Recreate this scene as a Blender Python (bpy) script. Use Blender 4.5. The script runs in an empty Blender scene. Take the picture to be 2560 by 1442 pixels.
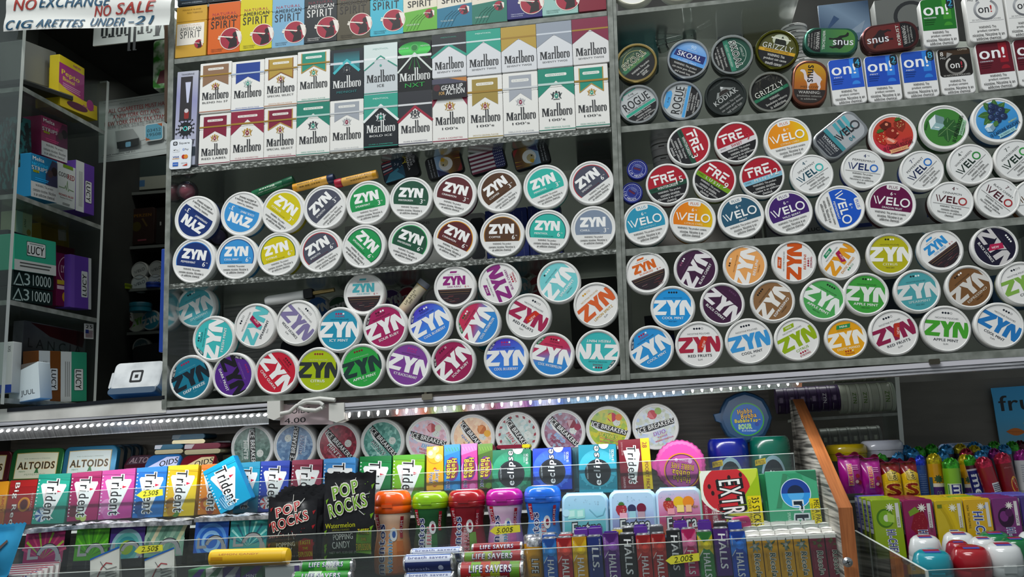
import bpy, math, random
from mathutils import Vector, Matrix
random.seed(11)
S = bpy.context.scene
COL = S.collection
# ---------------------------------------------------------------- camera
YAW, PIT, ROL, FPX = -0.1635, 0.1742, -0.0387, 2250.0
CAM = Vector((0.383, -1.2909, -0.277))
_f = Vector((math.sin(YAW)*math.cos(PIT), math.cos(YAW)*math.cos(PIT), math.sin(PIT)))
_r = Vector((math.cos(YAW), -math.sin(YAW), 0)); _u = _r.cross(_f)
RT = _r*math.cos(ROL) + _u*math.sin(ROL); UP = -_r*math.sin(ROL) + _u*math.cos(ROL); FW = _f
cd = bpy.data.cameras.new('camera'); cd.sensor_width = 36; cd.lens = FPX/2560*36
cd.clip_start = .02; cd.clip_end = 50
cam = bpy.data.objects.new('camera', cd); COL.objects.link(cam)
mw = Matrix.Identity(4)
for i in range(3):
    mw[i][0] = RT[i]; mw[i][1] = UP[i]; mw[i][2] = -FW[i]; mw[i][3] = CAM[i]
cam.matrix_world = mw; S.camera = cam
cd.dof.use_dof = True; cd.dof.focus_distance = 1.36; cd.dof.aperture_fstop = 14
# ---------------------------------------------------------------- world, lamps, exposure
W = bpy.data.worlds.new('world'); S.world = W; W.use_nodes = True
W.node_tree.nodes['Background'].inputs[0].default_value = (.86, .95, 1, 1)
W.node_tree.nodes['Background'].inputs[1].default_value = .30
S.view_settings.view_transform = 'Standard'; S.view_settings.look = 'None'
S.view_settings.exposure = -.1; S.view_settings.gamma = 1; S.view_settings.use_curve_mapping = False
S.cycles.transparent_max_bounces = 24; S.cycles.max_bounces = 8
def area(name, loc, target, sx, sy, power, color=(1, 1, 1)):
    l = bpy.data.lights.new(name, 'AREA'); l.shape = 'RECTANGLE'; l.size = sx; l.size_y = sy; l.energy = power; l.color = color
    o = bpy.data.objects.new(name, l); COL.objects.link(o); o.location = loc
    o.rotation_euler = (Vector(target)-Vector(loc)).to_track_quat('-Z', 'Y').to_euler(); return o
area('ceiling_tube_lamp', (-.1, -.85, 2.25), (-.05, -.1, -.1), 2.0, .35, 50, (1, 1, .98))
area('ceiling_tube_lamp', (-.9, -2.5, 2.7), (.1, 0, 0), 1.8, .35, 75, (.97, 1, 1))
area('stockroom_fill_light', (-.5, .10, .58), (-.48, .32, .1), .2, .05, .35, (.95, 1, .97))  # added fill above the opening, brightens the tax notice
area('stockroom_fill_light', (-.62, .44, .58), (-.6, .62, .1), .3, .05, .5, (.95, 1, .97))  # added weak fill that lifts the back shelves out of black
area('stockroom_fill_light', (.22, .75, .9), (.22, .2, .2), 1.7, .15, 19, (.97, 1, .96))  # added fill behind the cases, makes their back sheets glow
# ---------------------------------------------------------------- pixel rays of the photograph -> points in the shop
def ray(px, py): return RT*(px-1280) - UP*(py-721) + FW*FPX
def at(px, py, Y=0.0):
    d = ray(px, py); return CAM + d*((Y-CAM.y)/d.y)
def atx(px, py, X):
    d = ray(px, py); return CAM + d*((X-CAM.x)/d.x)
def atz(px, py, Z):
    d = ray(px, py); return CAM + d*((Z-CAM.z)/d.z)
def mmpx(px, py, Y=0.0): return (at(px+1, py, Y)-at(px, py, Y)).length
# ---------------------------------------------------------------- materials
def lin(h):
    c = [int(h[i:i+2], 16)/255 for i in (0, 2, 4)]
    return [x/12.92 if x <= .04045 else ((x+.055)/1.055)**2.4 for x in c]
MATS = {}
def nm(name):
    m = bpy.data.materials.new(name); m.use_nodes = True
    return m, m.node_tree.nodes, m.node_tree.links, m.node_tree.nodes['Principled BSDF']
def mat(h, rough=.38, metal=0.0, spec=.35, coat=0.0):
    k = (h, rough, metal, spec, coat)
    if k in MATS: return MATS[k]
    m, n, l, b = nm('print_'+h if not metal else 'metal_'+h)
    b.inputs['Base Color'].default_value = lin(h)+[1]
    b.inputs['Roughness'].default_value = rough; b.inputs['Metallic'].default_value = metal
    b.inputs['Specular IOR Level'].default_value = spec
    b.inputs['Coat Weight'].default_value = coat; b.inputs['Coat Roughness'].default_value = .12
    MATS[k] = m; return m
def litsheet(name, c1, c2, k):
    m = noisemat(name, c1, c2, (1, 1, 1), 4, 4, .3, 0, .3, .75); n, l = m.node_tree.nodes, m.node_tree.links; b = n['Principled BSDF']; t = n.new('ShaderNodeBsdfTranslucent'); x = n.new('ShaderNodeMixShader'); x.inputs[0].default_value = k
    l.new(b.inputs['Base Color'].links[0].from_socket, t.inputs[0]); l.new(b.outputs[0], x.inputs[1]); l.new(t.outputs[0], x.inputs[2]); l.new(x.outputs[0], n['Material Output'].inputs[0]); return m
def emit(name, color, strength):
    m, n, l, b = nm(name)
    b.inputs['Emission Color'].default_value = color+(1,); b.inputs['Emission Strength'].default_value = strength
    return m
def noisemat(name, c1, c2, scale=(1, 1, 1), sc=20, detail=4, rough=.5, metal=0, lo=.35, hi=.65, bump=0, kind='noise', spec=.4):
    m, n, l, b = nm(name)
    tc = n.new('ShaderNodeTexCoord'); mp = n.new('ShaderNodeMapping'); mp.inputs['Scale'].default_value = scale
    l.new(tc.outputs['Object'], mp.inputs[0])
    if kind == 'noise':
        t = n.new('ShaderNodeTexNoise'); t.inputs['Scale'].default_value = sc; t.inputs['Detail'].default_value = detail; o = t.outputs[0]
    else:
        t = n.new('ShaderNodeTexVoronoi'); t.inputs['Scale'].default_value = sc; o = t.outputs[0]
    l.new(mp.outputs[0], t.inputs['Vector'])
    r = n.new('ShaderNodeValToRGB'); r.color_ramp.elements[0].position = lo; r.color_ramp.elements[1].position = hi
    r.color_ramp.elements[0].color = lin(c1)+[1]; r.color_ramp.elements[1].color = lin(c2)+[1]
    l.new(o, r.inputs[0]); l.new(r.outputs[0], b.inputs['Base Color'])
    b.inputs['Roughness'].default_value = rough; b.inputs['Metallic'].default_value = metal; b.inputs['Specular IOR Level'].default_value = spec
    if bump:
        bp = n.new('ShaderNodeBump'); bp.inputs['Strength'].default_value = bump; bp.inputs['Distance'].default_value = .002
        l.new(o, bp.inputs['Height']); l.new(bp.outputs[0], b.inputs['Normal'])
    return m
def gradmat(stops, axis='Z', lo=-1.0, hi=1.0, ang=0.0):
    """print whose ink runs from one colour into the next along the object's own x or z axis"""
    k = ('grad', tuple(stops), lo, hi, ang)
    if k in MATS: return MATS[k]
    m, n, l, b = nm('blended_print')
    tc = n.new('ShaderNodeTexCoord'); sp = n.new('ShaderNodeSeparateXYZ'); l.new(tc.outputs['Object'], sp.inputs[0])
    a = n.new('ShaderNodeMath'); a.operation = 'MULTIPLY'; a.inputs[1].default_value = math.sin(math.radians(ang)); l.new(sp.outputs['X'], a.inputs[0])
    c = n.new('ShaderNodeMath'); c.operation = 'MULTIPLY_ADD'; c.inputs[1].default_value = math.cos(math.radians(ang)); l.new(sp.outputs['Z'], c.inputs[0]); l.new(a.outputs[0], c.inputs[2])
    mr = n.new('ShaderNodeMapRange'); mr.inputs['From Min'].default_value = lo; mr.inputs['From Max'].default_value = hi; l.new(c.outputs[0], mr.inputs['Value'])
    r = n.new('ShaderNodeValToRGB'); e = r.color_ramp.elements
    while len(e) < len(stops): e.new(.5)
    for i, s in enumerate(stops): e[i].position = i/(len(stops)-1); e[i].color = lin(s)+[1]
    l.new(mr.outputs[0], r.inputs[0]); l.new(r.outputs[0], b.inputs['Base Color'])
    b.inputs['Roughness'].default_value = .38; b.inputs['Specular IOR Level'].default_value = .35
    MATS[k] = m; return m
def acrylic(name, tint, haze, hazecol, rough=.05, gloss=1.0):
    m = bpy.data.materials.new(name); m.use_nodes = True; n = m.node_tree.nodes; l = m.node_tree.links; n.clear()
    o = n.new('ShaderNodeOutputMaterial'); t = n.new('ShaderNodeBsdfTransparent'); t.inputs[0].default_value = lin(tint)+[1]
    d = n.new('ShaderNodeBsdfDiffuse'); d.inputs[0].default_value = lin(hazecol)+[1]
    g = n.new('ShaderNodeBsdfGlossy'); g.inputs['Roughness'].default_value = rough
    f = n.new('ShaderNodeFresnel'); f.inputs[0].default_value = 1.47
    ml = n.new('ShaderNodeMath'); ml.operation = 'MULTIPLY'; ml.inputs[1].default_value = gloss; l.new(f.outputs[0], ml.inputs[0])
    a = n.new('ShaderNodeMixShader'); a.inputs[0].default_value = haze; l.new(t.outputs[0], a.inputs[1]); l.new(d.outputs[0], a.inputs[2])
    b = n.new('ShaderNodeMixShader'); l.new(ml.outputs[0], b.inputs[0]); l.new(a.outputs[0], b.inputs[1]); l.new(g.outputs[0], b.inputs[2])
    l.new(b.outputs[0], o.inputs[0]); return m
ACR = acrylic('clear_acrylic', 'eef3f1', .02, '9aa09c', .06, .4)
ACRH = acrylic('hazy_acrylic', 'e8ecea', .12, '8f9894', .18, .6)
ACRD = acrylic('smoky_acrylic', '8d9490', .5, '4a4f4c', .12, .8)
EDGE = noisemat('sawn_acrylic_edge', '4a4e49', 'c3c7c1', (.7, 1, 1.3), 230, 3, .35, 0, .48, .72, .25)
EDGED = noisemat('polished_acrylic_edge', '6a6f68', '969a94', (1, 1, 1), 60, 3, .3, 0, .35, .8)
EDGEL = mat('c9cfc9', .3)
FOIL = noisemat('crinkled_foil', '8e9094', 'f2f3f5', (1, 1, 1), 230, 3, .22, .75, .35, .65, .5)
ALU = noisemat('brushed_aluminium', '8b8c90', 'c2c3c8', (2, 60, 60), 16, 3, .4, .15, .3, .7)
STEEL = mat('b9bbbd', .25, 1)
WHT, BLK = 'e6e6e3', '17181a'
# ---------------------------------------------------------------- lettering: outlines of each character, kept once
GL = {}
def _bodymesh(s, bold):
    c = bpy.data.curves.new('lettering', 'FONT'); c.body = s; c.size = 1; c.resolution_u = 3; c.offset = bold
    o = bpy.data.objects.new('lettering', c); me = o.to_mesh()
    v = [(p.co.x, p.co.y) for p in me.vertices]; f = [tuple(p.vertices) for p in me.polygons]
    o.to_mesh_clear(); bpy.data.objects.remove(o); bpy.data.curves.remove(c)
    return v, f
_bar = None
def glyph(ch, bold):
    global _bar
    k = (ch, bold)
    if k not in GL:
        if _bar is None:
            v, _ = _bodymesh('||', 0); _bar = max(p[0] for p in v)
        v, f = _bodymesh(ch, bold) if ch != ' ' else ([], [])
        w, _ = _bodymesh('|'+ch+'|', 0)
        GL[k] = (v, f, max(p[0] for p in w)-_bar)
    return GL[k]
def textmesh(s, bold=0.0, track=0.0):
    V, F, x = [], [], 0
    for ch in s:
        v, f, a = glyph(ch, bold); o = len(V)
        V += [(p[0]+x, p[1]) for p in v]; F += [tuple(i+o for i in q) for q in f]; x += a+track
    return V, F
# ---------------------------------------------------------------- mesh builder: one M becomes one object
LAY = 2e-5
def rr(x0, y0, x1, y1, r, n=5):
    r = min(r, (x1-x0)/2*.999, (y1-y0)/2*.999); o = []
    for cx, cy, a in ((x1-r, y1-r, 0), (x0+r, y1-r, 90), (x0+r, y0+r, 180), (x1-r, y0+r, 270)):
        for i in range(n+1):
            t = math.radians(a+90*i/n); o.append((cx+r*math.cos(t), cy+r*math.sin(t)))
    return o
def circ(x, y, r, n=32, a0=0, a1=360):
    if a1-a0 == 360: return [(x+r*math.cos(2*math.pi*i/n), y+r*math.sin(2*math.pi*i/n)) for i in range(n)]
    return [(x+r*math.cos(math.radians(a0+(a1-a0)*i/n)), y+r*math.sin(math.radians(a0+(a1-a0)*i/n))) for i in range(n+1)]
class M:
    def __init__(s, y0=0.0, u=1.0):
        s.v = []; s.f = []; s.i = []; s.sm = []; s.m = []; s.y = y0; s.u = u; s.k = 0; s.n = 0; s.W = None; s.clip = None
    def mi(s, m):
        if isinstance(m, str): m = mat(m)
        if m not in s.m: s.m.append(m)
        return s.m.index(m)
    def face(s, pts, m, smooth=False):
        o = len(s.v); s.v += [tuple(p) for p in pts]; s.f.append(tuple(range(o, o+len(pts)))); s.i.append(s.mi(m)); s.sm.append(smooth)
    # ---- flat print on the front (local x, z; the front looks along -y)
    def put(s, V, F, m):
        s.k += 1; y = s.y-s.k*LAY; o = len(s.v); k = s.mi(m)
        if s.W:  # wrapped print is cut into small cells so that it follows the curve
            c = .0025/s.u; nV, nF = [], []
            for q in F:
                P = [[V[i] for i in q]]
                for ax in (0, 1):
                    R = []
                    for t in P:
                        i0, i1 = math.floor(min(p[ax] for p in t)/c), math.floor(max(p[ax] for p in t)/c)
                        R += [t] if i0 == i1 else [halfc(halfc(t, ax, c*i, 1), ax, c*(i+1), -1) for i in range(i0, i1+1)]
                    P = [t for t in R if len(t) > 2]
                for t in P: nF.append(tuple(range(len(nV), len(nV)+len(t)))); nV += t
            V, F = nV, nF
        s.v += [s.W(x*s.u, z*s.u, s.k*LAY*2.5) for x, z in V] if s.W else [(x*s.u, y, z*s.u) for x, z in V]; s.f += [tuple(i+o for i in q) for q in F]; s.i += [k]*len(F); s.sm += [False]*len(F)
    def pg(s, pts, m):
        if s.clip: pts = clipc(pts, s.clip)
        if len(pts) > 2: s.put(pts, [tuple(range(len(pts)))], m)
    def rc(s, x0, y0, x1, y1, m): s.pg([(x0, y0), (x1, y0), (x1, y1), (x0, y1)], m)
    def bd(s, x0, y0, x1, y1, m, n=10, vert=False):
        """a band cut into strips so that it can follow a curved side"""
        for i in range(n):
            k0 = s.k
            if vert: s.rc(x0, y0+(y1-y0)*i/n, x1, y0+(y1-y0)*(i+1)/n, m)
            else: s.rc(x0+(x1-x0)*i/n, y0, x0+(x1-x0)*(i+1)/n, y1, m)
            s.k = k0
        s.k += 1
    def di(s, x, y, r, m, n=28, a0=0, a1=360, ry=None):
        p = circ(x, y, r, n, a0, a1)
        if ry: p = [(a, y+(b-y)*ry/r) for a, b in p]
        s.pg(p, m)
    def ri(s, x, y, r0, r1, m, n=32, a0=0, a1=360):
        a = circ(x, y, r0, n, a0, a1); b = circ(x, y, r1, n, a0, a1); k = len(a); V = a+b
        full = a1-a0 == 360
        s.put(V, [(i, (i+1) % k, k+(i+1) % k, k+i) for i in range(k if full else k-1)], m)
    def same(s, k): s.n = (s.n+1) % 30; s.k = k+s.n*.15; return s
    def ln(s, pts, w, m):
        k = s.k
        for j, ((x0, y0), (x1, y1)) in enumerate(zip(pts, pts[1:])):
            dx, dy = x1-x0, y1-y0; L = math.hypot(dx, dy) or 1; nx, ny = -dy/L*w/2, dx/L*w/2; s.k = k+j*.2
            ex, ey = dx/L*w*.3, dy/L*w*.3
            s.put([(x0+nx-ex, y0+ny-ey), (x0-nx-ex, y0-ny-ey), (x1-nx+ex, y1-ny+ey), (x1+nx+ex, y1+ny+ey)], [(0, 1, 2, 3)], m)
    def tx(s, t, x, y, w, h, m, ang=0, bold=0.0, sh=0.0, al='c', track=0.0, outline=None, ow=.05):
        """text t fitted into a box w wide and h high about (x, y); None keeps the natural shape"""
        bold = min(bold, .03)+max(0, bold-.03)*.3; track = track+bold*1.1+(ow*1.1 if outline is not None else 0)
        if outline is not None: s._tx(t, x, y, w, h, outline, ang, bold*.75+ow*.75, sh, al, track, 0)
        s._tx(t, x, y, w, h, m, ang, 0, sh, al, track, bold*.6)
    def _tx(s, t, x, y, w, h, m, ang, off, sh, al, track, dx):
        R, _ = textmesh(t, 0, track); V, F = textmesh(t, off, track)
        if not R: return
        R = [(a+b*sh, b) for a, b in R]
        x0 = min(p[0] for p in R); x1 = max(p[0] for p in R); y0 = min(p[1] for p in R); y1 = max(p[1] for p in R)
        sy = h/(y1-y0) if h else None; sx = w/(x1-x0) if w else sy
        if sy is None: sy = sx
        cx = {'c': (x0+x1)/2, 'l': x0, 'r': x1}[al]; cy = (y0+y1)/2; ca, sa = math.cos(math.radians(ang)), math.sin(math.radians(ang)); k0 = s.k
        for j, d in enumerate((-dx, dx) if dx > .003 else (0,)):
            o = []
            for a, b in V: a = (a+d+b*sh-cx)*sx; b = (b-cy)*sy; o.append((x+a*ca-b*sa, y+a*sa+b*ca))
            s.k = k0+j*.5; s.put(o, F, m)
    def warn(s, lines, x, y, h, gap, wid, m, ang=0, bold=.012):
        ca, sa = math.cos(math.radians(ang)), math.sin(math.radians(ang)); mx = max(len(a) for a in lines)
        for i, a in enumerate(lines):
            s.tx(a, x+sa*gap*i, y-ca*gap*i, wid*len(a)/mx, h*(1.25 if any(c in a for c in 'gpqy.') else 1), m, ang, bold)
    # ---- solids
    def prism(s, out, y0, y1, front, side=None, bev=0.0, back=None):
        """outline in x, z pushed from y0 (front) to y1 with a softened front edge"""
        side = side or front; n = len(out); cx = sum(p[0] for p in out)/n; cz = sum(p[1] for p in out)/n
        def off(d):
            r = []
            for x, z in out:
                L = math.hypot(x-cx, z-cz) or 1; r.append((x-(x-cx)/L*d, z-(z-cz)/L*d))
            return r
        R = [(off(bev), y0), (off(bev*.3), y0+bev*.3), (out, y0+bev)] if bev else [(out, y0)]
        R += [(out, y1-bev), (off(bev), y1)] if bev else [(out, y1)]
        s.face([(x, y0, z) for x, z in R[0][0]], front)
        for (a, ya), (b, yb) in zip(R, R[1:]):
            for i in range(n):
                j = (i+1) % n; s.face([(a[i][0], ya, a[i][1]), (a[j][0], ya, a[j][1]), (b[j][0], yb, b[j][1]), (b[i][0], yb, b[i][1])], side, n > 12)
        s.face([(x, R[-1][1], z) for x, z in reversed(R[-1][0])], back or side)
    def box(s, x0, x1, y0, y1, z0, z1, m, top=None, front=None, left=None):
        p = lambda *a: [(x0 if i & 1 == 0 else x1, y0 if i & 2 == 0 else y1, z0 if i & 4 == 0 else z1) for i in a]
        for q, mm in (((0, 1, 5, 4), front), ((3, 2, 6, 7), None), ((2, 0, 4, 6), left), ((1, 3, 7, 5), None), ((4, 5, 7, 6), top), ((2, 3, 1, 0), None)):
            s.face(p(*q), mm or m)
    def lathe(s, prof, mats, n=40, axis='y', c=(0, 0, 0), sx=1.0):
        """profile [(radius, position)] turned about the local y (or z, x) axis"""
        def P(r, t, a):
            A, B = r*math.cos(a)*sx, r*math.sin(a)
            return {'y': (c[0]+A, c[1]+t, c[2]+B), 'z': (c[0]+A, c[1]+B, c[2]+t), 'x': (c[0]+t, c[1]+A, c[2]+B)}[axis]
        for q in range(len(prof)-1):
            m = mats[q] if isinstance(mats, (list, tuple)) else mats
            (r0, t0), (r1, t1) = prof[q], prof[q+1]
            for i in range(n):
                a, b = 2*math.pi*i/n, 2*math.pi*(i+1)/n
                if r0 < 1e-7: s.face([P(0, t0, 0), P(r1, t1, a), P(r1, t1, b)], m, True)
                elif r1 < 1e-7: s.face([P(r0, t0, a), P(r0, t0, b), P(0, t1, 0)], m, True)
                else: s.face([P(r0, t0, a), P(r0, t0, b), P(r1, t1, b), P(r1, t1, a)], m, True)
    def tube(s, pts, r, m, n=8):
        P = [Vector(p) for p in pts]; rings = []
        for i, p in enumerate(P):
            d = (P[min(i+1, len(P)-1)]-P[max(i-1, 0)]).normalized(); a = d.orthogonal().normalized(); b = d.cross(a)
            rings.append([p+(a*math.cos(2*math.pi*k/n)+b*math.sin(2*math.pi*k/n))*r for k in range(n)])
        for A, B in zip(rings, rings[1:]):
            for k in range(n): s.face([A[k], A[(k+1) % n], B[(k+1) % n], B[k]], m, True)
        s.face(rings[0], m); s.face(rings[-1], m)
    def sheet(s, fn, nu, nv, m, smooth=True):
        """grid surface fn(u, v) -> point"""
        o = len(s.v); s.v += [tuple(fn(i/nu, j/nv)) for j in range(nv+1) for i in range(nu+1)]; k = s.mi(m)
        for j in range(nv):
            for i in range(nu):
                a = o+j*(nu+1)+i; s.f.append((a, a+1, a+nu+2, a+nu+1)); s.i.append(k); s.sm.append(smooth)
    def build(s, name, parent=None, mtx=None):
        me = bpy.data.meshes.new(name); me.from_pydata(s.v, [], s.f)
        for m in s.m: me.materials.append(m)
        me.polygons.foreach_set('material_index', s.i); me.polygons.foreach_set('use_smooth', s.sm)
        if any(s.sm):
            import bmesh
            b = bmesh.new(); b.from_mesh(me)
            bmesh.ops.remove_doubles(b, verts=[v for v in b.verts if any(f.smooth for f in v.link_faces)], dist=1e-6)
            b.to_mesh(me); b.free()
            me.set_sharp_from_angle(angle=math.radians(38))
        o = bpy.data.objects.new(name, me); COL.objects.link(o)
        if parent: o.parent = parent
        if mtx is not None: o.matrix_world = mtx
        return o
def halfc(pts, ax, v, sg):
    o = []
    for j, p in enumerate(pts):
        q = pts[j-1]; a, b = (q[ax]-v)*sg, (p[ax]-v)*sg
        if (a >= 0) != (b >= 0): t = a/(a-b); o.append((q[0]+(p[0]-q[0])*t, q[1]+(p[1]-q[1])*t))
        if b >= 0: o.append(p)
    return o
def clipc(pts, C):
    """cut a convex polygon to a convex outline"""
    n = len(C); out = list(pts)
    for i in range(n):
        a, b = C[i], C[(i+1) % n]; inp, out = out, []
        if not inp: return []
        ins = lambda p: (b[0]-a[0])*(p[1]-a[1])-(b[1]-a[1])*(p[0]-a[0]) >= 0
        for j, p in enumerate(inp):
            q = inp[j-1]
            if ins(p) != ins(q):
                d1 = (b[0]-a[0])*(q[1]-a[1])-(b[1]-a[1])*(q[0]-a[0]); d2 = (b[0]-a[0])*(p[1]-a[1])-(b[1]-a[1])*(p[0]-a[0]); t = d1/(d1-d2)
                out.append((q[0]+(p[0]-q[0])*t, q[1]+(p[1]-q[1])*t))
            if ins(p): out.append(p)
    return out
# ---------------------------------------------------------------- things, frames, copies
def tag(o, label, cat, group=None, kind=None):
    if label: o['label'] = label
    if cat: o['category'] = cat
    if group: o['group'] = group
    if kind: o['kind'] = kind
    return o
def thing(name, label, cat, mtx, group=None):
    o = bpy.data.objects.new(name, None); o.empty_display_size = .02; COL.objects.link(o); o.matrix_world = mtx
    return tag(o, label, cat, group)
def struct(m, name, mtx=None): return tag(m.build(name, None, mtx), None, None, None, 'structure')
def dup(root, mtx, label, group=None):
    r = root.copy(); COL.objects.link(r); r.matrix_world = mtx; r['label'] = label
    if group: r['group'] = group
    for ch in root.children:
        c = ch.copy(); COL.objects.link(c); c.parent = r; c.matrix_parent_inverse = ch.matrix_parent_inverse
        for g in ch.children:
            d = g.copy(); COL.objects.link(d); d.parent = c
    return r
def mtx(o, u, v):
    """local x along u, local z along v, front looking along -(v x u)"""
    u = u.normalized(); v = (v-u*v.dot(u)).normalized(); y = v.cross(u); m = Matrix.Identity(4)
    for i in range(3): m[i][0] = u[i]; m[i][1] = y[i]; m[i][2] = v[i]; m[i][3] = o[i]
    return m
def frame(tl, tr, bl, Y=0.0, lean=0.0, P=at):
    """front panel from three corners in the photograph standing at depth Y, its top tipped back by lean.
    Origin bottom centre; returns matrix, width, height"""
    a, b, c = P(*tl, Y+lean), P(*tr, Y+lean), P(*bl, Y)
    u = b-a; w = u.length; u.normalize(); v = a-c; v = v-u*v.dot(u); h = v.length; v.normalize()
    return mtx(a-v*h+u*(w/2), u, v), w, h
def facing(px, py, ang, Y=0.0, tiltx=0.0, tiltz=0.0):
    """matrix at a pixel on depth Y whose local x axis appears turned by ang degrees in the photograph"""
    c = at(px, py, Y); e = at(px+40*math.cos(math.radians(ang)), py-40*math.sin(math.radians(ang)), Y)
    u = e-c; a = math.atan2(u.z, u.x)
    return Matrix.Translation(c) @ Matrix.Rotation(tiltz, 4, 'Z') @ Matrix.Rotation(tiltx, 4, 'X') @ Matrix.Rotation(-a, 4, 'Y')
# ================================================================ the setting
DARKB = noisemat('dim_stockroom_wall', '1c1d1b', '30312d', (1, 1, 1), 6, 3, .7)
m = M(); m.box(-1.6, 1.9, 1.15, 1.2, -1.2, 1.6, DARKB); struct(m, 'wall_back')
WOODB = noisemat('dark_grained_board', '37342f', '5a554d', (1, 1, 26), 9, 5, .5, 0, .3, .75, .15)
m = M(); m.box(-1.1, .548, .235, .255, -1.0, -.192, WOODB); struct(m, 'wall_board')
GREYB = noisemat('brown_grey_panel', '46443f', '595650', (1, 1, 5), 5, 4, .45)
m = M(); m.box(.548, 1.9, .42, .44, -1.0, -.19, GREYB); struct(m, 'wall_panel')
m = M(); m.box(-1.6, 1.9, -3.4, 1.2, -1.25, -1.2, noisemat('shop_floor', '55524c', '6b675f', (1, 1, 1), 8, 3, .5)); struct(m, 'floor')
m = M(); m.box(-1.0, -.372, .05, 1.15, .60, .64, DARKB); struct(m, 'ceiling_light_block')  # unseen slab added to keep overhead light out of the opening
m = M(); m.box(-.372, -.352, .19, 1.15, -.2, .62, DARKB); struct(m, 'wall_right_light_block')  # added to close the stockroom side against ambient light
m = M(); m.box(-.86, -.83, -.02, 1.15, -.25, .62, DARKB); struct(m, 'wall_left_light_block')  # unseen wall added to stop ambient light behind the side rack
def ledge(m, a, b, tha, thb, Y0, Y1, face, edge, under=None):
    """a long slab whose front edge runs between two points of the photograph, thickness in pixels at either end"""
    A, B = at(*a, Y0), at(*b, Y0); C, D = at(a[0], a[1]+tha, Y0), at(b[0], b[1]+thb, Y0); k = Vector((0, Y1-Y0, 0))
    m.face([A, B, B+k, A+k], face); m.face([C, D, D+k, C+k], under or face); m.face([C, D, B, A], edge)
    m.face([A, A+k, C+k, C], edge); m.face([B, B+k, D+k, D], edge); m.face([A+k, B+k, D+k, C+k], face)
def upright(m, a, b, wa, wb, Y0, Y1, face, edge):
    """a standing panel whose front edge runs from pixel a (top) down to b, wa / wb pixels wide"""
    A, B = at(*a, Y0), at(*b, Y0); C, D = at(a[0]+wa, a[1], Y0), at(b[0]+wb, b[1], Y0); k = Vector((0, Y1-Y0, 0))
    m.face([A, C, D, B], edge); m.face([A, A+k, B+k, B], face); m.face([C, C+k, D+k, D], face); m.face([A, C, C+k, A+k], edge); m.face([B, D, D+k, B+k], edge); m.face([A+k, C+k, D+k, B+k], face)
CB = litsheet('glow_back_sheet', '8d918b', 'c3c7c0', .5)  # clear back made pale and translucent so the added fill glows through
CD_ = .17
# ---- left display case
cs = thing('acrylic_display_case', 'clear acrylic display case of four shelves with cigarette packs above round tins', 'display case', Matrix.Translation(at(1000, 1000, .05)))
def kid(m, name, par, label=None):
    o = m.build(name); o.parent = par; o.matrix_parent_inverse = par.matrix_world.inverted()
    if label: o['label'] = label
    return o
for a, b, ta, tb, ed in (((436, 20), (720, -12), 6, 6, EDGED), ((436, 148), (1517, 27), 12, 11, EDGED), ((424, 424), (1528, 318), 15, 12, EDGE), ((416, 711), (1541, 621), 13, 13, EDGE), ((404, 1004), (1551, 936), 15, 15, EDGED)):
    m = M(); ledge(m, a, b, ta, tb, 0, CD_, ACRH, ed); kid(m, 'shelf', cs)
m = M(); upright(m, (424, -30), (404, 1022), 14, 12, -.001, CD_+.005, ACRH, EDGED); kid(m, 'side_panel', cs)
m = M(); upright(m, (1517, -30), (1552, 950), 13, 13, -.001, CD_+.005, ACRH, EDGED); kid(m, 'side_panel', cs)
def backsheet(a, b, c, d, Y, th, mt):
    m = M(); P = [at(*p, 0)+Vector((0, Y, 0)) for p in (a, b, c, d)]; k = Vector((0, th, 0))
    m.face(P, mt); m.face([p+k for p in P], mt)
    for i in range(4): m.face([P[i], P[(i+1) % 4], P[(i+1) % 4]+k, P[i]+k], mt)
    return m
kid(backsheet((438, -30), (1516, -30), (1552, 950), (419, 1022), CD_+.006, .004, CB), 'back_panel', cs)
# ---- right display case
cs2 = thing('acrylic_display_case', 'clear acrylic display case of oval and round tins right of the cigarette packs', 'display case', Matrix.Translation(at(2050, 900, .05)))
for a, b, ta, tb, ed in (((1532, 29), (2000, -22), 11, 9, EDGED), ((1546, 317), (2620, 215), 15, 17, EDGED), ((1560, 623), (2620, 537), 17, 19, EDGED), ((1566, 934), (2640, 866), 14, 20, EDGED)):
    m = M(); ledge(m, a, b, ta, tb, .0005, CD_, ACRH, ed); kid(m, 'shelf', cs2)
m = M(); upright(m, (1531, -30), (1566, 950), 8, 9, -.001, CD_+.005, ACRH, EDGED); kid(m, 'side_panel', cs2)
m = M(); upright(m, (2640, -30), (2700, 900), 8, 9, -.001, CD_+.005, ACRH, EDGED); kid(m, 'side_panel', cs2)
kid(backsheet((1540, -30), (2640, -30), (2700, 880), (1574, 950), CD_+.006, .004, CB), 'back_panel', cs2)
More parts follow.
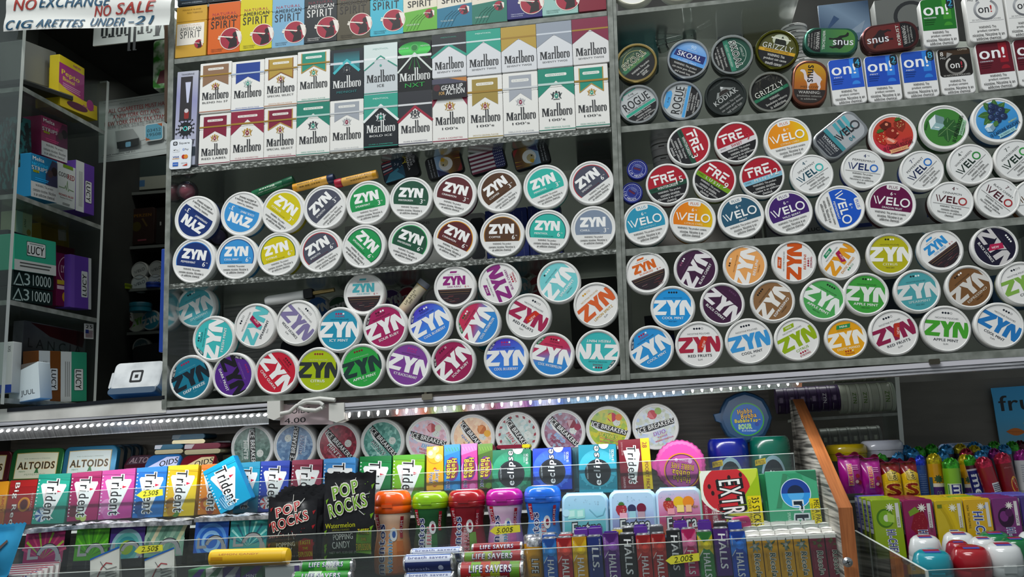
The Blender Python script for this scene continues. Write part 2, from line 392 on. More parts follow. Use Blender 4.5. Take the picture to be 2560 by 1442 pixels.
# ---- white ledge, lamps
WH = noisemat('scuffed_white_laminate', 'a9a8a2', 'd8d7d2', (1, 1, 1), 14, 4, .45, 0, .25, .6)
m = M(); ledge(m, (-60, 1026), (415, 999), 32, 32, 0, .30, WH, WH); tag(m.build('shop_ledge'), 'scuffed white laminate ledge under the opening beside the display case', 'ledge')
m = M(); ledge(m, (404, 1020), (2700, 880), 8, 8, .012, .23, noisemat('grey_underside', '4a4a47', '6a6a66', (1, 6, 1), 9, 3, .5), WOODB); struct(m, 'trim_ledge')
ALUL = mat('c6c5cc', .4)
LEDW = emit('white_diode', (1, .99, .96), 14); REFL = noisemat('reflector_painted_streaks', '8f9298', 'd8dadf', (90, 1, 1), 4, 2, .2, .85, .3, .7)  # pale streaks in the reflector colour stand in for mirrored diodes
def ledstrip(label, a, b, hA, hB, lens, n, dw, dh, ymid, refl, Y0, ends, ridg):
    """a, b: top edge of the housing in the photograph; hA / hB its height; lens: pixel offset of the diode line"""
    t = thing('led_strip_light', label, 'light strip', Matrix.Translation(at((a[0]+b[0])/2, (a[1]+b[1])/2, Y0+.01)))
    m = M(); n0 = ridg
    for i in [0]+list(range(n0//2, n0)):  # ridged extrusion: every other rib stands forward
        f0, f1 = (i/n0, (i+.8)/n0) if i else (0, .42); f0 = max(f0, .44) if i else 0; y = Y0-(.0012 if i % 2 == 0 else 0)
        P = [at(p[0], p[1]+h*f, y) for p, h, f in ((a, hA, f0), (b, hB, f0), (b, hB, f1), (a, hA, f1))]; m.face(P, ALU if i else ALUL)
        k = Vector((0, .002, 0)); m.face([P[3], P[2], P[2]+k, P[3]+k], ALU); m.face([P[0], P[1], P[1]+k, P[0]+k], ALU)
    P = [at(p[0], p[1]+h*f, Y0) for p, h, f in ((a, hA, 0), (b, hB, 0), (b, hB, 1), (a, hA, 1))]; k = Vector((0, .018, 0))
    m.face(P, ALU); m.face([P[0], P[1], P[1]+k, P[0]+k], ALU); m.face([P[3], P[2], P[2]+k, P[3]+k], ALU); m.face([p+k for p in P], ALU)
    m.face([P[0], P[3], P[3]+k, P[0]+k], ALU); m.face([P[1], P[2], P[2]+k, P[1]+k], ALU); kid(m, 'housing', t)
    la, lb, l0, l1 = lens; m = M()
    m.face([at(la[0], la[1]+l0, Y0+.004), at(lb[0], lb[1]+l0, Y0+.004), at(lb[0], lb[1]+l1, Y0+.016), at(la[0], la[1]+l1, Y0+.016)], REFL)
    m.face([at(la[0], la[1]+l0, Y0+.008), at(lb[0], lb[1]+l0, Y0+.008), at(lb[0], lb[1]+l1, Y0+.018), at(la[0], la[1]+l1, Y0+.018)], REFL); kid(m, 'reflector', t, 'bright metal reflector')
    m = M()
    for i in range(n):
        f = (i+.5)/n; x = la[0]+(lb[0]-la[0])*f; y = la[1]+(lb[1]-la[1])*f+ymid; c = at(x, y, Y0+.0025)
        e = mmpx(x, y, Y0); m.face([(c.x+dw*e/2*math.cos(q*math.pi/6), c.y-.0004+.0012*math.sin(q*math.pi/6), c.z+dh*e/2*math.sin(q*math.pi/6)) for q in range(12)], LEDW)
    kid(m, 'diode_row', t, 'row of glowing white diodes')
    CAP = mat('d4d3cd', .45)
    for (x0, y0, x1, y1) in ends:
        m = M(); c = [at(x0, y0, Y0-.004), at(x1, y0-2, Y0-.004), at(x1, y1-2, Y0-.004), at((x0+x1)/2, y1+6, Y0-.004), at(x0, y1, Y0-.004)]; k = Vector((0, .026, 0))
        m.face(c, CAP); m.face([p+k for p in c], CAP)
        for i in range(5): m.face([c[i], c[(i+1) % 5], c[(i+1) % 5]+k, c[i]+k], CAP)
        kid(m, 'end_cap', t, 'white plastic end cap')
    return t
def lamp(a, b, Y, power):
    A, B = at(*a, Y), at(*b, Y); c = (A+B)/2
    l = area('led_glow_lamp', c, c+Vector((0, -.13, -1)), (B-A).length, .006, power, (.97, .99, 1)); l.rotation_euler = mtx(c, B-A, Vector((0, -1, .25))).to_euler()
    R = Matrix.Identity(3); x = (B-A).normalized(); z = -(Vector((0, .22, -1))).normalized(); z = (z-x*z.dot(x)).normalized(); y = z.cross(x)
    for i in range(3): R[i][0] = x[i]; R[i][1] = y[i]; R[i][2] = z[i]
    l.rotation_euler = R.to_euler()
ledstrip('aluminium light strip with glowing diodes under the white ledge', (-40, 1058), (690, 1006), 17, 16, ((-40, 1070), (672, 1026), 4, 34), 41, 10, 6.5, 10, None, .002, ((668, 1003, 700, 1044),), 5)
ledstrip('long ridged aluminium light strip with its diode row under the tin cases', (838, 1009), (2640, 884), 24, 30, ((862, 1029), (2005, 946), 0, 21), 48, 6, 14, 9, None, .002, ((822, 1008, 860, 1050),), 7)
lamp((-20, 1104), (672, 1058), .008, .75); lamp((865, 1053), (2000, 970), .008, 1.15)
# small clips on the long lamp
for x, y in ((1069, 992), (2335, 904)):
    m = M(u=mmpx(x, y)); mm = mat('8d8778' if x < 2000 else '4d4a40', .4, .6)
    m.prism(rr(-13, -7, 13, 7, 2), -.004, .006, mm, None, .001); m.prism(rr(-10, 5, -4, 22, 1), .004, .008, mm)
    m.v = [(p[0]*m.u, p[1], p[2]*m.u) for p in m.v]; m.build('mounting_clip', None, facing(x, y, 4, 0))
    o = COL.objects[-1]; tag(o, 'tan metal mounting clip gripping the light strip below the middle tins' if x < 2000 else 'dark metal mounting clip on the light strip above the candy rolls', 'clip')
m = M(); P = [at(*p, -.004) for p in ((702, 1034), (724, 1030), (742, 1014), (768, 1004), (800, 1006), (812, 1016), (790, 1026), (760, 1024), (742, 1014), (760, 1002), (800, 996), (838, 1000))]
Q = []
for i in range(len(P)-1):
    for t in (0, .34, .67): Q.append(P[i].lerp(P[i+1], t))
m.tube(Q+[P[-1]], .0032, mat('c9c9c4', .5), 10); tag(m.build('power_cord'), 'white power cord looped between the two light strips', 'cord')
f, w, h = frame((702, 1012), (835, 1010), (702, 1062), .012)
m = M(); m.prism(rr(-w/2, 0, w/2, h, .001), 0, .0006, 'cdb9bd'); p = M(0); p.tx('OIDS', -w*.12, h*.72, w*.36, h*.3, BLK, 2, .0); p.tx('4.00', -w*.22, h*.22, w*.4, h*.26, BLK, 3)
t = thing('price_note', 'pink paper price note reading 4.00 behind the white cord', 'note', f); 
m.build('paper', t); p.build('lettering', t)
# ================================================================ wordmarks drawn as strokes
def zyn(p, x, y, w, h, c, c2=None, ribbon=None):
    """three heavy slanted letters in a box w by h about (x, y); c2 colours the last letter"""
    k = p.k; q = lambda pts, m: p.same(k).pg([(x-w/2+a/2.62*w, y-h/2+b*h) for a, b in pts], m)
    q([(.06, 1), (.93, 1), (.93, .77), (0, .77)], c); q([(.55, .79), (.93, .79), (.38, .21), (0, .21)], c); q([(0, .235), (.97, .235), (.90, 0), (0, 0)], c)
    q([(.93, 1), (1.26, 1), (1.50, .56), (1.24, .40)], c); q([(1.18, .48), (1.48, .52), (1.48, 0), (1.18, 0)], c); q([(1.48, 1), (1.79, 1), (1.47, .42), (1.24, .44)], c)
    d = c2 or c
    q([(1.70, .70), (1.84, .98), (2.0, .80), (2.0, 0), (1.70, 0)], d); q([(1.82, .96), (1.92, 1), (2.10, 1), (2.62, 0), (2.31, 0)], d); q([(2.36, 1), (2.64, 1), (2.64, 0), (2.60, 0), (2.36, .30)], d)
    k += 1
    if ribbon: q([(1.22, .30), (1.5, .06), (1.88, .98), (1.55, 1.04)], ribbon)
def zynr(p, x, y, w, h, c):
    """the plainer version with even strokes"""
    k = p.k; q = lambda pts: p.same(k).pg([(x-w/2+a/2.62*w, y-h/2+b*h) for a, b in pts], c)
    q([(.05, 1), (.86, 1), (.86, .74), (0, .74)]); q([(.46, .78), (.86, .78), (.42, .22), (0, .22)]); q([(0, .26), (.88, .26), (.83, 0), (0, 0)])
    q([(.80, 1), (1.14, 1), (1.40, .50), (1.16, .36)]); q([(1.12, .46), (1.42, .46), (1.42, 0), (1.12, 0)]); q([(1.42, 1), (1.72, 1), (1.42, .40), (1.2, .40)])
    q([(1.68, 1), (1.98, 1), (1.98, 0), (1.68, 0)]); q([(1.70, 1), (2.02, 1), (2.60, 0), (2.28, 0)]); q([(2.32, 1), (2.62, 1), (2.62, 0), (2.32, 0)])
def velo(p, x, y, w, h, c, c2=None):
    X = lambda a: x-w/2+a*w; Y = lambda b: y-h/2+b*h; t = h*.19
    for a in (0, .085): p.ln([(X(a+.01), Y(.95)), (X(a+.09), Y(.05))], t*.62, c)
    p.ln([(X(.175), Y(.05)), (X(.30), Y(1.0))], t*.9, c)
    p.rc(X(.35), Y(0), X(.40), Y(1), c)
    for b in (.09, .5, .91): p.rc(X(.35), Y(b)-t/2, X(.52), Y(b)+t/2, c)
    p.rc(X(.56), Y(0), X(.61), Y(1), c); p.rc(X(.56), Y(0), X(.71), Y(0)+t, c)
    p.ri(X(.865), Y(.5), h*.40, h*.58, c2 or c)
def fre(p, x, y, w, h, c):
    X = lambda a: x-w/2+a*w; Y = lambda b: y-h/2+b*h; t = h*.19
    p.rc(X(0), Y(1)-t, X(.36), Y(1), c); p.rc(X(.08), Y(0), X(.155), Y(.66), c); p.rc(X(.08), Y(.66)-t, X(.30), Y(.66), c)
    p.rc(X(.38), Y(0), X(.455), Y(.9), c); p.rc(X(.38), Y(.9)-t, X(.6), Y(.9), c); p.rc(X(.57), Y(.42), X(.645), Y(.86), c); p.rc(X(.44), Y(.36), X(.62), Y(.36)+t*.9, c); p.pg([(X(.5), Y(.4)), (X(.58), Y(.4)), (X(.68), Y(0)), (X(.59), Y(0))], c)
    p.rc(X(.70), Y(1)-t, X(1), Y(1), c); p.rc(X(.72), Y(0), X(.795), Y(.66), c); p.rc(X(.72), Y(.42), X(.95), Y(.42)+t, c); p.rc(X(.72), Y(0), X(.97), Y(t/h), c); p.rc(X(.72), Y(.66)-t*.2, X(.80), Y(.66), c)
_MW = [[(2, 0, 5, 62), (17.5, 0, 23.5, 62), (0, 0, 7, 3), (15.5, 0, 26, 3), (0, 59, 8, 62), (17, 59, 26, 62)],
       [(33, 0, 36.6, 44), (29, 45.5, 35, 50), (27.3, 3, 30.3, 23), (29, 23, 34, 27), (29, 0, 33.5, 4), (27.6, 37, 30.4, 46), (35, 0, 38.5, 3)],
       [(40.5, 0, 44.2, 50), (39.2, 0, 46, 3), (44, 45, 48.6, 50), (45.6, 38, 48.6, 46), (39.2, 47, 42, 50)],
       [(50.4, 0, 54.2, 100), (49, 0, 56, 3), (48.8, 97, 52, 100)],
       [(58, 0, 61.7, 100), (64.6, 6, 67.9, 44), (61, 45, 66.5, 50), (61, 0, 66.5, 5), (56.6, 97, 60, 100)],
       [(69.5, 6, 73, 44), (76, 6, 79.4, 44), (71.2, 45, 77.8, 50), (71.2, 0, 77.8, 5)],
       [(82, 0, 85.6, 50), (80.7, 0, 87.4, 3), (85, 45, 90, 50), (87, 38, 90, 46), (80.7, 47, 83, 50)],
       [(91, 6, 94.5, 44), (97.4, 6, 100.8, 44), (92.7, 45, 99, 50), (92.7, 0, 99, 5)]]
def marl(p, x, y, w, c, flip=False):
    """condensed slab-serif wordmark, w wide, standing on y"""
    h = w*.43; F = -1 if flip else 1; k = p.k
    for L in _MW:
        for a, b, d, e in L: p.same(k).rc(x+F*(-w/2+a/100.8*w), y+F*b/100*h, x+F*(-w/2+d/100.8*w), y+F*e/100*h, c)
    for t in (((3, 62), (9, 62), (15, 6), (12, 0)), ((11.6, 0), (13.6, 0), (20, 62), (18, 62))): p.same(k).pg([(x+F*(-w/2+a/100.8*w), y+F*b/100*h) for a, b in t], c)
def crest(p, x, y, s, gold, red):
    j = p.k
    for k in (-1, 1):
        p.k = j; p.di(x+k*s*.62, y+s*.15, s*.2, gold, 10, ry=s*.42); p.di(x+k*s*.5, y+s*.62, s*.17, gold, 8); p.ln([(x+k*s*.55, y-s*.2), (x+k*s*.85, y-s*.55)], s*.16, gold); p.ln([(x+k*s*.75, y+s*.1), (x+k*s*1.0, y+s*.5)], s*.12, gold)
    p.di(x, y, s*.36, red, 14, ry=s*.48); p.rc(x-s*.3, y+s*.5, x+s*.3, y+s*.62, gold); p.di(x, y+s*.78, s*.2, gold, 10); p.rc(x-s*.6, y-s*.72, x+s*.6, y-s*.6, gold); p.di(x, y, s*.15, 'e8e0d0', 8)
W3 = ['WARNING: This product', 'contains nicotine. Nicotine is', 'an addictive chemical.']
W4 = ['WARNING: This product', 'contains nicotine.', 'Nicotine is an addictive', 'chemical.']
WO = ['WARNING: This', 'product contains', 'nicotine. Nicotine is an', 'addictive chemical.']
def halfdisc(p, r, chord, m, up=True, n=40):
    a = math.degrees(math.asin(chord/r)); pts = circ(0, 0, r, n, a, 180-a) if up else circ(0, 0, r, n, 180-a, 360+a)
    p.pg(pts, m)
def shade(h, k):
    return ''.join('%02x' % max(0, min(255, int(int(h[i:i+2], 16)*k))) for i in (0, 2, 4))
# ================================================================ round tins
def tin(px, py, d, ang, label, side, draw, group, depth=.021, Y=0.0, lidcol='e4e4e1', style='pouch', name='pouch_tin', cat='tin', lidmat=None):
    R = d/2*mmpx(px, py, Y); g = facing(px, py, ang, Y, random.uniform(-.012, .012), random.uniform(-.012, .012))
    t = thing(name, label, cat, g, group); L = lidmat or mat(lidcol, .33, 0, .45); m = M()
    if style == 'pouch':
        m.lathe([(0, .0006), (.895*R, .0006), (.915*R, 0), (.965*R, 0), (.995*R, .0012), (R, .003), (R, .0095), (.985*R, .0098)], L, 48); y1 = .0096; rb = .982*R
    elif style == 'slim':
        m.lathe([(0, .0010), (.885*R, .0010), (.892*R, .0002), (.90*R, 0), (.925*R, 0), (.932*R, .0009), (.945*R, .0009), (.955*R, .0004), (.99*R, .0016), (R, .004), (R, .011), (.98*R, .0115)], L, 48); y1 = .0112; rb = .965*R
    else:
        m.lathe([(0, .0022), (.86*R, .0022), (.875*R, .0004), (.89*R, 0), (.97*R, 0), (R, .0015), (R, .007), (.985*R, .0075)], L, 48); y1 = .0073; rb = .975*R
    m.build('lid', t); m = M(); sm = side if not isinstance(side, str) else mat(side, .42)
    m.lathe([(rb*.99, y1), (rb, y1+.0008), (rb*.995, depth-.002), (rb*.96, depth), (0, depth)], sm, 48)
    m.build('tub', t)
    p = M({'pouch': .0006, 'slim': .0010}.get(style, .0022), R); draw(p, R); p.build('printed_label', t)
    return t
def us(col, flav, mg, ring=None, fc='f0f0ee'):
    def f(p, R):
        if ring: halfdisc(p, .82, -.29, ring); halfdisc(p, .785, -.29, col)
        else: halfdisc(p, .815, -.29, col)
        zynr(p, -.03, .27, 1.12, .44, 'f2f2f0'); p.tx(flav, -.58, -.09, min(.68, .085*len(flav)), .085, fc, 0, .03, 0, 'l')
        p.tx('15 NICOTINE POUCHES', -.58, -.215, .85, .045, shade(ring or col, .6), 0, 0, 0, 'l'); p.tx(mg, .50, -.11, None, .20, 'f2f2f0', 0, .02); p.tx('mg', .63, -.05, None, .05, 'f2f2f0')
        p.warn(W3, 0, -.41, .085, .13, 1.16, '1d1d1d')
    return f
def eu(bg, flav, sub='SLIM', dots='xxoo', fg='f1f1ef', dc=None, tc=None, fc=None, peel=None, top='NICOTINE POUCHES', strong=None, new=None, r=.86, extra=None):
    """full coloured disc with the wordmark running into the white rim"""
    def f(p, R):
        p.di(0, 0, r, gradmat(tuple(bg), 'Z', -.75*R, .75*R, -18) if isinstance(bg, list) else bg, 48); b = bg[0] if isinstance(bg, list) else bg
        t = tc or shade(b, .45); D = dc or shade(b, .3)
        for i, ch in enumerate(dots):
            if ch == 'x': p.di(-.165+.11*i, .69, .045, D, 12)
            elif ch == 'w': p.di(-.165+.11*i, .69, .042, 'f0f0ee', 12)
            else: p.ri(-.165+.11*i, .69, .026, .042, 'eeeeec', 12)
        if strong: p.tx(strong, 0, .575, .42, .075, D, 0, .03)
        p.tx(top, 0, .44, .82, .06, t)
        if peel:
            p.pg(circ(0, 0, r, 14, 118, 165)+[(-.62, .40)], peel); p.tx('PEEL ME', -.60, .52, .30, .07, 'e4e4e0', 54, .02)
        p.clip = circ(0, 0, .93, 40); zyn(p, 0, 0, 2.0, .68, fg); p.clip = None
        if new: p.pg([(-.2, -.12), (.02, -.36), (.26, .28), (.02, .36)], new); p.tx('NEW', .03, .0, .3, .10, 'f0d8dc', 68, .03)
        p.tx(flav, 0, -.47, min(1.05, .105*len(flav)), .115, fc or 'f1f1ef', 0, .03)
        if sub: p.tx(sub, 0, -.625, None, .06, t)
        if extra: extra(p)
    return f
def euw(col, flav, sub='SLIM', dots='xxoo', fc='1d2430', dc='1d2430', tc='55585c', top='NICOTINE POUCHES', c2=None, new=None, low=None, chip=None):
    """white disc with a coloured wordmark cut by the edge of the label"""
    def f(p, R):
        p.di(0, 0, .875, 'e9e8e5', 48); p.ri(0, 0, .87, .88, 'c9c8c4', 48)
        if chip: p.pg([(-.30, .74), (.22, .74), (.16, .56), (-.36, .56)], chip); p.tx('MINI', -.07, .65, None, .09, 'e9e8e5', 0, .02)
        elif dots:
            for i, ch in enumerate(dots):
                if ch == 'x': p.di(-.165+.11*i, .68, .045, dc, 12)
                else: p.ri(-.165+.11*i, .68, .034, .045, dc, 12)
        p.tx(top, 0, .46, .92, .07, tc); p.clip = circ(0, 0, .875, 40); zyn(p, .0, .0, 1.74, .66, col, c2, new if new else None); p.clip = None
        if new: p.tx('NEW', .19, .02, .30, .10, 'f0d8d0', 68, .02)
        p.tx(flav, 0, -.47, min(1.0, .098*len(flav)), .11, fc, 0, .03)
        if low:
            for i, ch in enumerate(low[0]):
                if ch == 'x': p.di(-.165+.11*i, -.62, .043, low[1], 12)
                else: p.ri(-.165+.11*i, -.62, .032, .043, low[1], 12)
            if len(low) > 2: p.tx(low[2], 0, -.745, .5, .085, low[1], 0, .03)
        elif sub: p.tx(sub, 0, -.635, None, .07, '77797b')
    return f
def dusk(col, flav, chip, mgc):
    """white tin whose lower part shows a dark evening scene"""
    def f(p, R):
        p.di(0, 0, .87, 'e8e7e4', 48); p.pg([(-.20, .74), (.12, .74), (.08, .65), (-.24, .65)], chip); p.tx('NICOTINE POUCHES', -.05, .575, .55, .05, '66686a')
        zynr(p, -.03, .30, 1.06, .42, col); p.tx(flav, -.03, .01, .64, .085, col, 0, .03); p.tx('6', .50, .0, None, .10, mgc, 0, .04); p.tx('mg', .62, .0, None, .05, mgc)
        halfdisc(p, .80, -.10, '2a2126', False)
        for i in range(5): p.rc(-.74+.02*i, -.15-.05*i, .74-.02*i, -.125-.05*i, ('6d4a3a', '3a2c2a', '7a5c3c', '1e1a1c', '54403a')[i])
        for i in range(9): x = random.uniform(-.5, .5); z = -.42-.035*i; p.ln([(x-.12, z), (x+.12, z+.01)], .014, ('7d3b40', '8a4a44', '5b3240', '94807c')[i % 4])
    return f
def vplus(bg, flav, fc='eef0f0', tab=None):
    def f(p, R):
        mm = gradmat(tuple(bg), 'Z', -.7*R, .7*R, 90) if isinstance(bg, list) else bg
        halfdisc(p, .84, -.26, mm); p.pg(rr(-.27, .62, .27, .92, .09), 'e4e4e1'); p.tx('PLUS', 0, .73, .34, .12, tab or (bg[0] if isinstance(bg, list) else bg), 0, .02)
        p.tx('6', -.04, .45, None, .14, 'f1f1ef', 0, .03); p.tx('mg', .09, .45, None, .05, 'f1f1ef'); velo(p, 0, .12, 1.46, .34, 'f1f1ef'); p.tx(flav, .05, -.17, min(.8, .085*len(flav)), .085, fc, 0, .02)
        p.warn(['WARNING: This product contains', 'nicotine. Nicotine is an', 'addictive chemical.'], 0, -.40, .095, .145, 1.24, '1d1d1d')
    return f
def vwhite(mg, flav, c1, c2):
    def f(p, R):
        p.di(0, 0, .93, 'e3e4e2', 48); p.tx(mg, .0, .66, None, .17, c1, 0, .05); p.tx('mg', .16, .68, None, .06, c1); p.tx(flav, -.02, .42, min(1.05, .105*len(flav)), .10, '2a2e30', 0, .01)
        velo(p, -.02, .10, 1.38, .33, c1, c2); p.rc(-.8, -.165, .8, -.15, '4a4c4c'); p.warn(W4, 0, -.27, .09, .135, 1.08, '2a2a2a')
    return f
def fret(band, flav, mg, mc):
    def f(p, R):
        halfdisc(p, .90, -.12, 'a9182b'); halfdisc(p, .90, -.12, '1c1c1f', False); p.pg([(-.9, -.02), (.9, .02), (.88, -.2), (-.88, -.24)], band)
        fre(p, -.10, .33, 1.12, .46, 'efeeec'); p.tx(flav, -.02, -.10, min(.95, .105*len(flav)), .13, 'e8e8e4' if band != 'd9d4d6' else 'b0253c', 0, .01); p.tx('20 WHITE', -.68, -.11, .26, .07, shade(band, .6)); p.tx(mg, .58, .06, None, .30, mc, 0, .02)
        p.warn(W4, 0, -.34, .10, .145, 1.22, 'dededc')
    return f
# ================================================================ tins of the left case, upper tin shelf
G1, G2 = 'half-coloured tins on the shelf below the cigarettes', 'tins on the lowest shelf of the left case'
A = 'white round tin, '
NV, SK, YE, SL, GR, DG, MR, BR, TL = '15306f', '3a93d3', 'd0c20b', '4a4d5c', '1f9450', '1e4f3a', '5a2126', '533722', '32b3a4'
for px, py, d, ang, col, fl, mg, ring, lab in (
 (489, 545, 107, 146, NV, 'PEPPERMINT', '3', None, 'navy half turned upside down, PEPPERMINT 3'),
 (604, 534, 107, 160, SK, 'COOL MINT', '3', None, 'sky blue half turned upside down, COOL MINT 3'),
 (707, 527, 108, -36, YE, 'CITRUS', '3', None, 'plain yellow half with a 3, tilted clockwise'),
 (811, 517, 108, 45, SL, 'SMOOTH', '3', None, 'slate grey half with a 3 and no red rim, steeply tilted'),
 (919, 506, 109, 13, GR, 'SPEARMINT', '3', None, 'bright green half, SPEARMINT 3'),
 (1027, 496, 108, -3, DG, 'WINTERGREEN', '3', None, 'plain dark green half, WINTERGREEN 3'),
 (1136.5, 486, 109, -13, MR, 'CINNAMON', '3', None, 'plain maroon half, CINNAMON 3'),
 (1247.6, 475.6, 110, 36, BR, 'COFFEE', '3', None, 'plain brown half, COFFEE 3'),
 (1363.7, 465.6, 112, 22.5, TL, 'MENTHOL', '3', None, 'plain teal half, MENTHOL 3'),
 (1478.6, 456, 113, 37, SL, 'SMOOTH', '6', 'b3202c', 'slate half with red rim, SMOOTH 6, by the divider')):
    tin(px, py, d, ang, A+lab, shade(col, .8) if fl not in ('SMOOTH', 'WINTERGREEN', 'COFFEE', 'SPEARMINT') else 'a9aba8', us(col, fl, mg, ring), G1)
for px, py, d, ang, col, fl, mg, ring, lab in (
 (483.7, 651, 108, -7, NV, 'PEPPERMINT', '6', '2a78c8', 'navy half with bright blue rim, PEPPERMINT 6'),
 (591, 643, 106, 1, SK, 'COOL MINT', '6', '17407e', 'sky blue half with navy rim, COOL MINT 6, upright'),
 (694.7, 634.6, 107, 17, YE, 'CITRUS', '6', '2f5a33', 'yellow half with dark green rim and a 6'),
 (801, 626, 108, 32.5, SL, 'SMOOTH', '6', 'b3202c', 'slate half with red rim, SMOOTH 6, in the lower row'),
 (908.8, 615.8, 109, -44, GR, 'SPEARMINT', '6', '1d4a3c', 'bright green half with dark rim, SPEARMINT 6, turned clockwise'),
 (1023.7, 607, 108, -20, DG, 'WINTERGREEN', '6', '22a055', 'dark green half with light green rim, WINTERGREEN 6'),
 (1136.8, 597, 110, -25, MR, 'CINNAMON', '6', 'e09a1c', 'maroon half with orange rim, CINNAMON 6'),
 (1255, 586.7, 112, 1.5, BR, 'COFFEE', '6', 'b88336', 'brown half with tan rim, COFFEE 6'),
 (1368.7, 578.5, 112, -2, TL, 'MENTHOL', '6', '1d4f52', 'teal half with dark rim, MENTHOL 6'),
 (1483.6, 569.7, 114, 2, '7f8ea2', 'CHILL', '3', None, 'pale grey-blue half, CHILL 3')):
    tin(px, py, d, ang, A+lab, shade(col, .8) if fl in ('CITRUS', 'COOL MINT') else 'a9aba8', us(col, fl, mg, ring), G1)
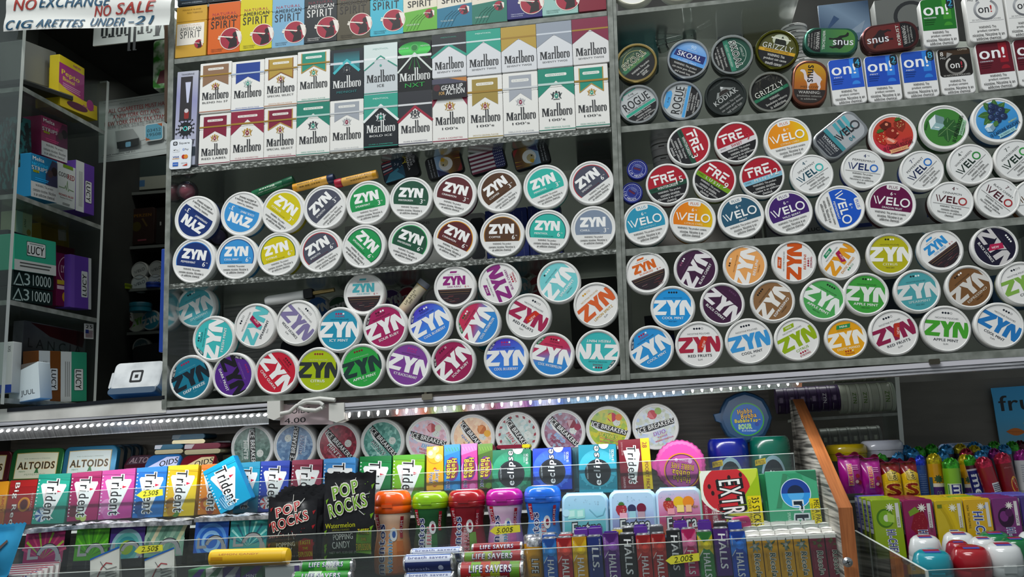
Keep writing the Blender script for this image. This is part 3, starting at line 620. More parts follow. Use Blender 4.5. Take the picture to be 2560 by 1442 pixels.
# ================================================================ lowest shelf of the left case
WG = 'c3c6c2'; TQ = '45b4c0'; FM = '3cb8b8'
for px, py, d, ang, side, dr, lab, Y in (
 (475.4, 944.6, 108, 27, WG, eu('14758f', 'DEEP FREEZE', 'SLIM', 'xxxx', '14202a', 'a2184a', '5aa7ba', None, '16242c'), 'round tin with dark blue-green face and black letters, DEEP FREEZE', 0),
 (582, 937.7, 107, -69, WG, eu('522585', 'DARK FROST', 'SLIM', 'xxxx', '17161c', '8a1f6a', '8b66ad', None, '1a1822'), 'round tin with purple face and black letters, DARK FROST, turned on its side', 0),
 (690, 930, 110, -52, 'b02a3a', eu('c81f36', 'CHILI GUAVA', None, 'xxxx', 'f1f1ef', '5a0f1c', '6e1420', strong='STRONG'), 'round tin with scarlet face, CHILI GUAVA, tilted clockwise', 0),
 (794.5, 924.7, 110, 0, 'a8b83a', eu('a9bd12', 'CITRUS', 'SLIM', 'xxxx', '2c3233', '8a2a2a', 'd4dc8c'), 'round tin with lime face and charcoal letters, CITRUS', 0),
 (904.4, 916, 111, 17, WG, eu('2da344', 'APPLE MINT', 'SLIM', 'xxxx', '1f3b36', '7c2424', '9bd2a4'), 'round tin with bright green face and dark green letters, APPLE MINT', 0),
 (1020, 911, 113, -14, 'a894bd', eu('7d3f95', 'ICY BLACKCURRANT', None, 'xxxx', 'f1f1ef', 'b02a86', '4c2363', strong='EXTREME'), 'round tin with violet face and white letters, ICY BLACKCURRANT', 0),
 (1132.4, 903.4, 112, 44, '9a2a58', eu('9c1f53', 'SOUR RUBY', None, 'xxxo', 'f1f1ef', '4a1028', '5a1430', None, '2a1420'), 'round tin with crimson face, SOUR RUBY, in the bottom row', 0),
 (1264.6, 894.7, 113, 2, '3a5fc0', eu(['2f86dc', '3f7fe0', '4a3cc0'], 'COOL BLUEBERRY', None, 'xxxw', 'f1f1ef', 'b0206a', '22347e', None, '2a2a78', strong='STRONG'), 'blue and indigo round tin, COOL BLUEBERRY, upright in the bottom row', 0),
 (1379.5, 887, 113, -11, 'b03a58', eu(['2f86d0', '3a8cd4', 'b8305a', 'c82f52'], 'COOL WATERMELON', None, 'xxxw', 'f1f1ef', '5a1626', '6a1a30', None, '23683c', strong='STRONG'), 'red over blue round tin, COOL WATERMELON, in the bottom row', 0),
 (1495, 879, 114, 178, '4aa7a7', eu(FM, 'FRESH MINT', None, 'xxxw', 'f1f1ef', '7c1f3a', '1e6a6c', None, '1d5a5e', strong='STRONG'), 'turquoise round tin turned upside down, FRESH MINT', 0),
 (533.6, 846, 108, 80, '3aa0a4', eu(FM, 'FRESH MINT', None, 'xxww', 'f1f1ef', '1c3d4a', '1e6a6c', None, '1d5a5e', strong='MEDIUM'), 'turquoise round tin standing on its side, FRESH MINT', .0),
 (637, 813.6, 106, 66, WG, euw('5cc0c4', 'SPEARMINT', 'SLIM', 'xxoo', new='a3164c'), 'white round tin with turquoise letters and a magenta NEW ribbon, SPEARMINT', .0),
 (742.6, 806, 109, -48, WG, euw('7f75a0', 'VIOLET LICORICE', 'SLIM', 'xxoo'), 'white round tin with lavender letters, VIOLET LICORICE', 0),
 (847.5, 823.5, 110, 1, '4a9fb0', eu('2191b0', 'ICY MINT', None, 'xxxw', 'f1f1ef', 'a3205a', '125468', strong='STRONG'), 'round tin with teal-blue face, ICY MINT', 0),
 (962, 816, 112, 24, '9a2a58', eu('a5215c', 'SOUR RUBY', None, 'xxww', 'f1f1ef', '4a1028', '5a1430', None, '2a1420', strong='MEDIUM'), 'round tin with crimson face, SOUR RUBY, in the middle row', 0),
 (1074.4, 807, 112, 29, '4a50b8', eu(['2f86dc', '3f7fe0', '4a3cc0'], 'COOL BLUEBERRY', None, 'xxww', 'f1f1ef', '1c2268', '22347e', None, '2a2a78', strong='MEDIUM'), 'blue and indigo round tin, COOL BLUEBERRY, tilted in the middle row', 0),
 (1195, 806.5, 113, 58, 'b03a58', eu(['2f86d0', '3a8cd4', 'b8305a', 'c82f52'], 'COOL WATERMELON', None, 'xxww', 'f1f1ef', '1e5a34', '6a1a30', None, '23683c', strong='MEDIUM'), 'red over blue round tin, COOL WATERMELON, steeply tilted in the middle row', 0),
 (1321, 789.8, 115, -29, WG, euw('a3234e', 'RED FRUITS', 'SLIM', 'xxoo', new='c8301c'), 'white round tin with crimson letters, RED FRUITS, in the left case', 0),
 (1490.6, 761.6, 116, 41, WG, euw('d8602c', 'LEMON SPRITZ', 'SLIM', 'xxoo', fc='c79a16', dc='d09a1c', tc='cda046'), 'white round tin with orange letters, LEMON SPRITZ', 0),
 (488.7, 767.4, 99, 26, '5aa0a8', eu('4fb0bc', 'SPEARMINT', 'MINI DRY', 'xxww', 'eef2f0', '1d2c34', '2b6a74', fc='c4e2e2'), 'pale turquoise round tin, SPEARMINT, up in the corner of the lowest shelf', .03),
 (909.4, 735, 103, 3, 'a9c4c6', dusk('4fb6c0', 'AQUA BREEZE', '4fb6c0', 'b8303c'), 'white round tin with turquoise letters over a dark evening scene', .01),
 (1136.6, 716.7, 106, 3, 'b9b4b8', dusk('8d2277', 'DARK PURPLE', '8d2277', 'c03a2c'), 'white round tin with magenta letters over a dark evening scene, DARK PURPLE', 0),
 (1248, 708, 107, 112, WG, euw('8a2a7c', 'BLACK CHERRY', None, None, '8a2a7c', chip='8a2a7c', low=('xxxo', 'b3203c', 'STRONG')), 'white round tin with purple letters standing on end, BLACK CHERRY', 0),
 (1396.5, 704, 110, 52, '9accce', eu('76cdd0', 'SPEARMINT', 'MINI DRY', 'xwww', 'f1f3f1', '1c2a30', '33767c', fc='f0f4f2'), 'pale aqua round tin, SPEARMINT, beside the lemon tin', 0)):
    tin(px, py, d, ang, lab, side, dr, G2, Y=Y, style='slim')
# ================================================================ right case, third shelf
G3, G4, G5 = 'pouch tins in the upper half of the right case', 'pouch tins in the lowest shelf of the right case', 'tobacco tins on the top shelf of the right case'
def mango(p):
    p.pg([(-.3, .70), (.36, .70), (.30, .50), (-.36, .50)], '1f8a4c'); p.tx('MINI', 0, .60, .34, .1, 'e9ece2', 0, .02); [p.di(-.165+.11*i, -.61, .04, 'a3241c' if i < 3 else 'efe6d0', 10) for i in range(4)]; p.tx('STRONG', 0, -.73, .42, .08, 'a3241c', 0, .03); p.tx('NICOTINE POUCHES', 0, .44, .66, .05, '7a5a14')
for px, py, d, ang, side, dr, lab in (
 (1617.4, 681, 111, 21, 'a8a29a', dusk('d5641c', 'SUNRISE', 'd5641c', 'c03a2c'), 'white round tin with orange letters over a night scene'),
 (1739.8, 672, 112, 61, 'b7b2b6', eu('3f1c3c', 'BLACK CHERRY', None, 'xxww', 'e6e3e4', '8a4a6a', '6a3a62'), 'dark plum round tin, BLACK CHERRY, letters climbing steeply, upper row'),
 (1863, 663, 112, 77, 'b8895a', eu('e9a45c', 'BELLINI', 'MINI DRY', 'xxow', 'efece8', '3a2a1c', '8a5a2c'), 'peach round tin, BELLINI'),
 (1985.7, 653.6, 113, 89, 'b9a79a', euw('cf520f', 'BELLINI', None, None, 'cf520f', chip='cf520f', low=('xxxo', 'a8203c', 'STRONG')), 'white round tin with burnt orange letters on end, BELLINI STRONG'),
 (2099.5, 648.8, 105, 53, 'd99a2c', euw('e39a1c', 'EXOTIC MANGO', None, None, 'd8901c', chip='1c8a5a', new='a3164c', low=('xxoo', '1c8a5a')), 'white round tin with amber letters and magenta NEW ribbon, EXOTIC MANGO'),
 (2225, 635, 116, 0, 'b8b67a', eu('b5b012', 'CITRUS', 'MINI DRY', 'xxww', 'efefe8', '1f2416', '5a5a14', fc='eceabc'), 'mustard yellow round tin, CITRUS MINI DRY'),
 (2352, 625, 117, 37, '4a9ac4', dusk('2f8fd0', 'COOL BREEZE', '2f8fd0', 'c0304c'), 'white round tin with blue letters over a dark evening scene, COOL BREEZE'),
 (2488, 616, 120, -52, '2a2a30', eu('16122c', 'BLACK LICORICE', None, 'wwww', 'c9c6c6', None, '3a3448', new='b01c4c'), 'black round tin with red NEW ribbon, BLACK LICORICE'),
 (1682, 768.5, 113, 0, WG, eu('1f93d8', 'COOL MINT', 'MINI DRY', 'xxxx', 'eef0f0', '12202c', '145080'), 'sky blue round tin upright, COOL MINT MINI DRY, first in the middle row'),
 (1806, 760, 113, -40, 'b7b2b6', eu('3f1c3c', 'BLACK CHERRY', None, 'xxxx', 'e6e3e4', '5a3056', '5a3056'), 'dark plum round tin, BLACK CHERRY, tilted clockwise in the middle row'),
 (1932, 752, 113, 53, 'b5aa9a', eu('8a6540', 'ESPRESSINO', 'MINI DRY', 'xxxx', 'e9e6e0', '1d1712', '3f2c18'), 'coffee brown round tin with four dark dots, ESPRESSINO, nearer the plum tin'),
 (2058.5, 748, 115, -29, 'a5b8a0', eu('4ba654', 'APPLE MINT', 'MINI DRY', 'xxxx', 'e9eee8', '14261a', '1f5a2a'), 'green round tin, APPLE MINT, tilted clockwise beside the brown tin'),
 (2166, 735, 116, -4, 'a5b8a0', eu('3f9f3c', 'APPLE MINT', 'MINI DRY', 'xxww', 'e4e9e2', '14261a', '1f5a22'), 'green round tin upright with white letters, APPLE MINT MINI DRY'),
 (2294.5, 727, 118, 8, '8aa8aa', eu('4a9fa6', 'SPEARMINT', 'MINI DRY', 'xxww', 'd9dddb', '15282c', '2a666c', fc='bcd2d2'), 'dull turquoise round tin, SPEARMINT, right case'),
 (2424, 716.8, 120, 40, 'a8a59c', eu('75502c', 'ESPRESSINO', 'MINI DRY', 'xxww', 'd3d0ca', '1d1712', '3f2c18', fc='cfc6b8'), 'coffee brown round tin with two dark dots, ESPRESSINO, near the black tin'),
 (2556, 708, 122, 20, 'aab392', euw('7fae48', 'CITRUS', 'SLIM', 'xxoo'), 'white round tin with pale green letters cut off by the picture edge'),
 (1627.4, 869.6, 116, 32, WG, eu('2b93d6', 'COOL MINT', None, 'xxxw', 'eceeee', 'a8184c', '13558a', None, '12304a', strong='STRONG'), 'sky blue round tin tilted, COOL MINT STRONG, first in the bottom row'),
 (1748, 861, 121, 3, WG, euw('a8243f', 'RED FRUITS', 'SLIM', 'xxxo', new='c8301c'), 'white round tin with crimson letters, RED FRUITS, upright, beside the tilted blue tin'),
 (1873, 853, 121, 13, WG, euw('3b97d6', 'COOL MINT', 'SLIM', 'xxxx'), 'white round tin with blue letters, COOL MINT, four dark dots'),
 (1993, 848, 115, 27, WG, euw('93b010', 'CITRUS', None, None, '8aa818', chip='93b010', low=('xxxo', 'a8203c', 'STRONG')), 'white round tin with lime letters, CITRUS STRONG'),
 (2116, 846, 108, 11, 'c8901c', eu('e3a010', 'EXOTIC MANGO', None, '', 'efece2', 'a3241c', '7a5a14', fc='f2ecd0', top='', extra=mango), 'amber round tin, EXOTIC MANGO'),
 (2235.5, 831, 125, 20, 'a87a86', euw('8f1c48', 'RED FRUITS', 'SLIM', 'xxxo', new='b8301c'), 'white round tin with wine red letters, RED FRUITS, beside the amber tin'),
 (2366, 822, 127, -5, 'a9b0a4', euw('44a02c', 'APPLE MINT', 'SLIM', 'xxxo'), 'white round tin with green letters, APPLE MINT'),
 (2499.7, 813.5, 127, -28, 'a9b4b8', euw('1f77bd', 'COOL MINT', 'SLIM', 'xxxo'), 'white round tin with blue letters, COOL MINT, last in the bottom row')):
    tin(px, py, d, ang, lab, side, dr, G4, style='slim')
# ================================================================ right case, second shelf
VW = 'b9bdbb'
for px, py, d, ang, side, dr, lab in (
 (1722, 363.7, 109, -66, '2a2a2c', fret('1d4a38', 'WINTERGREEN', '3', 'e8e8e4'), 'red and black round tin turned on its side, WINTERGREEN 3'),
 (1840.7, 354.8, 110, 21, '6a1a28', fret('d9d4d6', 'SWEET', '9', 'c02a3c'), 'red and black round tin with a white band, SWEET 9'),
 (1970, 348, 121, 14, 'd9d8d4', vplus(['e08a12', 'e8920f', 'e3b80c'], 'CITRUS CHILL', 'f2e2b0', 'c05a1c'), 'white round tin with orange half, CITRUS CHILL, high on its shelf'),
 (1668.5, 460, 109, 16, '6a1a28', fret('1d4a38', 'WINTERGREEN', '15', 'e8e8e4'), 'red and black round tin with dark green band, WINTERGREEN 15'),
 (1786.4, 449.8, 110, -33, '7a9a1c', fret('6f9a1a', 'L U S H', '9', 'e8e8e4'), 'red and black round tin with lime band, LUSH 9'),
 (1905.5, 441, 113, 17, '4a8aa4', fret('83b9d0', 'M I N T', '12', 'e8e8e4'), 'red and black round tin with pale blue band, 12'),
 (2030, 435.6, 109, 34, '3a8a8c', vwhite('4', 'SPEARMINT', '1c4a5c', '3fb9b4'), 'plain white round tin with turquoise O, SPEARMINT 4'),
 (2158, 422, 109, -7, '2a3a7a', vwhite('4', 'PEPPERMINT', '1f2f62', '2a6fc8'), 'plain white round tin with blue O, PEPPERMINT 4, lettering level'),
 (2305.6, 426, 111, 45, '22408a', vwhite('7', 'PEPPERMINT', '1c2a52', '2572c8'), 'plain white round tin with blue O, PEPPERMINT 7, lettering climbing'),
 (2427, 410, 114, 45, '24482c', vwhite('4', 'WINTERGREEN', '1b2e28', '2a8a3a'), 'plain white round tin with green O, WINTERGREEN 4'),
 (2543.5, 399, 116, 42, '24482c', vwhite('7', 'WINTERGREEN', '1b3228', '2c9a3c'), 'plain white round tin, WINTERGREEN 7, cut off by the picture edge'),
 (2378.6, 504.5, 114, -9, '3a1c1e', vwhite('4', 'CINNAMON', '4a1620', 'a83434'), 'plain white round tin with dull red O, CINNAMON 4'),
 (2495, 494.5, 115, -37, '3a1a22', vwhite('7', 'BLACK CHERRY', '4a1424', 'a8262c'), 'plain white round tin with red O tilted clockwise, BLACK CHERRY 7'),
 (2590, 498, 116, 10, 'a8622c', vwhite('4', 'CITRUS', '5a3a14', 'c87a1c'), 'white and orange-brown round tin showing only its side at the picture edge'),
 (1614, 558, 116, 14, '3a8088', vplus('2b93b4', 'SPEARMINT', '8ec4d4'), 'white round tin with light blue half, SPEARMINT'),
 (1732, 549.5, 117, -5, 'b87a1c', vplus(['e07a12', 'e88a0f', 'e0b80c'], 'CITRUS CHILL', 'f2e2b0', 'c05a1c'), 'white round tin with orange half, CITRUS CHILL, resting on its shelf'),
 (1852.5, 540, 118, 18, '2a3a4a', vplus('27566f', 'MINT'), 'white round tin with steel blue half, MINT'),
 (1972.7, 530, 120, 19, '3a2452', vplus('3f1d6a', 'WILD BERRY'), 'white round tin with violet half, WILD BERRY'),
 (2101, 520, 124, -72, '2a5a9a', vplus('1554c0', 'PEPPERMINT'), 'white round tin with royal blue half turned on its side, PEPPERMINT'),
 (2228.5, 510, 126, -7, '5a1a34', vplus('620a42', 'DRAGON FRUIT'), 'white round tin with plum half, DRAGON FRUIT')):
    tin(px, py, d, ang, lab, side, dr, G3, depth=.024)
def leaf(p, x, y, a, l, w, c, vein=None):
    ca, sa = math.cos(math.radians(a)), math.sin(math.radians(a)); P = []
    for i in range(13):
        t = i/12; P.append((t*l, w*math.sin(math.pi*t)))
    for i in range(11, 0, -1): t = i/12; P.append((t*l, -w*math.sin(math.pi*t)))
    p.pg([(x+u*ca-v*sa, y+u*sa+v*ca) for u, v in P], c)
    if vein: p.ln([(x, y), (x+l*.9*ca, y+l*.9*sa)], w*.1, vein)
def berry(p, x, y, r, c, seed):
    p.pg([(x+r*a, y+r*b) for a, b in ((0, -1.15), (.6, -.6), (.85, .1), (.7, .6), (.2, .8), (-.3, .8), (-.75, .55), (-.85, 0), (-.55, -.65))], c)
    for i in range(14): p.di(x+r*random.uniform(-.55, .55), y+r*random.uniform(-.55, .55), r*.06, seed, 6)
    for i in range(5): leaf(p, x, y+r*.72, 20+35*i, r*.55, r*.14, '3f6a2a')
def cube(p, x, y, s, a):
    p.pg([(x-s, y+s*.5), (x, y+s), (x+s, y+s*.5), (x, y+s*.15)], 'dfe9ea'); p.pg([(x-s, y+s*.5), (x, y+s*.15), (x, y-s), (x-s*.9, y-s*.6)], a); p.pg([(x+s, y+s*.5), (x, y+s*.15), (x, y-s), (x+s*.9, y-s*.6)], shade(a, .8)); p.ln([(x-s*.6, y+s*.1), (x-s*.55, y-s*.4)], s*.1, 'eef4f4')
def straw(p, R):
    p.di(0, 0, .83, gradmat(('c0274a', 'c03a2c', 'b8452f'), 'Z', -.8*R, .8*R, 20), 44); berry(p, .42, .36, .3, '8a2a1c', 'e0c080'); berry(p, -.45, .05, .33, 'b02a1a', 'e8c890')
    p.pg([(-.38, -.02), (-.2, .05), (.1, -.3), (-.05, -.4), (-.35, -.32)], 'd8604a'); p.pg([(-.32, -.08), (-.2, -.04), (0, -.28), (-.1, -.34)], 'eab09a'); p.pg([(-.4, .6), (-.1, .72), (.1, .55), (0, .3), (-.3, .35)], '5a1c12'); p.di(-.02, .12, .26, '8a1c14', 14)
    for x, z, r in ((-.1, .55, .07), (.05, .2, .06), (.2, .02, .05)): p.di(x, z, r, 'd88a6a', 8)
    p.tx('10 CAFFEINE POUCHES', .05, -.50, 1.25, .17, '2c1214', 0, .03); p.pg([(-.38, -.6), (.45, -.6), (.40, -.68), (.45, -.76), (-.38, -.76), (-.33, -.68)], 'e3a878'); p.tx('STRAWBERRY BLAST', .03, -.68, .62, .07, '7a2a1c'); p.tx('ENERGY', .5, -.33, None, .08, '5a1a1c')
def spear(p, R):
    p.di(0, 0, .83, '3f7f35', 44); cube(p, .12, .34, .34, '8fb3b6')
    for a, l in ((200, .62), (255, .6), (10, .5), (150, .5), (300, .62), (335, .5)): leaf(p, -.02, -.10, a, l, .16, '2a5a2c', '7fa86a')
    p.tx('10 CAFFEINE POUCHES', .08, -.52, 1.2, .16, '12241a', 0, .03); p.pg([(-.2, -.62), (.55, -.62), (.5, -.7), (.55, -.78), (-.2, -.78), (-.14, -.7)], '9cc8a4'); p.tx('SPEARMINT', .16, -.7, .55, .09, '12301c', 0, .02); p.tx('ENERGY', -.1, .72, None, .08, '14301c')
def blueb(p, R):
    p.di(0, 0, .83, gradmat(('2f7fc0', '3f93d0', '5a9fd6'), 'Z', -.8*R, .8*R, 0), 44)
    for a in (160, 200, 20, -15, 100, 60): leaf(p, .05, .3, a, .66, .15, '3c6a34', '6f9a4a')
    for x, z in ((0, .45), (.22, .5), (-.12, .22), (.18, .22), (.36, .3), (.02, 0), (.3, .02), (.12, .62)): p.di(x, z, .15, '1f2f52', 16); p.di(x-.03, z+.04, .07, '4a6290', 10); p.di(x-.01, z+.02, .03, '12182c', 8)
    cube(p, -.42, -.14, .2, '9cc4dc'); leaf(p, -.25, -.2, 40, .3, .1, '4a7a3a'); p.tx('10 CAFFEINE POUCHES', .05, -.47, 1.3, .15, '14253c', 0, .03)
    p.pg([(-.35, -.57), (.45, -.57), (.40, -.65), (.45, -.73), (-.35, -.73), (-.3, -.65)], '9fd0d6'); p.tx('BLUEBERRY ICE', .05, -.65, .6, .08, '14404c', 0, .02); p.tx('ENERGY', .5, -.3, None, .07, 'cfd02c')
tin(2232.6, 338, 122, 17, 'red round tin picturing strawberries and cola ice', '5a1a1e', straw, G3, depth=.026)
tin(2361.5, 318, 125, 74, 'green round tin picturing an ice cube and mint leaves, lettering upright', '2a5a24', spear, G3, depth=.026)
tin(2493.5, 300, 129, 28, 'blue round tin picturing blueberries and ice cubes', '1c4a72', blueb, G3, depth=.028)
# two small lip balm pots, blue
def balm(p, R):
    p.ri(0, 0, .80, .84, 'b8bcd8', 30); p.ri(0, 0, .48, .51, '8f98c8', 24); p.rc(-.35, -.06, .3, .12, '5a1c3a')
    for i, ch in enumerate('LIP MEDEX'): a = -150+15*i; p.tx(ch, .66*math.cos(math.radians(a)), .66*math.sin(math.radians(a)), None, .19, 'd8dae8', a+90, .02)
    for i in range(10): a = 20+14*i; p.ln([(.58*math.cos(math.radians(a)), .58*math.sin(math.radians(a))), (.72*math.cos(math.radians(a)), .72*math.sin(math.radians(a)))], .03, '7a84bc')
    for i in range(4): p.rc(-.3, .2+.07*i, .3-.03*i, .225+.07*i, '8a94c4')
tin(1593, 423, 53, -15, 'small dark blue lip balm pot, upper of the pair by the divider', '1c2472', balm, 'blue lip balm pots', .016, 0, '1f2a80', 'pouch', 'lip_balm_pot', 'lip balm')
tin(1580, 481, 54, -32, 'small dark blue lip balm pot, lower of the pair by the divider', '1c2472', balm, 'blue lip balm pots', .016, 0, '1f2a80', 'pouch', 'lip_balm_pot', 'lip balm')
# ================================================================ top shelf tobacco tins with metal rims
def rimtin(px, py, d, ang, lab, side, rim, metal, draw):
    return tin(px, py, d, ang, lab, side, draw, G5, .024, 0, rim, 'rim', 'tobacco_tin', 'tin', mat(rim, .28, .9 if metal else 0, .5))
def wk(p, lines, x, y, h, gap, wid, c='cfcfca'): p.warn(lines, x, y, h, gap, wid, c, 0, .008)
def sk1(p, R):
    p.di(0, 0, .86, '2a4636', 44); halfdisc(p, .86, -.12, '1a1b1c', False); p.ri(0, 0, .63, .655, 'a09a5c', 40, -8, 188); p.pg([(-.75, -.10), (.75, -.10), (.8, .1), (-.8, .1)], '2f6a4a')
    p.tx('FINE CUT', 0, .44, .5, .10, '8fa070'); p.tx('CLASSIC STRAIGHT', 0, -.02, .95, .10, '8a9a4a'); p.tx('SKOAL', 0, .22, 1.30, .30, '17221c', 0, .02, .1, outline='d6d8bc', ow=.055); wk(p, ['WARNING: This product', 'can cause mouth', 'cancer.'], 0, -.30, .11, .17, 1.05)
    p.tx('A FINER BLEND SINCE 1934', 0, .73, .9, .06, '9a9c78')
def sk2(p, R):
    halfdisc(p, .86, -.20, gradmat(('5f9fdc', '4f8fd4', '8fb8e4'), 'Z', -.5*R, .9*R, 0)); halfdisc(p, .86, -.20, '1a1b1d', False); p.tx('90', .02, .62, None, .18, 'bcd4ee', 0, .02); p.tx('ANNIVERSARY', .02, .46, .5, .05, 'c4d6ec')
    p.pg([(-.70, .32), (.74, .36), (.76, -.02), (-.74, .0)], '1f2a6a'); p.tx('SKOAL', 0, .17, 1.18, .25, 'e0e2e6', 0, .02); p.tx('LONG CUT', 0, -.06, .45, .06, 'b8cfe8'); p.tx('CLASSIC MINT', 0, -.145, .9, .075, 'cfe0f0', 0, .02); wk(p, ['WARNING: This product', 'can cause gum disease', 'and tooth loss'], 0, -.36, .105, .17, 1.15)
def sk3(p, R):
    p.di(0, 0, .86, '1f4a3c', 44); halfdisc(p, .86, -.25, '1a1b1c', False); p.rc(-.80, -.25, .80, -.02, '2f7a62'); p.ri(0, 0, .63, .655, 'a8b8ac', 40, -2, 182); p.tx('LONG CUT', 0, .48, .5, .10, 'c3cec4'); p.tx('CLASSIC WINTERGREEN', 0, -.15, 1.15, .10, 'bcd0c4')
    p.tx('SKOAL', 0, .18, 1.34, .28, '16201c', 0, .03, .1, outline='dde0da', ow=.06); wk(p, ['WARNING: This product', 'is not a safe alternative', 'to cigarettes.'], 0, -.40, .10, .16, 1.2)
def griz(top, band, bc, olive):
    def f(p, R):
        halfdisc(p, .87, -.06, top); halfdisc(p, .87, -.06, '19191a', False); p.rc(-.86, -.16, .86, .0, band); p.tx('WINTERGREEN POUCHES' if olive else 'LONG CUT WINTERGREEN', 0, -.08, 1.15, .09, bc, 0, .02)
        if olive:
            p.di(.05, .5, .38, 'b9bfa8', 26, ry=.30); p.pg([(-.2, .28), (-.2, .52), (-.05, .62), (0, .5), (.1, .72), (.2, .55), (.3, .5), (.36, .28)], '1c2018'); p.rc(-.4, .54, .5, .60, 'd4d6c4')
        else:
            for i in range(30): x, z = random.uniform(-.6, .6), random.uniform(.1, .7); p.ln([(x, z), (x+.07, z+.12)], .02, '3a3a30' if i % 2 else '4c4a40')
            p.di(0, .45, .22, '121212', 16); p.tx('PREMIUM TOBACCO', 0, .75, .9, .07, '8a8a84')
        p.tx('GRIZZLY', 0, .14, 1.42, .27, 'd3d4ca', 0, .0, 0, outline='121411', ow=.05)
        if olive: wk(p, ['WARNING: This', 'product can cause', 'mouth cancer.'], .03, -.30, .13, .20, 1.05, 'd8d8d2')
        else: wk(p, ['WARNING:', 'Smokeless tobacco', 'is addictive.'], .03, -.30, .12, .19, 1.05, 'c8c8c2')
    return f
def rogue(c, mg, hexa):
    def f(p, R):
        p.di(0, 0, .87, 'b3b7b8', 44); halfdisc(p, .87, -.32, '1b1b1d', False); p.rc(-.80, -.30, .80, -.16, c); p.rc(-.84, -.33, .84, -.315, 'b8bcbc')
        P = [(-.42, .78), (.32, .78), (.44, .58), (.30, .50), (-.30, .50), (-.52, .60)]
        if hexa: p.pg(P, c)
        else: p.ln(P[-1:]+P[:2], .05, c); p.ln(P[3:5], .02, '4a4c4c')
        p.tx(mg+' mg', -.05, .62, None, .12, '26282a', 0, .02); p.tx('ROGUE', 0, .18, 1.36, .42, '1f2124', 0, .025); p.tx('NICOTINE ON DEMAND', 0, -.10, 1.3, .075, '3a3c3e', 0, .01)
        wk(p, ['WARNING: This product', 'contains nicotine.', 'Nicotine is an addictive', 'chemical.'], 0, -.40, .085, .125, 1.05, 'cfcfcc')
    return f
def kod(p, R):
    p.di(0, 0, .87, '1e2422', 44); p.ri(0, 0, .84, .86, '2f3836', 44); p.pg([(-.45, .12), (-.2, .38), (-.05, .30), (.1, .55), (.3, .35), (.5, .18), (.62, .12)], '8b8f8d'); p.pg([(-.25, .16), (-.15, .3), (.05, .34), (.25, .28), (.35, .12)], '2a2522'); p.pg([(.02, .45), (.1, .55), (.2, .44), (.1, .40)], 'c9cbca')
    p.tx('LONG CUT WINTERGREEN', 0, .70, .9, .06, '5a625e'); p.tx('KODIAK', 0, -.03, 1.32, .24, 'b2b4b2', 0, .05); wk(p, ['WARNING: This product', 'can cause gum disease', 'and tooth loss.'], 0, -.36, .115, .18, 1.2, 'a8aaa8')
rimtin(1591, 156.4, 105, 40, 'round tobacco tin with gold rim and green face, tilted upwards', '2a2f2c', 'a8925a', True, sk1)
rimtin(1720.4, 146.4, 107, -19, 'round tobacco tin with silver rim and light blue face, CLASSIC MINT', '2a3a52', 'b4b8ba', True, sk2)
rimtin(1830.6, 135.8, 108, -72, 'round tobacco tin with silver rim and dark green face turned on its side', '2c3430', 'b0b4b2', True, sk3)
rimtin(1943, 123, 110, -12, 'olive green round tobacco tin with a yellow band, WINTERGREEN POUCHES', '35361a', '5c5c1c', True, griz('4c4d1e', 'c79a24', '2a2410', True))
rimtin(1595.4, 259.6, 104, 33, 'silver round tin with mint green stripe over a black warning', '20342e', 'aeb2b2', True, rogue('2f9d84', '-3', False))
rimtin(1703.7, 250.7, 106, 78, 'silver round tin with sky blue stripe standing on end', '24406a', 'aeb2b4', True, rogue('4a9bd4', '6', True))
rimtin(1814, 239.6, 106, 36, 'charcoal round tobacco tin with grey lettering and a mountain', '23282a', '252b29', False, kod)
rimtin(1926.7, 229, 111, 28, 'black round tobacco tin with a thin silver rim and green band', '2c2f2c', 'a5a69c', True, griz('1d1d1b', '1f6b4c', '8fc0a4', False))
for px, lab in ((1584, 'white round tin showing only its lower edge above the gold-rimmed tin'), (1695, 'white round tin showing only a sliver above the light blue tobacco tin')):
    tin(px, -38 if px < 1600 else -47, 111, 8, lab, 'bdbdb4', lambda p, R: (p.di(0, 0, .87, 'e6e6e2', 40), p.warn(['contains nicotine.', 'is an addictive'], 0, -.5, .08, .12, .6, '2a2a2a')), G5, lidcol='d9d8c8', style='slim')
# ================================================================ cigarette packs
PK = 'cigarette packs on the upper shelves'
def pack(tl, tr, bl, label, front, draw, side=None, depth=.022, Y=0.0, lean=0.0, name='cigarette_pack', cat='cigarette pack', group=PK, topm=None, r=.0012, flap=True, film=None):
    f, w, h = frame(tl, tr, bl, Y, lean); t = thing(name, label, cat, f, group); m = M(); sd = mat(side or front, .35)
    fm = mat(front, .3, 0, .4, .25); w -= .0006
    if flap:
        z = h*.70; m.prism(rr(-w/2, 0, w/2, z, r, 2), 0, depth, fm, sd, .0007); m.build('box_body', t)
        m = M(); m.prism(rr(-w/2, z+.0002, w/2, h, r, 2), -.0001, depth, fm, mat(topm, .4) if topm else sd, .0007); m.build('flip_lid', t)
    else:
        m.prism(rr(-w/2, 0, w/2, h, r, 2), 0, depth, fm, sd, .0008); m.build('box_body', t)
        if topm:
            m = M(); m.box(-w/2+.001, w/2-.001, .001, depth-.001, h, h+.0003, mat(topm, .3)); m.build('top_flap', t)
    p = M(-.0002); draw(p, w, h); p.build('printed_face', t)
    return t
GOLD, SIL, K = '9c7a2c', 'c9ccd0', '25282c'
def mword(p, w, h, z, wd=.84, c=K): marl(p, 0, h*z, w*wd, c)
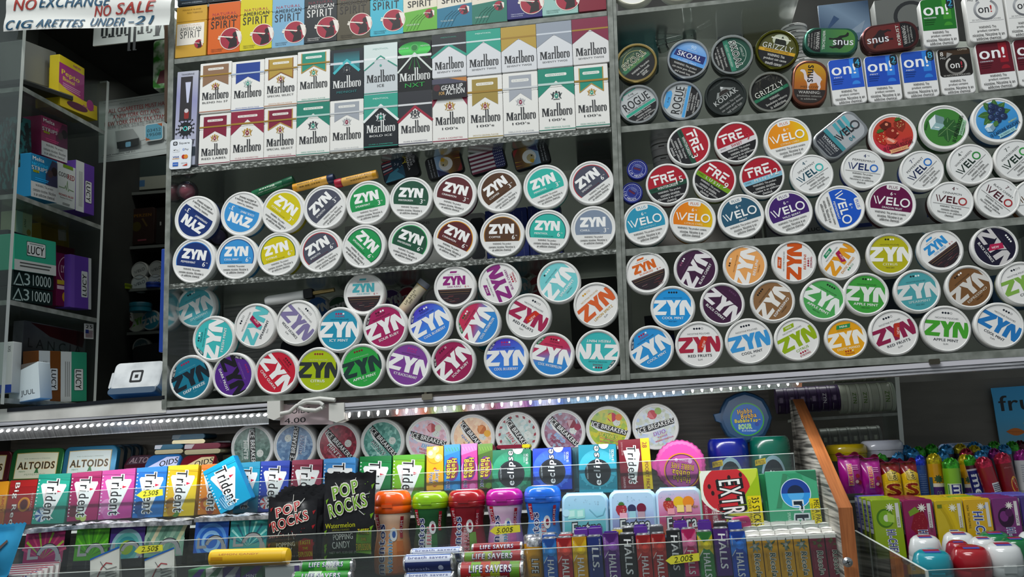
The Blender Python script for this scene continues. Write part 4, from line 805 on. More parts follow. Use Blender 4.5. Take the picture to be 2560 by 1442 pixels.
def mflag(c, sub='', gold=False, tape=None, crest_=('b08a3c', '8c2a3c'), word=K, foot=None, z=.25, slot=True, bg=None, narrow=.37, botfl=.60, cz=None, s100=False):
    def f(p, w, h):
        T = .955; p.pg([(-w*narrow, h*T), (w*narrow, h*T), (w*narrow, h*botfl), (0, h*(botfl+.13)), (-w*narrow, h*botfl)], c)
        if gold: p.ln([(-w*narrow, h*T), (-w*narrow, h*botfl), (0, h*(botfl+.13)), (w*narrow, h*botfl), (w*narrow, h*T)], w*.03, gold)
        if slot: p.pg(rr(-w*.25, h*.85, w*.25, h*.895, h*.02, 4), 'e4e3dc'); p.tx('FILTER CIGARETTES' if slot is True else slot, 0, h*.872, w*.42, h*.022, c)
        crest(p, 0, h*((cz or botfl)-.015), w*.13, *crest_); mword(p, w, h, z, c=word)
        if sub: p.tx(sub, 0, h*(z-.06), w*min(.8, .075*len(sub)+.12), h*.035, word, 0, .01)
        if foot: p.tx(foot[1], 0, h*.065, w*.72, h*.020, foot[0], 0, 0); p.rc(-w/2, h*.025, w/2, h*.038, foot[0])
        if tape: p.rc(-w/2, h*.735, w/2, h*.765, tape)
    return f
def mroof(c, sub='', tape=None, lines=None, cr=('3a3f44', '3a3f44'), word=K, foot=None, z=.25, top=None, apex=.80, low=.44, white='e6e5e0', s72=False, subc=None, topt=None):
    def f(p, w, h):
        p.pg([(-w/2, h), (w/2, h), (w/2, h*low), (0, h*apex), (-w/2, h*low)], c)
        if lines:
            p.ln([(-w/2, h*(low-.02)), (0, h*(apex+.01)), (w/2, h*(low-.02))], w*.07, lines)
        if top: p.pg(rr(-w*.3, h*.875, w*.3, h*.92, h*.02, 4), 'e4e3dc'); p.tx(top, 0, h*.897, w*.5, h*.025, c)
        if topt: p.tx(topt, 0, h*.92, w*.46, h*.028, 'd6e4de' if c != '24282c' else '2f8f78', 0, .01)
        if cr: crest(p, 0, h*.56, w*.15, *cr)
        mword(p, w, h, z, c=word)
        if sub: p.tx(sub, 0, h*(z-.065), w*min(.7, .07*len(sub)+.1), h*.036, subc or word, 0, .01)
        if foot: p.rc(-w/2, h*.025, w/2, h*.038, foot); p.tx('FRESH MENTHOL FLAVOR' if foot == '1f7f6c' else 'CLASS A CIGARETTES', 0, h*.07, w*.7, h*.02, shade(foot, 1.15))
        if tape: p.rc(-w/2, h*.735, w/2, h*.77, tape)
    return f
def lower(xs, ys, xt, yt, i): return (xt[i], yt[i]), (xt[i+1], yt[i+1]-0), (xs[i], ys[i])
xb = [498, 576.4, 659.4, 742, 825, 909.4, 994.4, 1081, 1169.5, 1258.6, 1348, 1438.5, 1528]
yb = [415, 406, 399, 391.5, 381.5, 373, 365.5, 359.5, 351, 342, 332, 322, 317]
xt = [499.5, 578, 661, 742, 825, 909.4, 994.8, 1080, 1167.5, 1255.4, 1343.5, 1434, 1519]
yt = [288.5, 281, 272.5, 261, 253.5, 239, 231.5, 201, 193.6, 185, 174.7, 166, 160]
MB, W0 = '7d2038', 'e6e5e0'
P2 = 'white cigarette pack, '
lo = [('dark red ribbon, RED LABEL, first in the lower row', W0, mflag('7c1c38', 'RED LABEL', None, GOLD, foot=('7c1c38', ' '), botfl=.53, z=.19, cz=.535), .0),
 ('dark red roof and gold tape, beside the RED LABEL pack', W0, mroof('8c2440', '', GOLD, None, ('b08a3c', '8c2a3c'), foot='8c2440', z=.19, top='FILTER CIGARETTES', apex=.83, low=.53), 0),
 ('dark red ribbon edged in gold, SPECIAL SELECT, lower row', W0, mflag('7c1c38', 'SPECIAL SELECT', 'b08a3c', GOLD, foot=('8c2440', 'SMOOTH MELLOW FLAVOR'), z=.25, botfl=.57), 0),
 ('green roof with MENTHOL, plain silver tape, fourth in the lower row', W0, mroof('1c7d6a', '', 'a9c7c0', None, ('3a3f44', '2f8f7c'), foot='1f7f6c', top='MENTHOL', z=.23, apex=.80, low=.54), 0),
 ('silver ribbon between the green and the black pack', W0, mflag('9aa0a8', '', None, 'c3c7c9', ('a5a8aa', '8c2a4c'), foot=('a8adb2', 'MELLOW FLAVOR'), z=.23, botfl=.58), 0),
 ('BOLD ICE', '1e2328', mroof('2f9c88', 'BOLD ICE', 'b6c6c4', 'dfe6e4', ('c4c8c8', '2f9c88'), 'dfe0de', '2f9c88', .29, topt='MENTHOL', white='1e2328', apex=.78, low=.52), 0),
 ('charcoal roof with a red chevron, lower row', W0, mroof('2b2d33', '', 'd0d2d4', '9a2038', ('3a3d42', '3a3d42'), foot='2a2b4c', z=.23, apex=.70, low=.46), 0),
 ('black GEAR UP FOR ACTION top over dark red, 100s', W0, mroof('8c2440', "100's", None, None, ('b08a3c', '8c2a3c'), foot='8c2440', z=.285, apex=.98, low=.56), 1),
 ('gold ribbon, 100s', W0, mflag('9c8640', "100's", None, GOLD, ('b08a3c', '8c2a3c'), foot=('9c8640', 'SMOOTH ORIGINAL FLAVOR'), z=.27, botfl=.53), 0),
 ('silver ribbon, 100s', W0, mflag('a0a5ad', "100's", None, 'c9cccd', ('b0b2b4', '8c2a4c'), foot=('9aa0a8', 'MELLOW FLAVOR'), z=.25, botfl=.54, narrow=.32), 0),
 ('green roof with MENTHOL, 100s', W0, mroof('1c8570', "100's", 'b4ccc6', None, ('2c3a3a', '2f8f7c'), foot='1f7f6c', z=.25, top='MENTHOL', apex=.80, low=.55), 0),
 ('green ribbon edged in gold, 100s, against the divider', W0, mflag('1f8a74', "100's", 'b08a3c', GOLD, ('b08a3c', '2f9c7c'), foot=('1f7f6c', 'FRESH MENTHOL FLAVOR'), z=.25, slot='MENTHOL', botfl=.57, narrow=.35), 0)]
for i, (lab, fr, dr, sp) in enumerate(lo):
    tr = (xt[i+1] if i < 11 else 1519, yt[i]-(xt[i+1]-xt[i])*.093); t = pack((xt[i], yt[i]), tr, (xb[i], yb[i]), ('black cigarette pack with green top, ' if fr != W0 else P2)+lab, fr, dr)
    if sp:
        f, w, h = frame((xt[i], yt[i]), tr, (xb[i], yb[i])); p = M(-.0022); w -= .001; p.rc(-w/2, h*.68, w/2, h, '1d1e22'); p.rc(-w/2, h*.92, w/2, h, '4a4a5c'); p.pg([(0, h), (w/2, h), (w/2, h*.93)], 'b87a3c'); p.di(-w*.36, h*.86, w*.10, '4a1c26', 14)
        p.tx('GEAR UP', .08*w, h*.86, w*.62, h*.075, 'e6e6e4', 3, .03, .15); p.tx('FOR', -w*.22, h*.77, w*.16, h*.05, 'd8a860', 3, .02, .15); p.tx('ACTION', w*.17, h*.785, w*.55, h*.085, 'e6e6e4', 3, .03, .15); p.build('promotion_band', t)
xu = [501, 580, 661.8, 743.9, 825.7, 909.4, 993.8, 1078.6, 1164.5, 1251, 1339.3, 1428, 1519]
yu = [160.2, 155.8, 145.6, 131, 126.7, 113.6, 107.8, 88.8, 78.6, 69.9, 59.7, 49.5, 40.8]
yub = [285, 281, 270, 259, 253.4, 240.3, 233, 196.6, 190.7, 182, 171.8, 163.1, 158]
up = [('copper brown ribbon, BLEND', W0, mflag('8a6a50', 'BLEND No 27', None, GOLD, foot=('a8603c', ' '), z=.27, botfl=.53, narrow=.41)),
 ('royal blue ribbon with glossy wrap', W0, mflag('1f3f8f', '', None, 'a9b8cc', ('a9b8b4', '3f9c8c'), foot=('2a4fa0', 'SMOOTH ORIGINAL MENTHOL FLAVOR'), z=.27, botfl=.55, slot=False)),
 ('gold ribbon, SPECIAL SELECT, upper row', W0, mflag('b0923c', 'SPECIAL SELECT', '8a5a2c', GOLD, foot=('b07a4c', 'SMOOTH MELLOW FLAVOR'), z=.28, botfl=.55)),
 ('green ribbon edged in gold, MENTHOL, upper row', W0, mflag('1c8a74', '', 'b08a3c', GOLD, ('b08a3c', '2f9c7c'), foot=('2f8f7c', 'FRESH MENTHOL FLAVOR'), z=.27, slot='MENTHOL', botfl=.58)),
 ('M', '22272d', None), ('I', 'c6cdd0', None), ('N', '16181a', None),
 ('black roof with green chevron, short 72s pack', 'd5d7da', mroof('24282c', 'SEVENTY TWOS', 'c8ced2', '2a9480', None, foot=None, z=.19, apex=.74, low=.50, topt='MENTHOL', subc='5a5c60')),
 ('green roof, MENTHOL, short 72s pack', 'd5d7da', mroof('259a84', 'SEVENTY TWOS', 'c8d6d4', None, None, z=.19, apex=.73, low=.46, topt='MENTHOL', subc='5a5c60')),
 ('gold roof, short 72s pack', 'd5d7da', mroof('b0923c', 'SEVENTY TWOS', GOLD, None, None, z=.19, apex=.72, low=.46, subc='5a5c60')),
 ('silver roof, short 72s pack', 'd5d7da', mroof('8f97a3', 'SEVENTY TWOS', 'c6ccd4', None, None, z=.19, apex=.72, low=.46, subc='5a5c60')),
 ('dark red roof, short 72s pack by the divider', 'd9d9d8', mroof('7c2440', 'SEVENTY TWOS', GOLD, None, None, z=.19, apex=.74, low=.46, subc='5a5c60'))]
def midnight(p, w, h):
    p.pg([(-w*.40, h*.94), (w*.38, h*.94), (w*.38, h*.55), (0, h*.76), (-w*.40, h*.53)], gradmat(('1d5a62', '2a7f88', '16383f'), 'Z', h*.5, h*.95)); p.ln([(-w*.38, h*.54), (0, h*.77), (w*.36, h*.56)], w*.08, '3fb0b8'); p.rc(-w/2, h*.70, w/2, h*.745, 'c9cfd4'); p.ln([(-w*.1, h*.72), (0, h*.775), (w*.1, h*.72)], w*.07, '3fb0b8')
    crest(p, 0, h*.58, w*.13, '3f464c', '3a4046'); mword(p, w, h, .24, c='dadbd9'); p.tx('MIDNIGHT', 0, h*.155, w*.6, h*.045, '2f7f80', 0, .01)
def ice(p, w, h):
    p.pg([(-w/2, h), (w/2, h), (w/2, h*.52), (0, h*.75), (-w/2, h*.50)], 'cfdcd9'); p.rc(-w/2, h*.69, w/2, h*.73, 'e4e8e8'); p.ln([(-w*.48, h*.5), (-w*.2, h*.64)], w*.035, '2f8f7c'); p.ln([(w*.48, h*.53), (w*.22, h*.65)], w*.035, '2f8f7c'); p.ln([(-w*.12, h*.70), (0, h*.755), (w*.12, h*.70)], w*.04, '2f8f7c')
    p.tx('MENTHOL', 0, h*.9, w*.46, h*.03, '8fb8ae'); p.di(0, h*.57, w*.035, '4fa090', 10); mword(p, w, h, .25); p.tx('ICE', 0, h*.175, w*.2, h*.05, '2a2d30'); p.rc(-w/2, h*.03, w/2, h*.045, '2f8f7c')
def nxt(p, w, h):
    p.di(0, h*.84, w*.48, gradmat(('0f3a1c', '1f9a3a', '4fd05a', '1f9a3a', '0f2a18'), 'Z', h*.6, h*1.05), 26, ry=h*.155)
    for k in range(7): a = math.radians(200+23*k); p.pg([(0, h*.78), (w*.42*math.cos(a)-w*.02, h*.78+w*.55*math.sin(a)), (w*.42*math.cos(a)+w*.02, h*.78+w*.55*math.sin(a))], '176a2c')
    p.di(0, h*.87, w*.11, '2c7a3a', 16); p.ri(0, h*.87, w*.09, w*.115, '57b060', 18); p.tx('REGULAR', -w*.32, h*.875, w*.30, h*.028, 'c4dcc8', 0, .02); p.tx('MENTHOL', w*.32, h*.895, w*.28, h*.028, 'c4dcc8', 0, .02)
    p.rc(-w/2, h*.685, w/2, h*.735, 'dfe4e2'); p.ln([(-w*.5, h*.40), (-.0*w, h*.76)], w*.05, 'cfd8d2'); p.ln([(w*.5, h*.40), (0, h*.76)], w*.05, 'cfd8d2'); mword(p, w, h, .22, .9, 'd9dbd8'); p.tx('NXT', 0, h*.13, w*.58, h*.085, '2a9a44', 0, .01)
for i, (lab, fr, dr) in enumerate(up):
    fl = P2+lab
    if lab == 'M': fl, dr = 'black cigarette pack with blue-green chevron, MIDNIGHT', midnight
    if lab == 'I': fl, dr = 'pale grey cigarette pack with thin green lines, ICE', ice
    if lab == 'N': fl, dr = 'black cigarette pack with glowing green top', nxt
    xl = xu[i]; pack((xl, yu[i]), (xu[i+1], yu[i]-(xu[i+1]-xl)*.105), (xb[i] if i < 7 else xt[i], yub[i]), fl, fr, dr)
# ---- the row above
xs = [440.4, 517.6, 598, 678.4, 759.4, 841.8, 924.8, 1008, 1093, 1180.5, 1268, 1356, 1445.6, 1514]
ys = [145.7, 137, 128, 121, 110, 102, 92, 80.5, 71, 61.7, 50, 40.8, 30.6]
CRD = '9c2238'
def figure(p, x, y, r, disc=CRD):
    p.di(x, y, r, disc, 26); p.pg([(x-r*.25, y-r*.95), (x+r*.62, y-r*.78), (x+r*.6, y-r*.1), (x+r*.35, y+r*.2), (x+r*.05, y-r*.05), (x-.35*r, y+r*.25), (x-.62*r, y+r*.38), (x-.66*r, y+r*.28), (x-.3*r, y-.1*r), (x-.1*r, y-.35*r)], '1f1416')
    p.di(x+r*.42, y+r*.36, r*.26, '241618', 12); p.pg([(x+r*.45, y+r*.75), (x+r*.98, y+r*.55), (x+r*.95, y-r*.55), (x+r*.75, y-r*.35), (x+r*.62, y+r*.2)], 'e3ddd4'); p.ln([(x-r*1.15, y+r*.32), (x+r*.18, y+r*.1)], r*.10, 'e6e0d4'); p.di(x-r*1.12, y+r*.12, r*.13, 'dfd8cc', 8)
def spirit(ink, band=None, big=True, low=None, a=''):
    def f(p, w, h):
        if low:
            p.pg([(-w/2, 0), (w/2, 0), (w/2, h*.42), (-w/2, h*.36)], low); p.tx('NATURAL', 0, h*.72, w*.70, h*.035, CRD); p.tx('AMERICAN', 0, h*.64, w*.72, h*.075, ink, 0, .03); p.tx('SPIRIT', 0, h*.51, w*.72, h*.12, ink, 0, .02); figure(p, w*.28, h*.30, w*.145); p.tx(a or 'ORGANIC', -w*.22, h*.12, w*.36, h*.03, 'd4dcd2')
            for k in range(4): p.ln([(-w*.4+.1*k*w, h*.02), (-w*.25+.1*k*w, h*.2), (-w*.05+.1*k*w, h*.3)], w*.012, shade(low, .8))
            return
        p.tx('NATURAL', 0, h*.78, w*.74, h*.05, CRD if ink != 'd8d6d2' else '7a2a38', 0, .01, 0, 'c', .12); p.tx('AMERICAN', 0, h*.70, w*.80, h*.075, ink, 0, .03, 0, 'c', .05); p.tx('SPIRIT', -w*.02, h*.57, w*.78, h*.15, ink, 0, .02, 0, 'c', .08); p.ri(w*.22, h*.27, w*.325, w*.345, 'e3d9cc', 30); figure(p, w*.22, h*.27, w*.325)
        p.tx('TOBACCO INGREDIENTS:', -w*.2, h*.085, w*.38, h*.022, ink); p.tx('TOBACCO & WATER', -w*.22, h*.05, w*.34, h*.022, ink)
    return f
def tan1(p, w, h):
    p.rc(-w*.46, h*.24, w*.42, h*.66, 'e6e0d4'); p.tx('NATURAL', 0, h*.62, w*.6, h*.04, 'd0b0a4'); p.tx('AMERICAN', -w*.02, h*.55, w*.68, h*.07, '4a4c4c', 0, .02, 0, 'c', .06); p.tx('SPIRIT', -w*.02, h*.44, w*.66, h*.14, '4a4c4c', 0, .01, 0, 'c', .08); figure(p, w*.26, h*.24, w*.14); p.tx('PERIQUE BLEND', 0, h*.93, w*.6, h*.03, '8a6a1c'); p.tx('RICH TOBACCO', .1*w, h*.87, w*.5, h*.03, '8a6a1c')
def slim(p, w, h): p.tx('SLIM 120', -w*.1, h*.32, w*.5, h*.08, 'a07a5a', 3, 0, .1)
sp = [('golden tan', 'c79a34', tan1, 126), ('orange', 'd0601c', spirit('2a2420'), 126), ('bright yellow', 'cfc21c', spirit('2a2a1c'), 128), ('powder blue', '7aa9c6', spirit('26303c'), 128), ('charcoal black', '23282b', spirit('d8d6d2'), 128), ('olive brown', '4f4836', spirit('2c261e'), 130), ('sky turquoise', '45b0c6', spirit('1f2a30'), 130),
 ('cream and lime green', 'ddd6c0', spirit('2a2a24', low='62ab38', a='GREEN'), 131), ('cream and deep turquoise', 'dcd6c4', spirit('26282a', low='1a6f8c', a='TURQUOISE'), 132), ('cream and dark green', 'dcd4c2', spirit('2a2824', low='1c6f5e', a='DARK GREEN'), 133), ('navy blue', '24206a', spirit('c4c8e0'), 134), ('pale sea green', '93bcb4', spirit('4a6a64'), 135)]
for i, (cn, c, d, hh) in enumerate(sp):
    tl = (xs[i]+(1.5 if i == 0 else -hh*.012*(i-6)*.6), ys[i]-hh); t = pack(tl, (tl[0]+xs[i+1]-xs[i], tl[1]-(xs[i+1]-xs[i])*.113), (xs[i], ys[i]), cn+' cigarette pack with '+('a small red circle' if i in (0, 7, 8, 9) else 'a large red circle and figure smoking a pipe'), c, d)
pack((1441, -106), (1510, -114), (1445.6, 30.6), 'dark red slim cigarette pack at the end of the top row', '7c1c30', slim)
for x0, x1, y, c, lab in ((446, 520, 16, '1a2833', 'dark blue-black pack cut off by the top edge above the tan cigarette pack'), (523, 600, 7, '1f2428', 'black pack cut off by the top edge above the orange cigarette pack')):
    pack((x0+2, y-120), (x1+2, y-129), (x0, y), lab, c, lambda p, w, h: (p.rc(-w*.4, h*.1, w*.4, h*.5, '21415a'), p.tx('SMOOTH ORIGINAL', 0, h*.05, w*.7, h*.02, 'b8c4cc')))
# ---- vape carton and the payments sticker at the left end
f, w, h = frame((444, 180), (497, 175), (432, 416), .0); t = thing('vape_carton', 'silver vape carton with a dark splash logo at the left end of the cigarettes', 'carton', f)
m = M(); m.prism(rr(-w/2, 0, w/2, h, .001, 2), 0, .022, gradmat(('9aa0b0', 'a8aabf', '8f90b8', 'b9bcc4'), 'Z', 0, h, 20), '8a8c98', .0006); m.build('box_body', t)
p = M(-.0001); p.rc(-w*.32, h*.47, w*.24, h*.94, '2f2c30'); p.pg([(-w*.1, h*.88), (w*.16, h*.88), (w*.08, h*.66), (0, h*.66)], 'c4c8e0'); p.pg(rr(-w*.10, h*.49, w*.12, h*.57, .002), '8c2a28'); p.di(0, h*.575, w*.1, 'c9c4c8', 10)
p.tx('TANGERINE', 0, h*.965, w*.6, h*.018, '5a5c66', 0, .02)
for k in range(14): a = k*math.pi*2/14; r = w*(.36+.12*(k % 3)/2); p.pg([(math.cos(a+.16)*w*.25, h*.385+math.sin(a+.16)*w*.25), (math.cos(a)*r, h*.385+math.sin(a)*r), (math.cos(a-.16)*w*.25, h*.385+math.sin(a-.16)*w*.25)], '1e2126'); p.di(math.cos(a)*r, h*.385+math.sin(a)*r, w*.04, '1e2126', 8)
p.di(0, h*.385, w*.30, '1e2126', 22); p.tx('POP', 0, h*.385, w*.5, h*.045, 'dfe3e6', 0, .05); p.ri(0, h*.385, w*.07, w*.11, '3fc0b8', 14); p.tx('ST', w*.32, h*.245, w*.3, h*.045, '26282c', 0, .03); p.rc(w*.0, h*.10, w*.5, h*.19, '26303a'); p.build('printed_face', t)
f, w, h = frame((426, 350), (480, 346), (425, 424), -.003); m = M(); m.prism(rr(-w/2, 0, w/2, h, .005), 0, .0015, 'dfe4ea', None, .0004); t = thing('payment_sticker', 'small white sticker with payment logos on the case edge', 'sticker', f); m.build('card', t)
p = M(-.0001)
p.pg(rr(-w*.36, h*.80, -w*.16, h*.93, .002), '202327'); p.pg(rr(-w*.315, h*.83, -w*.205, h*.90, .0012), 'dfe4ea'); p.rc(-w*.285, h*.852, -w*.235, h*.88, '202327'); p.tx('Square', w*.16, h*.86, w*.48, h*.085, '202327')
p.pg(rr(-w*.36, h*.58, -w*.05, h*.70, .001), 'c8ccd2'); p.pg(rr(-w*.35, h*.586, -w*.06, h*.694, .001), 'e6eaee'); p.tx('Pay', -w*.17, h*.635, w*.16, h*.07, '2a2c30'); p.di(-w*.29, h*.64, w*.03, '2a2c30', 8); p.tx('G', w*.13, h*.65, None, h*.07, '3a6fd0'); p.tx('Pay', w*.28, h*.645, w*.18, h*.07, '5a5c60')
p.tx('VISA', -w*.2, h*.41, w*.28, h*.06, '1f3a8c', 0, .03, .2); p.rc(-w*.36, h*.345, -w*.04, h*.36, 'd8902c'); p.di(w*.16, h*.405, w*.095, 'b02a1c', 14); p.di(w*.26, h*.405, w*.095, 'd8862c', 14); p.rc(-w*.33, h*.10, -w*.08, h*.23, '2a62b8'); p.tx('AMEX', -w*.205, h*.165, w*.2, h*.035, 'd8dce4'); p.tx('DISCOVER', w*.2, h*.19, w*.28, h*.03, '3a3c40'); p.pg([(w*.1, h*.10), (w*.34, h*.10), (w*.34, h*.17)], 'c83a24'); p.build('logos', t)
# ================================================================ nicotine pouch boxes and oval tins of the right case
GO = 'small upright pouch boxes on the top shelf of the right case'
def onbox(tl, tr, bl, lab, bg, kind, mg, flav, strip):
    f, w, h = frame(tl, tr, bl, 0, .004); t = thing('pouch_box', lab, 'box', f, GO); m = M(); m.prism(rr(-w/2, 0, w/2, h, .0065), 0, .017, mat('dcdcda', .3, 0, .45), mat('cfcfcc', .35), .0016); m.build('shell', t)
    p = M(-.0001)
    if kind == 'white':
        p.pg(rr(-w*.47, h*.02, w*.47, h*.97, .005), 'd9d9d6'); p.ri(w*.02, h*.64, w*.26, w*.33, gradmat(('5a5c60', 'a9abae', '6a6c70'), 'Z', h*.4, h*.85, 20), 30, -240, 60); p.pg([(-w*.22, h*.80), (-w*.02, h*.90), (-w*.2, h*.93)], '7a7c80'); p.tx('on', -w*.04, h*.63, w*.28, h*.11, '2a2a2e', 0, .02); p.tx('!', w*.16, h*.65, None, h*.14, 'a82a2a', 0, .03); p.tx('20 NICOTINE POUCHES', 0, h*.445, w*.76, h*.03, '7a7c7e'); p.rc(-w*.45, h*.405, w*.45, h*.41, '8a8c8e'); p.tx(mg, -w*.36, h*.92, None, h*.08, '3a3a3c'); p.tx('MG', -w*.36, h*.85, w*.14, h*.035, '3a3a3c')
    elif kind == 'black':
        p.pg(rr(-w*.48, h*.385, w*.48, h*.985, .005), '1b1815'); p.rc(-w*.42, h*.84, w*.46, h*.95, '3a2a1c'); p.ri(w*.02, h*.62, w*.25, w*.315, gradmat(('6a6864', 'bdbbb6', '77756f'), 'Z', h*.4, h*.85, 20), 30, -240, 60); p.pg([(-w*.24, h*.78), (-w*.04, h*.87), (-w*.2, h*.91)], '8a8884'); p.tx('on', -w*.02, h*.61, w*.27, h*.10, 'dcdbd8', 0, .02); p.tx('!', w*.18, h*.63, None, h*.13, 'a82a3a', 0, .03); p.tx('20 NICOTINE POUCHES', 0, h*.415, w*.78, h*.035, 'b8b6b0'); p.tx('8', -w*.36, h*.88, None, h*.09, 'dcdbd8'); p.tx('MG', -w*.34, h*.79, w*.15, h*.04, 'c9c8c4'); p.tx('COFFEE', w*.26, h*.945, w*.28, h*.035, 'c9c0b0')
    else:
        p.pg(rr(-w*.48, h*.36, w*.47, h*.985, .005), bg); p.rc(-w*.48, h*.345, w*.47, h*.42, bg); p.rc(w*.13, h*.55, w*.36, h*.97, strip); p.di(w*.25, h*.42, w*.12, strip, 18, 0, 180); p.tx('on', -w*.13, h*.735, w*.56, h*.17, 'e6e7e8', 0, .03); p.tx('!', w*.25, h*.755, w*.06, h*.22, 'e6e7e8', 0, .03); p.tx(flav, -w*.25, h*.60, w*min(.36, .06*len(flav)), h*.028, 'd0d4dc', 0, .02)
        if mg: p.pg(rr(w*.25, h*.76, w*.46, h*.985, .004), '1a232c'); p.tx(mg, w*.355, h*.88, None, h*.13, '3a9ac0', 0, .02); p.tx('mg', w*.355, h*.785, None, h*.025, '3a9ac0')
        for i in range(3): p.rc(-w*.42, h*(.46+.045*i), -w*(.16-.03*i), h*(.475+.045*i), shade(bg, .75))
    p.warn(WO, 0, h*.29, h*.050, h*.075, w*.84, '242424', 0, .015); p.build('printed_face', t)
z = lambda x, y: (2000+x/4.507, y/4.507)
Q = 'upright white-framed pouch box, '
onbox(z(305, 680), z(688, 632), z(345, 1205), Q+'blue face with a 4', '1f4fb8', 'c', '4', 'MINT', '2f7fd8')
onbox(z(715, 638), z(1098, 602), z(750, 1166), Q+'blue face with a 2', '1a48ae', 'c', '2', 'MINT', '2a74d0')
onbox(z(1120, 588), z(1508, 550), z(1167, 1124), Q+'blue face with an 8', '1c4cac', 'c', '8', 'MINT', '2a78cc')
onbox(z(1532, 556), z(1913, 518), z(1562, 1086), 'upright pouch box with black face and grey ring, COFFEE', '', 'black', '8', '', '')
onbox(z(1962, 492), z(2368, 445), z(1986, 1036), Q+'dark red face, CINNAMON, whole in view', '5a1020', 'c', '', 'CINNAMON', '8c1424')
onbox(z(2388, 450), z(2790, 405), z(2412, 992), Q+'dark red face, cut off by the picture edge', '5a1020', 'c', '', 'CINNAMON', '8c1424')
onbox(z(1340, -2), z(1735, -38), z(1378, 540), Q+'green face, WINTERGREEN, stacked above the blue boxes', '1c6a24', 'c', '2', 'WINTERGREEN', '3a8a2a')
onbox(z(1845, -70), z(2265, -112), z(1888, 488), 'upright white pouch box with grey ring, just left of another like it', '', 'white', '2', '', '')
onbox(z(2290, -112), z(2700, -150), z(2340, 436), 'upright white pouch box with grey ring, cut off by the picture edge', '', 'white', '2', '', '')
def camel(p, s, x, y, a, c):
    P = [(-.78, .52), (-.7, .64), (-.48, .62), (-.38, .46), (-.28, .1), (-.14, .12), (-.02, .42), (.1, .62), (.22, .45), (.36, .30), (.6, .12), (.72, -.1), (.66, -.12), (.6, -.35), (.66, -.62), (.56, -.86), (.46, -.84), (.5, -.6), (.36, -.3), (.2, -.34), (-.06, -.38), (-.12, -.6), (-.1, -.9), (-.26, -.92), (-.22, -.58), (-.3, -.25), (-.46, -.06), (-.52, .3), (-.6, .42)]
    ca, sa = math.cos(math.radians(a)), math.sin(math.radians(a)); p.pg([(x+s*(u*ca-v*sa), y+s*(u*sa+v*ca)) for u, v in P], c)
def ovaltin(px, py, w, h, ang, lab, rim, face, draw, name='oval_tin', r=.42, Y=0.0):
    k = mmpx(px, py, Y); w *= k; h *= k; g = facing(px, py, ang, Y); t = thing(name, lab, 'tin', g, 'oval and oblong pocket tins'); m = M(); o = rr(-w/2, -h/2, w/2, h/2, min(w, h)*r, 8)
    m.prism(o, .0045, .017, mat(shade(rim, .8), .3, .6), None, .002); m.build('tub', t); m = M(); m.prism([(x*.985, y2*.985) for x, y2 in o], 0, .006, mat(rim, .25, .7, .5), mat(rim, .25, .7, .5), .0022); m.build('lid', t)
    p = M(-.0001); p.pg(rr(-w/2*.87, -h/2*.85, w/2*.87, h/2*.85, min(w, h)*r*.9, 8), face); draw(p, w, h); p.build('printed_label', t); return t
def snusd(flip, warnside, wtxt, flav, figc, dark='161618'):
    def f(p, w, h):
        s = -1 if warnside == 'l' else 1
        P = [q for q in rr(-w/2*.87, -h/2*.85, w/2*.87, h/2*.85, min(w, h)*.38, 8)]; x0 = s*w*.19
        p.pg([(max(a, x0) if s > 0 else min(a, x0), b) for a, b in P], dark); A = 90 if s > 0 else -90
        p.tx('WARNING:', s*w*.245, 0, h*.66, w*.065, 'b9b9b4', A, .02)
        for i, l in enumerate(wtxt): p.tx(l, s*(w*.305+i*w*.05), 0, h*(.62-.08*i), w*.036, 'a8a8a2', A)
        p.tx(flav, s*w*.135, h*.02, h*.70, w*.052, 'c9d2c8', A, .03); camel(p, h*.42, -s*w*.17, 0, 90*s, figc); p.tx('snus', -s*w*.22, -h*.06, w*.37, h*.18, 'd8dade', 0, .015)
    return f
ovaltin(2077.7, 102, 137, 75, -1, 'dark green oval tin lying sideways', '3a6a5a', gradmat(('1f5a44', '4a7f3a'), 'Z', -.03, .03, 70), snusd(0, 'l', ['This product can', 'cause gum disease', 'and tooth loss.'], 'WINTERCHILL', '1a1f1c'), r=.40)
ovaltin(2226, 92, 146, 80, 8, 'dark red oval tin lying sideways beside the green one', '5a3434', gradmat(('5a2a22', '6a1c24'), 'Z', -.03, .03, 70), snusd(0, 'r', ['Smokeless tobacco', 'is addictive.'], 'ROBUST', '241a1c'), r=.42)
def mellow(p, w, h):
    camel(p, w*.42, .03*w, h*.10, 0, 'cfc6c8'); p.tx('snus', 0, h*.2, h*.36, w*.16, '17140f', -90, .03); p.tx('MELLOW', 0, -h*.085, w*.5, h*.045, '5a3a14', 0, .02)
    P = rr(-w/2*.87, -h/2*.85, w/2*.87, h/2*.85, min(w, h)*.38, 8); p.pg([(a, min(b, -h*.14)) for a, b in P], '2a2422'); p.tx('WARNING:', 0, -h*.20, w*.6, h*.06, 'b9b7b2', 0, .02); p.tx('Smokeless tobacco', 0, -h*.275, w*.68, h*.04, 'a09e98'); p.tx('is addictive.', 0, -h*.34, w*.45, h*.04, 'a09e98')
ovaltin(2024.8, 207.5, 90, 128, -2, 'amber and brown oval tin standing upright with a pale camel', '7a4a3a', gradmat(('7a3a24', 'a8601c', 'c09a1c'), 'Z', -.035, .035, 0), mellow, r=.42)
